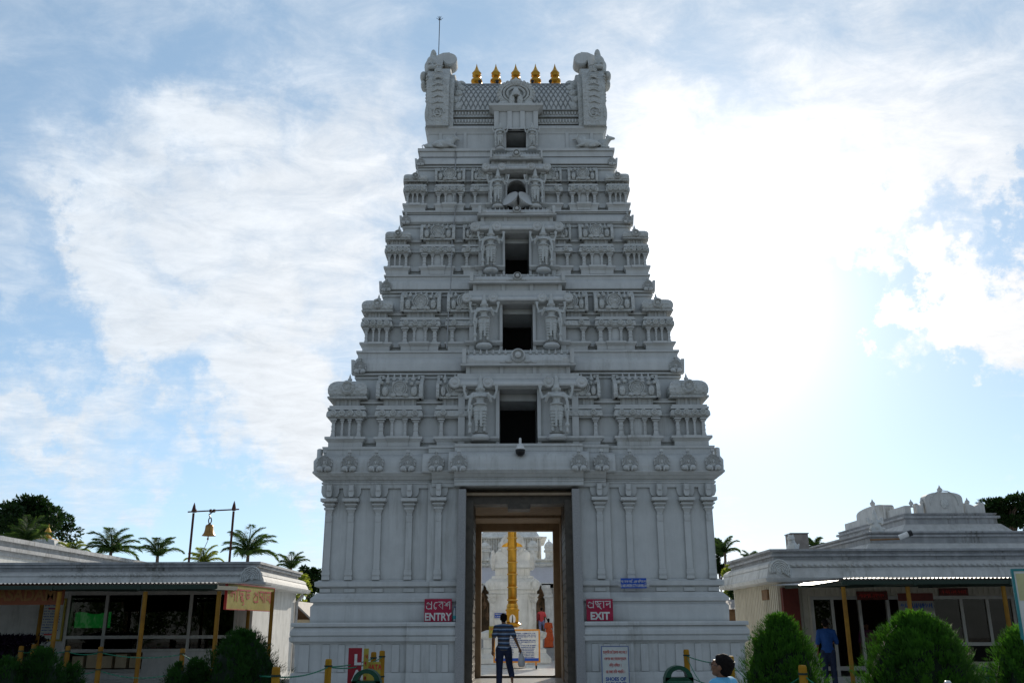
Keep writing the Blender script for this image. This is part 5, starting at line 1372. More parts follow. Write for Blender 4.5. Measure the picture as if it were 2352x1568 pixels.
for i in range(40):
    y = Y2+.1+i*.14; rp.ell((X2-.29, y, z2-.42), (.035, .065, .05), 7, 5)
rp.build('rope_moulding', M_['shop'], rs)
Y3_ = 22.5; X3 = SX(2085, 1190, Y3_); X3b = SX(2275, 1190, Y3_); z3 = SZ(2170, 1179, Y3_)
def r3(e, z): return (X3-e, X3b+e, Y3_-e, 27+e, z)
zz3 = z2-.05
tierbox('crown_roof_slope', M_['shop'], [r3(.55, zz3), r3(.50, zz3+.15), r3(.33, zz3+(z3-.25-zz3)*.6), r3(.16, z3-.27), r3(.1, z3-.25)])
tierbox('crown_parapet', M_['parapet'], [r3(.10, z3-.25), r3(.10, z3-.14), r3(.16, z3-.12), r3(.16, z3-.07), r3(.08, z3-.06), r3(.12, z3)])
# scalloped crown wall
def plaque(cx, w, h):
    q = []
    for i in range(21):
        a = math.pi*i/20; q.append((cx-math.cos(a)*w*.5, h*.45+math.sin(a)**.38*h*.55))
    return [(cx-w*.5, 0)]+q+[(cx+w*.5, 0)]
cw = MB(); hp = SZ(2170, 1130, Y3_)-z3; Lx = X3b-X3
cxm = SX(2169, 1170, Y3_)
cw.prism([(x, z3+z_) for x, z_ in plaque(cxm, SX(2213, 1170, Y3_)-SX(2127, 1170, Y3_), hp)], Y3_-.05, Y3_+.25)
low_ = hp*.45
for a, c in ((X3+.25, cxm-.5), (cxm+.5, X3b-.1)):
    n = 10; q = [(a, z3)]
    for i in range(n+1):
        t_ = i/n; q.append((a+(c-a)*t_, z3+low_*(.75+.35*abs(math.cos(math.pi*t_)))))
    q.append((c, z3)); cw.prism(q, Y3_+.0, Y3_+.2)
cw.prism([(y, z3+z_) for y, z_ in plaque(Y3_+2.2, 2.0, hp*.85)], X3-.05, X3+.2, axis='x')
cw.prism([(Y3_+.1, z3), (Y3_+.1, z3+low_*.9), (Y3_+4.3, z3+low_*.9), (Y3_+4.3, z3)], X3+.0, X3+.15, axis='x')
cw.prism([(y, z3+z_) for y, z_ in plaque(Y3_+2.2, 2.0, hp*.85)], X3b-.2, X3b+.05, axis='x')
cw.build('crown_wall', M_['shop'], rs)
cr = MB(); 
cr.tube([(cxm+.34*math.cos(R(a)), Y3_-.06, z3+hp*.48+.30*math.sin(R(a))) for a in range(-10, 191, 20)], .012, 6)
cr.ell((cxm, Y3_-.06, z3+hp*.45), (.10, .03, .12), 12, 8); cr.build('crown_relief', M_['carvef'], rs)
ur = MB()
def urn(b, x, y, z, h): b.lathe([(h*.25,0),(h*.28,h*.08),(h*.10,h*.2),(h*.24,h*.38),(h*.27,h*.55),(h*.12,h*.72),(h*.03,h*.95),(.002,h)], (x, y, z), 12)
for x, y, z, h in ((cxm, Y3_+.1, z3+hp*.97, .24), (X3+.05, Y3_+2.2, z3+hp*.82, .26), (SX(2123, 1160, Y3_), Y3_+.1, z3+low_*.9, .22), (SX(2097, 1160, Y3_), Y3_+.1, z3+low_*.85, .2), (SX(2227, 1160, Y3_), Y3_+.1, z3+low_*.9, .22), (SX(2255, 1160, Y3_), Y3_+.1, z3+low_*.8, .18)):
    u = MB(); urn(u, x, y, z-.03, h); u.build('roof_urn', M_['shop'], rs, smooth=True)
# seated guardian on the corner
Yg_ = Y2+.3; xg, zg = SX(2010, 1200, Yg_), z2; hg = SZ(2010, 1168, Yg_)-z2
def seated(h):
    b = MB(); b.lathe([(.34*h,0),(.36*h,.05*h),(.26*h,.10*h)], (0,0,0), 14); b.ell((0,0,.25*h), (.22*h,.2*h,.18*h)); b.cap((0,0,.3*h), (0,0,.48*h), .15*h, .13*h)
    for s in (-1, 1): b.cap((s*.13*h,0,.5*h), (s*.27*h,-.03*h,.38*h), .06*h, .05*h); b.cap((s*.27*h,-.03*h,.38*h), (s*.17*h,-.16*h,.42*h), .045*h, .04*h); b.cap((s*.12*h,-.1*h,.18*h), (s*.28*h,-.16*h,.16*h), .08*h, .06*h); b.ell((s*.28*h,.04*h,.52*h), (.10*h,.05*h,.16*h))
    b.ell((0,-.02*h,.62*h), (.10*h,.10*h,.11*h)); b.ell((0,-.12*h,.61*h), (.03*h,.04*h,.03*h)); b.lathe([(.11*h,0),(.10*h,.08*h),(.11*h,.1*h),(.06*h,.2*h),(.07*h,.22*h),(.01*h,.34*h)], (0,0,.66*h), 12)
    return b
b = seated(hg); b.v = [(q[0]+xg, q[1]+Yg_, q[2]+zg) for q in b.v]; tag(remesh(b, 'seated_guardian_statue', M_['figure'], .025, None, 1), 'small seated crowned statue on the corner of the stepped white roof', 'statue')
# tank, lion and flood lamp
Yt = 18.6; zt2 = SZ(1838, 1223, Yt); x0, x1 = SX(1818, 1240, Yt), SX(1857, 1240, Yt); zr_ = SZ(1838, 1262, YS)-.1
tk = empty('roof_tank', ((x0+x1)/2, Yt+.2, zr_), 'dark grey box tank standing on the roof of the ribbed shop', 'tank')
b = MB(); b.box(x0, x1, Yt, Yt+.4, zr_+.05, zt2-.02); b.build('tank_body', M_['brownroof'], tk); b = MB(); b.box(x0-.015, x1+.015, Yt-.015, Yt+.415, zt2-.02, zt2); b.build('lid', M_['black'], tk)
b = MB(); xl_ = SX(1809, 1250, Yt); hl = SZ(1809, 1224, Yt-.3)-zr_
b.ell((0,0,.22), (.11,.16,.20)); b.cap((0,0,.3), (-.01,0,.42), .09, .07); b.ell((-.02,-.02,.48), (.075,.075,.075)); b.ell((-.04,-.07,.46), (.04,.05,.035)); b.cap((-.06,-.1,.3), (-.06,-.12,.03), .03, .03); b.cap((.06,-.1,.3), (.06,-.12,.03), .03, .03); b.cap((.1,.05,.12), (.14,-.08,.04), .05,.03); b.cap((-.1,.05,.12), (-.14,-.08,.04), .05,.03); b.ell((-.05,0,.55),(.02,.02,.03)); b.ell((.03,0,.55),(.02,.02,.03)); b.cap((.1,.1,.1),(.16,.1,.35),.025,.02)
b.box(-.15, .15, -.18, .18, -.02, .04)
b.v = [(q[0]+xl_, q[1]+Yt-.3, q[2]*hl/.6+zr_) for q in b.v]; tag(remesh(b, 'lion_statue', M_['figure'], .015, None, 1), 'small sitting white lion figure on the roof beside the dark tank', 'statue')
Yl = 18.9; p = P3(2060, 1236, Yl); q = P3(2088, 1226, Yl)
lamp_ = empty('flood_lamp', p, 'white tube flood lamp on a brown arm in front of the stepped roof', 'lamp')
b = MB(); b.tube([(p[0]-.35, Yl+.5, p[2]+.02), (p[0]+.1, Yl+.1, p[2]+.0), (p[0]+.12, Yl, p[2]+.05)], .02, 6); b.build('arm', M_['wood'], lamp_)
b = MB(); b.tube([(p[0]+.05, Yl, p[2]+.02), (q[0]-.04, Yl-.05, q[2])], .055, 10); b.build('housing', M_['white'], lamp_)
b = MB(); b.tube([(q[0]-.04, Yl-.05, q[2]), (q[0]+.03, Yl-.06, q[2]+.02)], .062, 10); b.build('lens_hood', M_['black'], lamp_)
KS[0] = 1
# framed board at the right edge
Yz = 12.2; xz = SX(2342, 1400, Yz); z0, z1 = SZ(2330, 1462, Yz), SZ(2330, 1311, Yz)
def edge(w): return [('top_field', MB().box(0.02, w-.02, -.004, 0, (z1-z0)*.55, z1-z0-.03), simple('pale_yellow_field', (.55,.55,.30)))]
r_ = sign('framed_board', 'teal framed pale board cut by the right edge of the photo', (xz, Yz), (xz+.9, Yz-.2), z0, z1-z0, M_['signpale'], edge, frame=(M_['teal'], .03))
b = MB(); b.lathe([(.03,0),(.03,z1)], (xz+.05, Yz+.06, 0), 8); b.lathe([(.03,0),(.03,z1)], (xz+.85, Yz-.1, 0), 8); b.build('leg', M_['teal'], r_)
# ================================================================== PLANTS
def leafcard(b, p, d, up, L, w, bend=.0):
    """one pointed leaf: two triangles along d"""
    side = d.cross(up); 
    if side.length < 1e-4: side = Vector((1,0,0))
    side.normalize(); q = p+d*L
    m = p+d*L*.45+up*bend
    b.add([p, m+side*w, q, m-side*w], [(0,1,2,3)])
def thuja(px, py, Y, hw, label, n=6500, seed=1, base=0, tilt=0, m=None, squash=1.0, peaks=1, cat='shrub', group='clipped conical shrubs'):
    """egg shaped conifer of upright fan sprays; px,py: photo position of the tip"""
    rn = random.Random(seed); X, Z = S(px, py, Y); H = Z-base
    root = empty('conical_shrub', (X, Y, base), label, cat, group)
    def rad(t, a):  # radius at height fraction t and angle a
        return hw*((1-(max(0, t-.38)/.62)**2)**.62)*(1+.10*math.sin(a*3+seed)+.07*math.sin(a*7+t*5+seed*2))
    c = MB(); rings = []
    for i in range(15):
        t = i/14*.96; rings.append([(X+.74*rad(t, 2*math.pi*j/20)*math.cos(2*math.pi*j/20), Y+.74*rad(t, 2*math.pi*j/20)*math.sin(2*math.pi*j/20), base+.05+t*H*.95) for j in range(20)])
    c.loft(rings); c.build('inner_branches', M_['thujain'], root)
    b = MB()
    # spray clusters: each a little flame of narrow leaves
    nc = n//10
    for k in range(nc):
        t = rn.random()**.85*.99; a = rn.uniform(0, 2*math.pi); r = rad(t, a)*(rn.uniform(.68, 1.0) if rn.random() < .93 else rn.uniform(1.0, 1.09))
        c0 = Vector((X+r*math.cos(a), Y+r*math.sin(a), base+.04+t*H*.95))
        outv = Vector((math.cos(a), math.sin(a), 0)); lean = Vector((0,0,1))+outv*(.30+.35*(1-t))*rn.uniform(.4,1.2)
        lean.normalize(); S_ = rn.uniform(.09, .17)*(H/1.9)**.5
        pl_ = outv.cross(lean).normalized(); ang = rn.uniform(-.9, .9)
        fan = (pl_*math.cos(ang)+outv*math.sin(ang)).normalized()
        for q in range(22):
            u = rn.uniform(-1, 1); hgt = rn.uniform(0, 1)
            p = c0+lean*S_*(hgt*.7-.2)+fan*u*S_*.32*(1-hgt*.5)+outv*rn.uniform(-.02,.02)
            d = (lean+fan*u*.75+outv*rn.uniform(-.2,.45)).normalized()
            leafcard(b, p, d, outv, rn.uniform(.03,.065)*(H/1.9)**.5, rn.uniform(.004,.008)*(H/1.9)**.4)
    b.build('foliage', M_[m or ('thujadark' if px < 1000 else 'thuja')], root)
    tr = MB(); tr.lathe([(.05,0),(.045,H*.3),(.02,H*.6)], (X, Y, base), 8); tr.build('stem', M_['bark'], root)
KS[0] = 1.35
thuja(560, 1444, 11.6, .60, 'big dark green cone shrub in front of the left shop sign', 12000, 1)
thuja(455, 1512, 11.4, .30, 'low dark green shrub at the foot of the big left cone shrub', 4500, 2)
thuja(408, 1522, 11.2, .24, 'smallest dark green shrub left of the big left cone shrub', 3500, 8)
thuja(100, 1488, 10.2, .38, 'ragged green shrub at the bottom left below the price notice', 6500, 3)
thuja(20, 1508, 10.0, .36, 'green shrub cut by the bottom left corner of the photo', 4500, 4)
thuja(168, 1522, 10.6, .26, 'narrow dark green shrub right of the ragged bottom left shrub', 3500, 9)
thuja(1787, 1409, 11.8, .54, 'tall green cone shrub right of the man in light blue', 15000, 5)
thuja(2098, 1402, 11.2, .76, 'largest green cone shrub in front of the ribbed shop windows', 24000, 6)
thuja(2335, 1440, 9.8, .42, 'bright green cone shrub cut by the right edge of the photo', 9000, 7)
KS[0] = KSHOP
rn = random.Random(4)
root = empty('purple_hedge', (SX(30, 1500, 15.5), 15.5, 0), 'dark purple leaved hedge under the hanging sign at the far left', 'hedge')
b = MB(); c = MB(); xa, xb = SX(-30, 1480, 15.5), SX(74, 1480, 15.5); zt = SZ(30, 1464, 15.5)
c.box(xa, xb, 15.3, 15.9, 0, zt-.12); c.build('inner_branches', M_['thujain'], root)
for k in range(5200):
    p = Vector((rn.uniform(xa-.05, xb+.05), rn.choice((15.22, 15.3, rn.uniform(15.2, 16)))+rn.uniform(-.05,.05), rn.uniform(.2, zt)))
    if rn.random() < .4: p.z = zt-abs(rn.gauss(0,.06))
    leafcard(b, p, Vector((rn.uniform(-1,1), rn.uniform(-1,.4), rn.uniform(-.2,1))).normalized(), Vector((rn.random(), rn.random(), 1)).normalized(), rn.uniform(.06,.12), .018)
b.build('foliage', M_['purpleleaf'], root)

def palm(px, py, Y, L, label, nf=15, seed=1, m='palm', up=.5, tr=.085):
    """px,py: photo position of the crown's heart; L frond length"""
    rn = random.Random(seed); X, Z = S(px, py, Y)
    root = empty('palm_tree', (X, Y, 0), label, 'palm tree', 'coconut palms beyond the shops')
    t = MB(); pts = [(X+.15*math.sin(k*.5+seed)*(1-k/8), Y, Z*k/8) for k in range(9)]; t.tube(pts, [tr*1.5-tr*.8*k/8 for k in range(9)], 10)
    t.build('trunk', M_['bark'], root)
    b = MB(); s_ = MB()
    for k in range(nf):
        a = 2*math.pi*(k*.381966+rn.random()*.05); el = R(88-100*((k+.5)/nf)*(1-up*.5)+rn.uniform(-8,8)) ; l = L*rn.uniform(.85,1.1)
        h = Vector((math.cos(a), math.sin(a), 0)); p = Vector((X, Y, Z)); ps = []; e = el
        for q in range(15):
            ps.append(p.copy()); p = p+(h*math.cos(e)+Vector((0,0,1))*math.sin(e))*l/14; e -= R(rn.uniform(3.0,8.0)*(.35+q/6.5))*(.8 if el > 1 else .8)
        s_.tube(ps, [.035-.031*q/14 for q in range(15)], 4)
        side = h.cross(Vector((0,0,1))).normalized()
        for q in range(1, 15):
            d0 = (ps[q]-ps[q-1]).normalized()
            ll = l*.27*math.sin(math.pi*min(1, (q/14)*.72+.20))+.06
            for jj in range(6):
                pp = ps[q-1].lerp(ps[q], jj/4)
                for sg in (-1, 1):
                    d = (side*sg*rn.uniform(.5,1)+d0*rn.uniform(.6,1.1)+Vector((0,0,-1))*rn.uniform(.0,.8)).normalized()
                    leafcard(b, pp, d, d0, ll*rn.uniform(.8,1.1), .008+.005*l/3)
    b.build('fronds', M_[m], root); s_.build('frond_stems', M_['palm'], root)
palm(62, 1241, 34, 1.01, 'palm in front of the big dark tree at the far left', 13, 1, up=.9)
palm(165, 1271, 36, 0.67, 'small pale palm just right of the big dark left tree', 10, 2, 'palmy', up=.9)
palm(255, 1265, 36, 1.17, 'full coconut palm left of the bell frame above the shop roof', 17, 3)
palm(362, 1277, 36, 1.01, 'upright palm just left of the bell frame', 11, 4, up=1.0)
palm(468, 1293, 38, 0.87, 'low palm seen between the two pipes of the bell frame', 10, 5, 'palmy', up=.9)
palm(570, 1271, 36, 1.27, 'coconut palm right of the bell frame', 17, 6)
palm(668, 1305, 38, 0.81, 'low palm between the bell frame and the tower', 11, 7, up=1.0)
palm(1665, 1267, 46, 1.01, 'spiky palm close to the right edge of the tower', 13, 8)
palm(1724, 1290, 44, 0.67, 'small palm peeping over the roof corner of the ribbed shop', 11, 9, up=.9)
palm(1872, 1261, 30, 0.50, 'palm behind the dark roof tank', 12, 10, up=.8)

def broadleaf(px, py, Y, rx, rz, label, seed=1, m='leafdark', n=9000, leaf=.16, base=0, clumps=26, name='broadleaf_tree', cat='tree', low=.35, group=None):
    rn = random.Random(seed); X, Z = S(px, py, Y); top = Z; cz = top-rz
    root = empty(name, (X, Y, 0), label, cat, group)
    t = MB(); hb = cz-rz*.5
    t.tube([(X, Y, 0), (X+.1, Y, hb*.5), (X-.05, Y, hb)], [rx*.10, rx*.08, rx*.06], 10)
    cl = []
    for k in range(clumps):
        a = rn.uniform(0, 2*math.pi); u = rn.uniform(-low*1.6, 1); r = math.sqrt(max(0, 1-u*u))*rn.uniform(.25, .92)
        c = Vector((X+rx*r*math.cos(a), Y+rx*r*math.sin(a), cz+rz*u*.86)); cl.append((c, rn.uniform(.20,.34)*min(rx, rz*1.2)))
    for c, r in cl:
        mid = Vector((X, Y, hb)).lerp(c, .5)+Vector((0,0,.1*rz)); t.tube([(X, Y, hb*rn.uniform(.75,.98)), mid, c], [rx*.035, rx*.02, .012], 5)
    t.build('trunk', M_['bark'], root)
    b = MB()
    per = n//clumps
    for c, r in cl:
        for k in range(per):
            v = Vector((rn.gauss(0,1), rn.gauss(0,1), rn.gauss(0,1))).normalized()*r*rn.uniform(.35,1.05)**.6; v.z *= .75
            d = (v.normalized()+Vector((rn.uniform(-1,1), rn.uniform(-1,1), rn.uniform(-1,.6)))*.9).normalized()
            leafcard(b, c+v, d, Vector((rn.uniform(-1,1), rn.uniform(-1,1), 1)).normalized(), leaf*rn.uniform(.7,1.4), leaf*.30)
    b.build('crown', M_[m], root)
broadleaf(70, 1146, 46, 2.25, 1.55, 'big dark spreading tree at the far left above the roofs', 11, n=11000, leaf=.19, clumps=46, group=None)
broadleaf(-60, 1165, 48, 1.5, 1.3, 'dark tree cut by the left edge of the photo', 12, n=4000, leaf=.19, clumps=20)
broadleaf(2300, 1134, 40, 1.45, .95, 'dark tree behind the stepped roof at the right edge', 13, n=9000, leaf=.15, clumps=34)
broadleaf(716, 1296, 40, .75, .75, 'dark tree touching the left edge of the tower', 14, n=4000, leaf=.13, clumps=20)
broadleaf(688, 1318, 33, .75, 1.1, 'sunlit yellow-green tree between the left shop and the tower', 15, 'palmy', 5000, .11, clumps=24, low=.6)
broadleaf(716, 1362, 31, .50, .65, 'dark bush low against the left edge of the tower', 16, 'leafdark', 3500, .10, clumps=18, low=.6, name='bush', cat='bush')
broadleaf(1648, 1238, 48, .55, 1.1, 'dark tree behind the right edge of the tower', 17, n=4000, leaf=.14, clumps=18, low=.6)
broadleaf(1683, 1292, 36, .55, .8, 'yellow-green tree between the tower and the ribbed shop', 18, 'palmy', 4000, .11, clumps=20, low=.6)
broadleaf(1690, 1352, 27, .75, .7, 'dark bush under the right eave beside the tower', 19, 'leafdark', 5000, .09, clumps=24, low=.9, name='bush', cat='bush')
b = MB(); Ysh = 25.5
x0, x1 = SX(1664, 1400, Ysh), SX(1720, 1400, Ysh); zt = SZ(1690, 1385, Ysh)
sh2 = empty('low_rear_shed', ((x0+x1)/2, Ysh, 0), 'low shed with brown tiled roof between the tower and the ribbed shop', 'shed')
b.box(x0, x1, Ysh, Ysh+2, 0, zt-.15); b.build('wall', M_['wood'], sh2); b = MB(); b.rects([(x0-.15, x1+.15, Ysh-.2, Ysh+2.2, zt-.15), (x0, x1, Ysh+.8, Ysh+1.2, zt+.12)]); b.build('roof', M_['brownroof'], sh2)

KS[0] = 1
# trees on the near side of the forecourt, seen only mirrored in the shop glass
def rear_tree(X, Y, H, rx, label, seed):
    rn = random.Random(seed); root = empty('forecourt_tree', (X, Y, 0), label, 'tree', 'trees mirrored in the shop windows')
    t = MB(); t.tube([(X, Y, 0), (X+.2, Y, H*.3), (X, Y, H*.5)], [.35, .28, .2], 10); cl = []
    for k in range(22):
        a = rn.uniform(0, 6.28); u = rn.uniform(-.95, 1); r = math.sqrt(1-u*u)*rn.uniform(.3, .95); c_ = Vector((X+rx*r*math.cos(a), Y+rx*r*math.sin(a), H*.46+H*.44*u)); cl.append(c_)
        t.tube([(X, Y, H*.45), Vector((X, Y, H*.5)).lerp(c_, .5), c_], [.12, .07, .02], 5)
    t.build('trunk', M_['bark'], root); b = MB()
    for c_ in cl:
        for k in range(130):
            v = Vector((rn.gauss(0,1), rn.gauss(0,1), rn.gauss(0,1))).normalized()*rx*.33*rn.uniform(.4,1); leafcard(b, c_+v, Vector((rn.uniform(-1,1), rn.uniform(-1,1), rn.uniform(-1,1))).normalized(), Vector((rn.uniform(-1,1), rn.uniform(-1,1), 1)).normalized(), .5, .14)
    b.build('crown', M_['palm'], root)
for i_, (X_, Y_, H_, r_, lb) in enumerate(((-33, -22, 9, 5.0, 'spreading tree mirrored at the far left of the left shop glass'), (-20, -14, 7, 4.2, 'low leafy tree mirrored beside the yellow posts of the left shop'), (22, -14, 7, 4.0, 'low leafy tree mirrored beside the ribbed shop door'), (-24, -20, 9, 4.0, 'leafy tree mirrored at the left end of the left shop glass'), (-15, -26, 11, 4.6, 'tall leafy tree mirrored in the middle of the left shop glass'), (17, -22, 10, 4.4, 'leafy tree mirrored in the door glass of the ribbed shop'), (27, -26, 11, 4.8, 'tall leafy tree mirrored in the right windows of the ribbed shop'))):
    rear_tree(X_, Y_, H_, r_, lb, 50+i_)
# ================================================================== TEMPLE COURT SEEN THROUGH THE DOORWAY
TM, TC = M_['temple'], M_['templec']
YP = 40.0; PXc = SX(1177, 1400, YP)
# gilded flag mast
ym = 37.0; xm = SX(1177, 1400, ym); zb0, zb1 = SZ(1177, 1440, ym), SZ(1177, 1402, ym)
mast = empty('gilded_flag_mast', (xm, ym, FZ), 'tall gilded temple mast standing on a square base behind the doorway', 'flag mast')
r = .175; b = MB()
b.lathe([(.5,0),(.52,.3),(.40,.35),(.36,zb0-FZ-.1),(.42,zb0-FZ-.02)], (xm, ym, FZ), 20); b.build('stone_foot', M_['temple'], mast)
b = MB(); b.lathe([(.20,0),(.30,.06),(.33,.12),(.26,.18),(.22,.2)], (xm, ym, zb0), 24)
w_ = .235; b.box(xm-w_, xm+w_, ym-w_, ym+w_, zb0+.2, zb1); b.rects([(xm-w_-.03, xm+w_+.03, ym-w_-.03, ym+w_+.03, zb1), (xm-w_-.03, xm+w_+.03, ym-w_-.03, ym+w_+.03, zb1+.05)])
b.lathe([(.24,0),(.22,.08),(.24,.1),(.19,.22)], (xm, ym, zb1+.05), 20); b.build('base', M_['gold'], mast)
b = MB(); q = [(xm+.12*math.cos(R(a)), SZ(1177, 1421, ym)+.17*math.sin(R(a))) for a in range(0, 360, 20)]; b.prism(q, ym-w_-.012, ym-w_); b.build('panel', M_['white'], mast)
b = MB(); b.prism([(xm-.03, SZ(1177, 1430, ym)), (xm+.03, SZ(1177, 1430, ym)), (xm+.012, SZ(1177, 1412, ym)), (xm-.012, SZ(1177, 1412, ym))], ym-w_-.02, ym-w_-.012); b.build('flame_mark', M_['black'], mast)
z_ = zb1+.22; b = MB(); hj = (SZ(1177, 1291, ym)-SZ(1177, 1346, ym)); b.lathe([(r, z_), (r, 9.8)], (xm, ym, 0), 24); b.build('shaft', M_['gold'], mast, smooth=True)
b = MB(); zz_ = SZ(1177, 1391, ym)
for py in (1391, 1377, 1348, 1291, 1235, 1261, 1318): b.lathe([(r,-.03),(r+.035,-.02),(r+.035,.02),(r,.03)], (xm, ym, SZ(1177, py, ym)), 24)
b.build('collar', M_['goldpaint'], mast)
b = MB(); za = SZ(1177, 1252, ym)
for s in (-1, 1): b.prism([(xm+s*r, za-.05), (xm+s*.42, za-.06), (xm+s*.36, za+.03), (xm+s*r, za+.12)][::s], ym-.05, ym+.05)
b.build('bracket', M_['gold'], mast)
# small shrine pavilion behind it
YV = 41.5; pc = SX(1178, 1400, YV); hwp = (SX(1230.5, 1400, YV)-SX(1125.6, 1400, YV))/2
pav = empty('small_domed_shrine', (pc, YV+hwp, FZ), 'white domed shrine pavilion directly behind the gilded mast', 'shrine')
def V(y): return SZ(1178, y, YV)
def sq(e, z): return (pc-hwp-e, pc+hwp+e, YV-e, YV+2*hwp+e, z)
b = MB(); b.rects([sq(.62, FZ), sq(.62, V(1510)), sq(.42, V(1498)), sq(.42, V(1490)), sq(.28, V(1486)), sq(.28, V(1468)), sq(.42, V(1462)), sq(.45, V(1452)), sq(.15, V(1446))]); b.build('base', TM, pav)
b = MB(); b.rects([sq(0, V(1447)), sq(0, V(1364)), sq(.06, V(1362)), sq(.06, V(1354))]); b.build('wall', TM, pav)
for s in (-1, 1):
    b = MB(); xx = pc+s*(hwp-.08); b.rects([(xx-.10, xx+.10, YV-.06, YV+.1, V(1446)), (xx-.10, xx+.10, YV-.06, YV+.1, V(1385)), (xx-.20, xx+.20, YV-.16, YV+.1, V(1374)), (xx-.14, xx+.14, YV-.1, YV+.1, V(1373)), (xx-.24, xx+.24, YV-.2, YV+.1, V(1364))])
    b.build('corner_pilaster', TC, pav)
b = MB(); b.rects([sq(.08, V(1355)), sq(.10, V(1353)), sq(.16, V(1352)), sq(.16, V(1346)), sq(.12, V(1336)), sq(.04, V(1329)), sq(-.1, V(1327))]); 
for s in (-1, 1): b.ell((pc+s*(hwp-.0), YV-.12, V(1342)), (.22, .12, .2), 10, 8)
b.build('cornice', TM, pav)
b = MB(); b.rects([sq(-.05, V(1328)), sq(-.08, V(1322)), sq(-.22, V(1321)), sq(-.22, V(1305)), sq(-.02, V(1302)), sq(-.06, V(1296)), sq(-.16, V(1285)), sq(-.20, V(1275)), sq(-.26, V(1266)), sq(-.42, V(1258)), sq(-.7, V(1255))]); b.build('dome', TM, pav)
b = MB(); rr = .55
for s in (-1, 1): b.ell((pc+s*(hwp-.12), YV+.05, V(1285)), (.12, .1, .45), 10, 8)
b.lathe([(rr, -.1), (rr, .05), (rr*.8, .1), (rr*.6, .05), (rr*.2, .08)], (pc, YV+.25, V(1250)+.0), 20, axis='y'); b.build('dome_ornament', TC, pav)
b = MB(); b.lathe([(.16,0),(.2,.1),(.07,.2),(.2,.4),(.05,.6),(0,.8)], (pc, YV+hwp, V(1255)), 12); b.build('finial', M_['gold'], pav)
# main temple hall behind
YT = 50.0
hall = empty('temple_hall', (.3, YT+4, 0), 'bright white temple hall with small roof shrines behind the domed shrine', 'temple')
def U(y): return SZ(1190, y, YT)
b = MB(); x0, x1 = -7.5, 8
b.box(x0, x1, YT, YT+8, U(1340), U(1302)); b.build('wall', painted('lavender_white_paint', (.62,.64,.72), (.55,.57,.64)), hall)
b = MB(); b.rects([(x0-e, x1+e, YT-e, YT+8, U(y)) for y, e in ((1302, .05), (1299, .25), (1295, .3), (1291, .15), (1288, .1), (1287, .25), (1284, .25))]); b.box(x0, x1, YT-.1, YT+.2, U(1343), U(1338)); b.build('cornice', TM, hall)
b = MB(); b.box(x0, x1, YT+2.5, YT+2.7, 0, U(1340)); b.build('porch_back_wall', painted('dim_brown_wall', (.16,.10,.05), (.07,.05,.03), relief=3), hall)
for px in (1092, 1262, 1282, 1068): 
    X = SX(px, 1400, YT); b = MB(); b.rects([(X-w__, X+w__, YT-w__+.3, YT+.3+w__, z) for w__, z in ((.30, FZ), (.30, FZ+1.0), (.22, FZ+1.05), (.22, U(1375)), (.30, U(1370)), (.24, U(1366)), (.40, U(1350)), (.40, U(1340)))]); b.build('porch_pillar', TC, hall)
# wall shrines along the roof edge
for px, wpx, top_ in ((1113, 30, 1243), (1152, 20, 1240), (1196, 20, 1240), (1224, 26, 1238), (1262, 24, 1240), (1085, 26, 1238)):
    X = SX(px, 1270, YT); w_ = wpx/2*YT/2200; z0 = U(1284); h = SZ(px, top_, YT)-z0
    b = MB()
    def q_(e, t): return (X-w_*e, X+w_*e, YT-w_*e+.5, YT+.5+w_*e, z0+h*t)
    b.rects([q_(.9, 0), q_(.9, .1), q_(.72, .11), q_(.72, .40), q_(1.0, .43), q_(1.0, .5), q_(.8, .55), q_(.78, .62), q_(.95, .66), q_(.85, .80), q_(.45, .93), q_(.1, 1.0)])
    small_finial(b, X, YT+.5, z0+h*.97, h*.18); b.build('roof_shrine', TC, hall)
b = MB(); x0, x1 = SX(1098, 1240, YT+1.5), SX(1243, 1240, YT+1.5); z0 = U(1284); z1 = SZ(1190, 1150, YT+1.5)
b.rects([(x0, x1, YT+1.5, YT+6, z0), (x0, x1, YT+1.5, YT+6, SZ(1190, 1238, YT+1.5)), (x0-.3, x1+.3, YT+1.2, YT+6.3, SZ(1190, 1236, YT+1.5)), (x0-.3, x1+.3, YT+1.2, YT+6.3, SZ(1190, 1233, YT+1.5)), (x0+.1, x1-.1, YT+1.6, YT+6, SZ(1190, 1230, YT+1.5)), (x0+.3, x1-.3, YT+2, YT+5, SZ(1190, 1215, YT+1.5))])
for k in range(26):
    xx = x0+(x1-x0)*(k+.5)/26; b.box(xx-.04, xx+.04, YT+1.38, YT+1.5, SZ(1190, 1237, YT+1.5)-.9, SZ(1190, 1237, YT+1.5))
b.build('vimana_storey', TC, hall)
# steps either side
st = MB()
for s, (xa_, xb_) in ((1, (1236, 1290)), (-1, (1060, 1122))):
    for k in range(6): st.box(SX(xa_, 1450, 46), SX(xb_, 1450, 46), 45+k*.38, 48, FZ-.02, FZ+.17*(k+1))
st.build('entrance_steps', M_['granite'], hall)
# hanging lamps and brown figures reliefs in the porch
rn = random.Random(9)
for k in range(14):
    b = MB(); X = SX(rn.choice((rn.uniform(1236, 1254), rn.uniform(1104, 1120))), 1400, 49.6); z = SZ(1245, rn.uniform(1352, 1420), 49.6); b.lathe([(.02,.5),(.03,.2),(.10,.12),(.14,0),(.05,-.12),(.01,-.2)][::-1], (X, YT+rn.uniform(.2,1.5), z), 8); b.build('hanging_lamp', M_['wood'], hall)
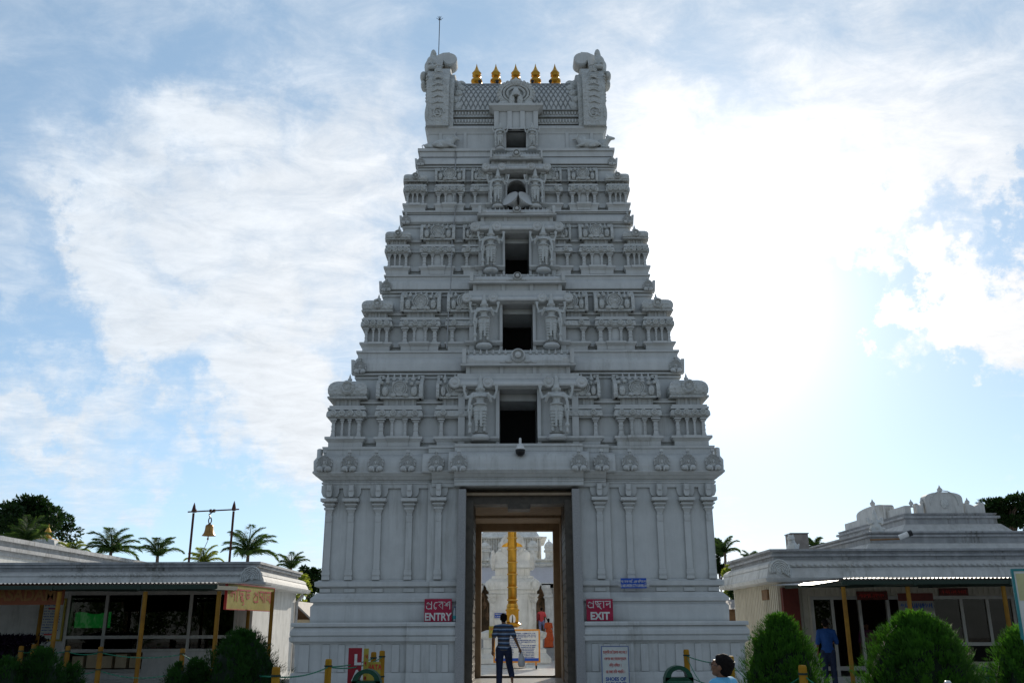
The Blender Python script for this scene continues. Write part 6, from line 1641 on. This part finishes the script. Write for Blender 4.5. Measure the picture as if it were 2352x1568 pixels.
# notice board
Yn = 36.0; x0, x1 = SX(1137, 1480, Yn), SX(1237, 1480, Yn); z0, z1 = SZ(1190, 1517, Yn), SZ(1190, 1448, Yn)
def info(w):
    h = z1-z0; ls = [scribble(w*.06, w*(.94 if i not in (3, 6) else .6), h*(.93-.058*i)-.03, .035, 70+i, .006) for i in range(9)]
    ls += [scribble(w*.06, w*.42, h*(.38-.055*i), .03, 90+i, .006) for i in range(5)]+[scribble(w*.54, w*.9, h*(.38-.055*i), .03, 95+i, .006) for i in range(6)]
    return [('lettering', join(*ls), M_['bluetext']), ('blue_band', MB().box(0, w, -.004, 0, .0, .10), M_['signblue'])]
rb = sign('temple_notice_board', 'big white notice board in an orange frame on wheels behind the doorway', (x0, Yn), (x1, Yn), z0, z1-z0, M_['white'], info, frame=(M_['orange'], .06))
b = MB()
for xx in (x0+.1, x1-.1): b.box(xx-.03, xx+.03, Yn+.05, Yn+.11, FZ+.08, z1); b.box(xx-.03, xx+.03, Yn-.3, Yn+.4, FZ+.08, FZ+.14)
b.build('stand', M_['orange'], rb)
for xx in (x0+.1, x1-.1):
    MB().lathe([(.07,-.03),(.07,.03)], (xx, Yn-.28, FZ+.06), 12, axis='x').build('castor', M_['black'], rb)
def smallsign(nm, lb, a, c, yt, yb_, Y, bm, lm, seed, lines=2):
    xa, xb = SX(a, yt, Y), SX(c, yt, Y); z0 = SZ(a, yb_, Y); h = SZ(a, yt, Y)-z0
    sign(nm, lb, (xa, Y), (xb, Y), z0, h, bm, lambda w: [('lettering', join(*[scribble(w*.06, w*.94, h*(.62-.48*i), h*.24, seed+i, .008) for i in range(lines)]), lm)])
smallsign('blue_shrine_sign', 'small blue sign with white writing on the wall of the domed shrine', 1136, 1167, 1407, 1418, YV-.05, M_['signblue'], M_['white'], 21)
smallsign('yellow_shrine_sign', 'yellow and white sign with red writing at the left foot of the domed shrine', 1123, 1147, 1437, 1464, YV-.5, M_['signyel'], M_['redpaint'], 25)
# papers stuck in the passage
k = 0
for yy_, zz_, cm, cn_ in ((24.6, 1.55, M_['signred'], 'red'), (24.9, 1.15, M_['signblue'], 'blue'), (25.4, 1.5, M_['signblue'], 'blue'), (26.0, 1.1, M_['white'], 'white'), (26.6, 1.5, M_['signblue'], 'blue')):
    k += 1; b = MB().box(TX-DH+.001, TX-DH+.012, yy_, yy_+.22, FZ+zz_, FZ+zz_+.28)
    tag(b.build('wall_notice', cm), ['round red', 'lowest blue', 'upper blue', 'small white', 'farthest blue'][k-1]+' paper notice stuck on the left passage wall', 'notice', 'notices on the left passage wall')
# ================================================================== PEOPLE
def hand(b, w, d, s, curl=.5, r=.0085, side=1, up=Vector((0,-1,0))):
    """palm from the wrist w along d, five bent fingers; s scale"""
    w = Vector(w); d = Vector(d).normalized(); n = up-d*up.dot(d); n.normalize(); t = d.cross(n)*side
    b.cap(w, w+d*.075*s, .026*s, .034*s, 8); b.cap(w+d*.05*s-t*.02*s, w+d*.085*s-t*.025*s, .018*s, .013*s, 8); b.cap(w+d*.05*s+t*.02*s, w+d*.08*s+t*.025*s, .018*s, .013*s, 8)
    for i, (o, l) in enumerate(((-.030, .062), (-.010, .074), (.010, .068), (.029, .052))):
        p = w+d*.088*s+t*o*s; e = (d*math.cos(curl*.6)+n*math.sin(curl*.6)); q = p+e*l*.5*s; e2 = (d*math.cos(curl*1.8)+n*math.sin(curl*1.8)); q2 = q+e2*l*.55*s
        b.cap(p, q, r*1.05*s, r*s, 6); b.cap(q, q2, r*s, r*.8*s, 6)
    p = w+d*.03*s-t*.028*s; q = p+(d*.5-t*.75+n*.3).normalized()*.038*s; q2 = q+(d*.9-t*.15+n*.3).normalized()*.032*s
    b.cap(p, q, r*1.3*s, r*1.1*s, 6); b.cap(q, q2, r*1.1*s, r*.9*s, 6)
def head(b, c, f, up, s=1.0):
    """head centred on c, face toward f: skull, jaw, nose, brow, lips, ears"""
    c = Vector(c); f = Vector(f).normalized(); up = Vector(up); up = (up-f*up.dot(f)).normalized(); r = f.cross(up)
    M = Matrix((r, f, up)).transposed(); rot = M.to_4x4()
    def E(x, y, z, a, bb, cc): b.ell(c+M @ Vector((x, y, z))*s, (a*s, bb*s, cc*s), 14, 10, rot=rot)
    E(0, -.012, .022, .076, .096, .086); E(0, .022, -.035, .058, .068, .070); E(0, .050, -.082, .030, .028, .024)
    E(0, .088, .030, .046, .014, .012); E(0, .100, -.006, .012, .018, .024); E(0, .104, -.016, .017, .014, .010); E(0, .088, -.048, .024, .012, .006); E(0, .086, -.058, .021, .012, .006)
    for q in (-1, 1): E(q*.030, .082, .008, .013, .009, .008); E(q*.040, .062, -.022, .024, .026, .024); E(q*.079, -.008, -.006, .009, .020, .030)
    return M
def person(label, loc, heading, P, skin='skin', shirt='stripe', legs='jeans', sleeve=.5, s=1.0, vox=.010, short=False, hairlong=False, shoes=False, group=None, extra=None, headf=None):
    """P joints in a frame facing +Y with the feet at z=0 (1.70 m tall)"""
    root = empty('person', loc, label, 'person', group)
    M = Matrix.Translation(loc) @ Matrix.Rotation(heading, 4, 'Z') @ Matrix.Scale(s, 4)
    J = {k: Vector(v) for k, v in P.items()}
    b = MB()
    for q in 'LR':
        sg = -1 if q == 'L' else 1
        b.cap(J['hip'+q], J['kne'+q], .088, .056); b.cap(J['kne'+q], J['ank'+q], .056, .036)
        b.cap(J['kne'+q].lerp(J['ank'+q], .15)+Vector((0,-.012,0)), J['kne'+q].lerp(J['ank'+q], .5), .055, .040)
        fd = J['toe'+q]-J['ank'+q]; b.cap(J['ank'+q], J['ank'+q]+fd*.75, .036, .030); b.cap(J['ank'+q]-fd.normalized()*.03+Vector((0,0,-.03)), J['toe'+q], .030, .022)
        for k in range(5): o = Vector((sg*(.022-.011*k), 0, -.004)); b.cap(J['toe'+q]+o, J['toe'+q]+o+fd.normalized()*.022, .010, .009, 6)
        b.cap(J['sho'+q], J['elb'+q], .046, .036); b.cap(J['elb'+q], J['wri'+q], .037, .024)
        hand(b, J['wri'+q], J['wri'+q]-J['elb'+q]+Vector((0,0,-.05)), 1.0, .55, side=sg, up=Vector((-sg*.8, .5, 0)))
    pel = (J['hipL']+J['hipR'])/2; ch = (J['shoL']+J['shoR'])/2
    b.ell(pel+Vector((0,0,.03)), (.165,.105,.12)); b.cap(pel+Vector((0,0,.05)), ch-Vector((0,0,.12)), .120, .135); b.ell(ch-Vector((0,0,.12)), (.165,.105,.15))
    b.cap(J['shoL'], J['shoR'], .055, .055); b.cap(ch, J['neck'], .065, .050); b.cap(J['neck'], J['head']-Vector((0,0,.04)), .050, .048)
    Mh = head(b, J['head'], headf or Vector((0,1,0)), Vector((0,0,1)))
    b.xf(M); remesh(b, 'body', M_[skin], vox*s*.8, root, 1)
    hb = MB(); hc = J['head']; rot = Mh.to_4x4()
    def HE(x, y, z, a, bb, cc): hb.ell(hc+Mh @ Vector((x, y, z)), (a, bb, cc), 16, 10, rot=rot)
    HE(0, -.022, .044, .084, .102, .086); HE(0, -.050, -.012, .072, .064, .062); HE(0, .035, .078, .062, .052, .034); HE(0, -.01, .105, .05, .06, .030)
    if hairlong: HE(0, -.10, -.03, .045, .045, .05); HE(0, -.07, -.06, .06, .04, .06)
    rnh = random.Random(3)
    for k in range(26):
        a = rnh.uniform(0, 2*math.pi); u = rnh.uniform(.0, .8); HE(.074*math.cos(a)*math.sqrt(1-u*u), -.022+min(.03, .092*math.sin(a)*math.sqrt(1-u*u)), .044+.080*u, .013, .015, .010)
    hb.xf(M); remesh(hb, 'hair', M_['hair'], .008*s, root, 0)
    if shirt:
        t = MB(); t.cap(pel+Vector((0,-.0,.12)), pel+Vector((0,0,.16)), .142, .142); t.ell(pel+Vector((0,0,.05)), (.176,.124,.09)); t.ell(pel+Vector((0,0,.0)), (.172,.120,.06)); t.cap(pel+Vector((0,0,.12)), ch-Vector((0,0,.12)), .140, .152); t.ell(ch-Vector((0,0,.11)), (.188,.122,.165)); t.cap(J['shoL'], J['shoR'], .068, .068); t.cap(ch-Vector((0,0,.04)), J['neck']-Vector((0,0,.03)), .085, .060); t.cap(J['neck']-Vector((.03,0,.05)), J['shoL'], .062, .064); t.cap(J['neck']-Vector((-.03,0,.05)), J['shoR'], .062, .064)
        for q in 'LR': e = J['sho'+q].lerp(J['elb'+q], sleeve*1.6 if sleeve < .6 else 1); t.cap(J['sho'+q], e, .066, .062)
        t.xf(M); remesh(t, 'shirt', M_[shirt], vox*s, root, 3)
    if legs:
        t = MB(); t.ell(pel+Vector((0,0,.02)), (.172,.116,.12))
        for q in 'LR':
            t.cap(J['hip'+q], J['kne'+q], .104, .078)
            end = J['kne'+q].lerp(J['ank'+q], .25 if short else .93); t.cap(J['kne'+q], end, .078, .070 if not short else .078)
        t.xf(M); remesh(t, 'trousers', M_[legs], vox*s, root, 2)
    if extra: extra(root, M, J)
    return root
stand = dict(hipL=(-.09,0,.90), hipR=(.09,0,.90), kneL=(-.10,.02,.50), kneR=(.10,.02,.50), ankL=(-.11,-.01,.085), ankR=(.11,-.01,.085), toeL=(-.13,.15,.03), toeR=(.13,.15,.03),
             shoL=(-.175,0,1.39), shoR=(.175,0,1.39), elbL=(-.23,-.03,1.12), elbR=(.23,-.03,1.12), wriL=(-.24,.06,.88), wriR=(.24,.06,.88), neck=(0,0,1.47), head=(0,.02,1.58))
walk = dict(stand); walk.update(kneL=(-.10,.03,.50), ankL=(-.11,.00,.085), toeL=(-.13,.16,.03), kneR=(.15,.20,.52), ankR=(.18,-.16,.33), toeR=(.19,-.15,.17), elbL=(-.245,-.03,1.13), wriL=(-.255,.03,.88), elbR=(.27,-.02,1.13), wriR=(.37,.05,.92), head=(-.0,.02,1.585))
def bag(root, M, J):
    w = J['wriR']+Vector((.05,.02,-.10)); b = MB(); b.rects([(w.x-.02, w.x+.02, w.y-.01, w.y+.01, w.z), (w.x-.07, w.x+.07, w.y-.03, w.y+.03, w.z-.12), (w.x-.085, w.x+.085, w.y-.04, w.y+.04, w.z-.26), (w.x-.06, w.x+.06, w.y-.03, w.y+.03, w.z-.31)][::-1]); b.xf(M)
    o = b.build('carrier_bag', simple('thin_white_plastic', (.75,.72,.70)), None, smooth=True); tag(o, 'small white plastic bag hanging from the walking man\'s right hand', 'bag')
Ym = 23.7
person('man in blue striped polo shirt and dark trousers walking away through the doorway', (SX(1157, 1500, Ym), Ym, FZ), R(3), walk, s=1.045, vox=.012, extra=bag, sleeve=.45)
# man in the foreground looking up at the tower
Yn2 = 8.6
look = dict(stand); look.update(head=(0,-.005,1.585), neck=(0,-.01,1.47), shoL=(-.19,-.01,1.425), shoR=(.19,-.01,1.425))
def specs(root, M, J):
    b = MB(); c = J['head']; 
    for sx in (-1, 1):
        b.tube([(c.x+sx*.034+.024*math.cos(R(a)), c.y+.100, c.z+.028+.019*math.sin(R(a))) for a in range(0, 361, 30)], .0022, 4)
        b.tube([(c.x+sx*.058, c.y+.098, c.z+.032), (c.x+sx*.084, c.y+.0, c.z+.012)], .0025, 4)
    b.tube([(c.x-.01, c.y+.102, c.z+.03), (c.x+.01, c.y+.102, c.z+.03)], .0025, 4); b.xf(M); b.build('spectacles', M_['black'], root)
    b = MB(); n = J['neck']; b.lathe([(.088,-.035),(.080,-.005),(.064,.022),(.060,.016),(.072,-.01)], (n.x, n.y, n.z+.0), 18); b.xf(M); b.build('collar', M_['sky shirt'], root)
xm2 = SX(1657, 1540, Yn2); zt = SZ(1657, 1503, Yn2)
h_ = zt/1.70
person('bespectacled man with short black hair and light blue shirt looking up at the tower', (xm2, Yn2, 0), R(54), look, s=h_, vox=.008, shirt='sky shirt', sleeve=1, legs='jeans', extra=specs, headf=Vector((0,.93,.36)))
# shopper in bright blue before the ribbed shop
Yb2 = 28.6; xb2 = SX(1900, 1480, Yb2); zt = SZ(1900, 1421, Yb2)
bend = dict(stand); bend.update(wriR=(.15,.28,1.10), elbR=(.24,.05,1.13))
person('man in a bright blue shirt and dark trousers standing at the ribbed shop door', (xb2, Yb2, .0), R(-15), bend, s=zt/1.70, vox=.016, shirt='bluecloth', sleeve=.8)
Yk2 = 31.5; xk2 = SX(1994, 1480, Yk2); zt = SZ(1994, 1427, Yk2)
person('woman in a plum top standing inside the ribbed shop', (xk2, Yk2, .08), R(170), stand, s=(zt-.08)/1.70, vox=.018, shirt='pinkcloth', sleeve=.8, hairlong=True)
# visitors on the temple steps
def backpack(root, M, J):
    b = MB(); b.cap((-.20,-.10,1.25), (-.24,-.10,1.02), .11, .12); b.xf(M); o = remesh(b, 'shoulder_bag', simple('dark_red_bag', (.25,.02,.02)), .02, None, 1); tag(o, 'dark red bag on the shoulder of the man on the temple steps', 'bag')
Y1 = 46.65; x1 = SX(1244, 1430, Y1+.55); zf = FZ+.17*6
person('man in a coral red shirt and blue patterned shorts going up the temple steps', (x1, Y1+.55, zf), R(-10), walk, s=(SZ(1246, 1396, Y1+.55)-zf)/1.66, vox=.022, shirt='redcloth', legs='pattern', short=True, sleeve=.5, extra=backpack)
def sari(root, M, J):
    b = MB(); b.lathe([(.30,.02),(.27,.4),(.20,.9),(.17,1.05),(.20,1.25),(.19,1.38),(.09,1.46)], (0,0,0), 18)
    b.v = [(q[0], q[1]*.72, q[2]) for q in b.v]; b.cap((-.18,-.02,1.40), (.16,-.12,.95), .05, .09); b.cap((.17,-.10,1.0), (.20,-.10,.45), .06, .10); b.xf(M); remesh(b, 'sari', M_['orangecloth'], .02, root, 1)
Y1 = 46.0; x1 = SX(1260, 1450, Y1); zf = FZ+.51
person('woman in an orange sari standing on the temple steps', (x1, Y1, zf+.02), R(10), stand, s=(SZ(1260, 1421, Y1)-zf-.02)/1.66, vox=.022, shirt='orangecloth', legs=None, sleeve=.5, hairlong=True, extra=sari)
# ================================================================== CAMERA, SUN, SKY
cam = bpy.data.cameras.new('camera'); co = bpy.data.objects.new('camera', cam); COL.objects.link(co)
cam.sensor_width = 36; cam.lens = F_/2352*36; cam.clip_end = 5000
co.location = (0, 0, CZ)
co.matrix_world = Matrix.Translation((0,0,CZ)) @ Matrix.Rotation(-YAW, 4, 'Z') @ Matrix.Rotation(R(90)+P_, 4, 'X') @ Matrix.Rotation(-ROLL, 4, 'Z')
scene.camera = co
SUN_AZ, SUN_EL = R(13.5), R(20)
sd = Vector((math.sin(SUN_AZ)*math.cos(SUN_EL), math.cos(SUN_AZ)*math.cos(SUN_EL), math.sin(SUN_EL)))
sl = bpy.data.lights.new('sun', 'SUN'); sl.energy = 4.2; sl.angle = R(.5); sl.color = (1, .90, .76)
so = bpy.data.objects.new('sun', sl); COL.objects.link(so); so.rotation_euler = sd.to_track_quat('Z', 'Y').to_euler(); so.location = (10, 60, 40)
w = bpy.data.worlds.new('World'); scene.world = w; w.use_nodes = True
nt = w.node_tree; nt.nodes.clear(); L = nt.links.new
out = N(nt, 'ShaderNodeOutputWorld'); bg = N(nt, 'ShaderNodeBackground'); L(bg.outputs[0], out.inputs[0])
SKY = .093
bg.inputs[1].default_value = SKY
sky = N(nt, 'ShaderNodeTexSky'); sky.sky_type = 'NISHITA'; sky.sun_disc = False; sky.sun_elevation = SUN_EL; sky.sun_rotation = SUN_AZ
sky.air_density = 1.0; sky.dust_density = .4; sky.ozone_density = 2.0
tc = N(nt, 'ShaderNodeTexCoord')
def vm(op, a, b=None):
    n = N(nt, 'ShaderNodeVectorMath', operation=op)
    for i, q in enumerate((a, b)):
        if q is None: continue
        if isinstance(q, (tuple, list, Vector)): n.inputs[i].default_value = q
        else: L(q, n.inputs[i])
    return n
def mt(op, a, b=None, c=None, clamp=False):
    n = N(nt, 'ShaderNodeMath', operation=op); n.use_clamp = clamp
    for i, q in enumerate((a, b, c)):
        if q is None: continue
        if isinstance(q, (int, float)): n.inputs[i].default_value = q
        else: L(q, n.inputs[i])
    return n.outputs[0]
D = tc.outputs['Generated']
sx = N(nt, 'ShaderNodeSeparateXYZ'); L(D, sx.inputs[0])
zz = mt('ADD', mt('MAXIMUM', sx.outputs[2], 0.0), .16)
px = mt('DIVIDE', sx.outputs[0], zz); py = mt('DIVIDE', sx.outputs[1], zz)
cx = N(nt, 'ShaderNodeCombineXYZ'); L(px, cx.inputs[0]); L(py, cx.inputs[1])
# shear the cloud field so the streaks run diagonally
mp = N(nt, 'ShaderNodeMapping'); mp.inputs['Rotation'].default_value = (0, 0, R(-30)); mp.inputs['Scale'].default_value = (1.1, 1.5, 1); L(cx.outputs[0], mp.inputs[0])
n1 = N(nt, 'ShaderNodeTexNoise', Scale=1.15, Detail=9.0, Roughness=.58, Distortion=.35); L(mp.outputs[0], n1.inputs['Vector'])
n2 = N(nt, 'ShaderNodeTexNoise', Scale=6.5, Detail=9.0, Roughness=.68, Distortion=.4); L(mp.outputs[0], n2.inputs['Vector'])
n3 = N(nt, 'ShaderNodeTexNoise', Scale=5.5, Detail=9.0, Roughness=.66); L(D, n3.inputs['Vector'])
warp = vm('SCALE', vm('SUBTRACT', n3.outputs['Color'], (.5,.5,.5)).outputs[0]); warp.inputs['Scale'].default_value = .42
DW = vm('NORMALIZE', vm('ADD', D, warp.outputs[0]).outputs[0]).outputs[0]
def sdir(x, y):
    X, Z = S(x, y, 10.0); return Vector((X, 10, Z-CZ)).normalized()
# banks of cloud (+) and gaps of blue (-), as directions in the sky: x, y, radius, amount
BANKS = [(300, 1180, 210, -.34), (560, 1150, 150, -.26), (60, 860, 110, -.22), (330, 930, 110, -.16), (600, 860, 110, -.10), (60, 600, 90, -.14), (330, 640, 110, -.16), (120, 180, 260, -.14), (480, 100, 170, -.14), (560, 480, 330, .28), (250, 740, 150, .42), (520, 800, 200, .16),
         (300, 400, 200, .12), (640, 980, 170, .42), (400, 1075, 90, .3), (230, 1040, 120, .34), (60, 970, 80, .22), (1960, 720, 130, -.5), (2300, 500, 90, -.42), (2140, 540, 90, -.30), (1900, 900, 230, -.55), (2200, 1020, 250, -.55), (2210, 660, 130, .75), (2110, 790, 110, .60), (2060, 700, 70, .45), (2310, 750, 110, .6), (2050, 300, 300, .16), (2310, 320, 50, -.3),
         (1850, 480, 150, .20), (1650, 420, 260, .10), (1750, 250, 140, -.14), (1620, 90, 120, -.10), (1500, 150, 300, .10), (1150, 100, 240, -.12), (1700, 1000, 230, -.4)]
bias = None
for x, y, r, a in BANKS:
    d = vm('DOT_PRODUCT', DW, sdir(x, y)).outputs['Value']
    m = N(nt, 'ShaderNodeMapRange', interpolation_type='SMOOTHSTEP'); m.inputs[1].default_value = math.cos(r/F_*1.25); m.inputs[2].default_value = 1.0; m.inputs[3].default_value = 0; m.inputs[4].default_value = a
    L(d, m.inputs[0]); bias = m.outputs[0] if bias is None else mt('ADD', bias, m.outputs[0])
f = mt('ADD', mt('ADD', mt('ADD', mt('MULTIPLY', n1.outputs[0], .60), mt('MULTIPLY', n2.outputs[0], .60)), -.04), bias)
mk = N(nt, 'ShaderNodeMapRange', interpolation_type='SMOOTHSTEP'); mk.inputs[1].default_value = .26; mk.inputs[2].default_value = .98; L(f, mk.inputs[0])
mask = mk.outputs[0]
sdt = vm('DOT_PRODUCT', D, sd).outputs['Value']
def falloff(p, a): return mt('MULTIPLY', mt('POWER', mt('MAXIMUM', sdt, 0.0), p), a)
# cloud radiance: bright toward the sun, dull away from it
sh = mt('MULTIPLY_ADD', n2.outputs[0], .55, .76)
cb_ = mt('ADD', mt('ADD', falloff(1.0, 4.0), falloff(120, 3)), 6.0)
CB = mt('MULTIPLY', cb_, sh)
cc = N(nt, 'ShaderNodeMix', data_type='RGBA'); L(falloff(9, 1.0), cc.inputs[0]); cc.inputs[6].default_value = (.87,.96,1.06,1); cc.inputs[7].default_value = (1.02,1.0,.98,1)
cs = vm('SCALE', cc.outputs[2]); L(CB, cs.inputs['Scale'])
# clear sky: nishita plus the veil of haze around the sun
hz = vm('SCALE', (1.05, .98, .92)); L(mt('ADD', falloff(44, 4.6), falloff(200, 6)), hz.inputs['Scale'])
lo = mt('POWER', mt('SUBTRACT', 1.0, mt('MAXIMUM', sx.outputs[2], 0.0), clamp=True), 5.0)
air = vm('SCALE', (4.3, 6.4, 8.6)); L(mt('MULTIPLY', mt('MULTIPLY_ADD', lo, .55, .66), mt('MULTIPLY_ADD', mt('MAXIMUM', sdt, 0.0), .85, .25)), air.inputs['Scale'])
tm0 = vm('MULTIPLY', sky.outputs[0], (.42, .46, .52))
tm = vm('SCALE', tm0.outputs[0]); L(mt('SUBTRACT', 1.0, falloff(10, .55)), tm.inputs['Scale'])
tint = vm('ADD', tm.outputs[0], air.outputs[0])
clear = vm('ADD', tint.outputs[0], hz.outputs[0])
# pale haze low above the horizon
mx = N(nt, 'ShaderNodeMix', data_type='RGBA'); L(mask, mx.inputs[0]); L(clear.outputs[0], mx.inputs[6])
cadd = vm('ADD', cs.outputs[0], hz.outputs[0]); L(cadd.outputs[0], mx.inputs[7])
L(mx.outputs[2], bg.inputs[0])
scene.view_settings.view_transform = 'Standard'; scene.view_settings.look = 'None'; scene.view_settings.exposure = 0
scene.cycles.max_bounces = 8; scene.cycles.transparent_max_bounces = 12
try: scene.cycles.use_denoising = True
except Exception: pass
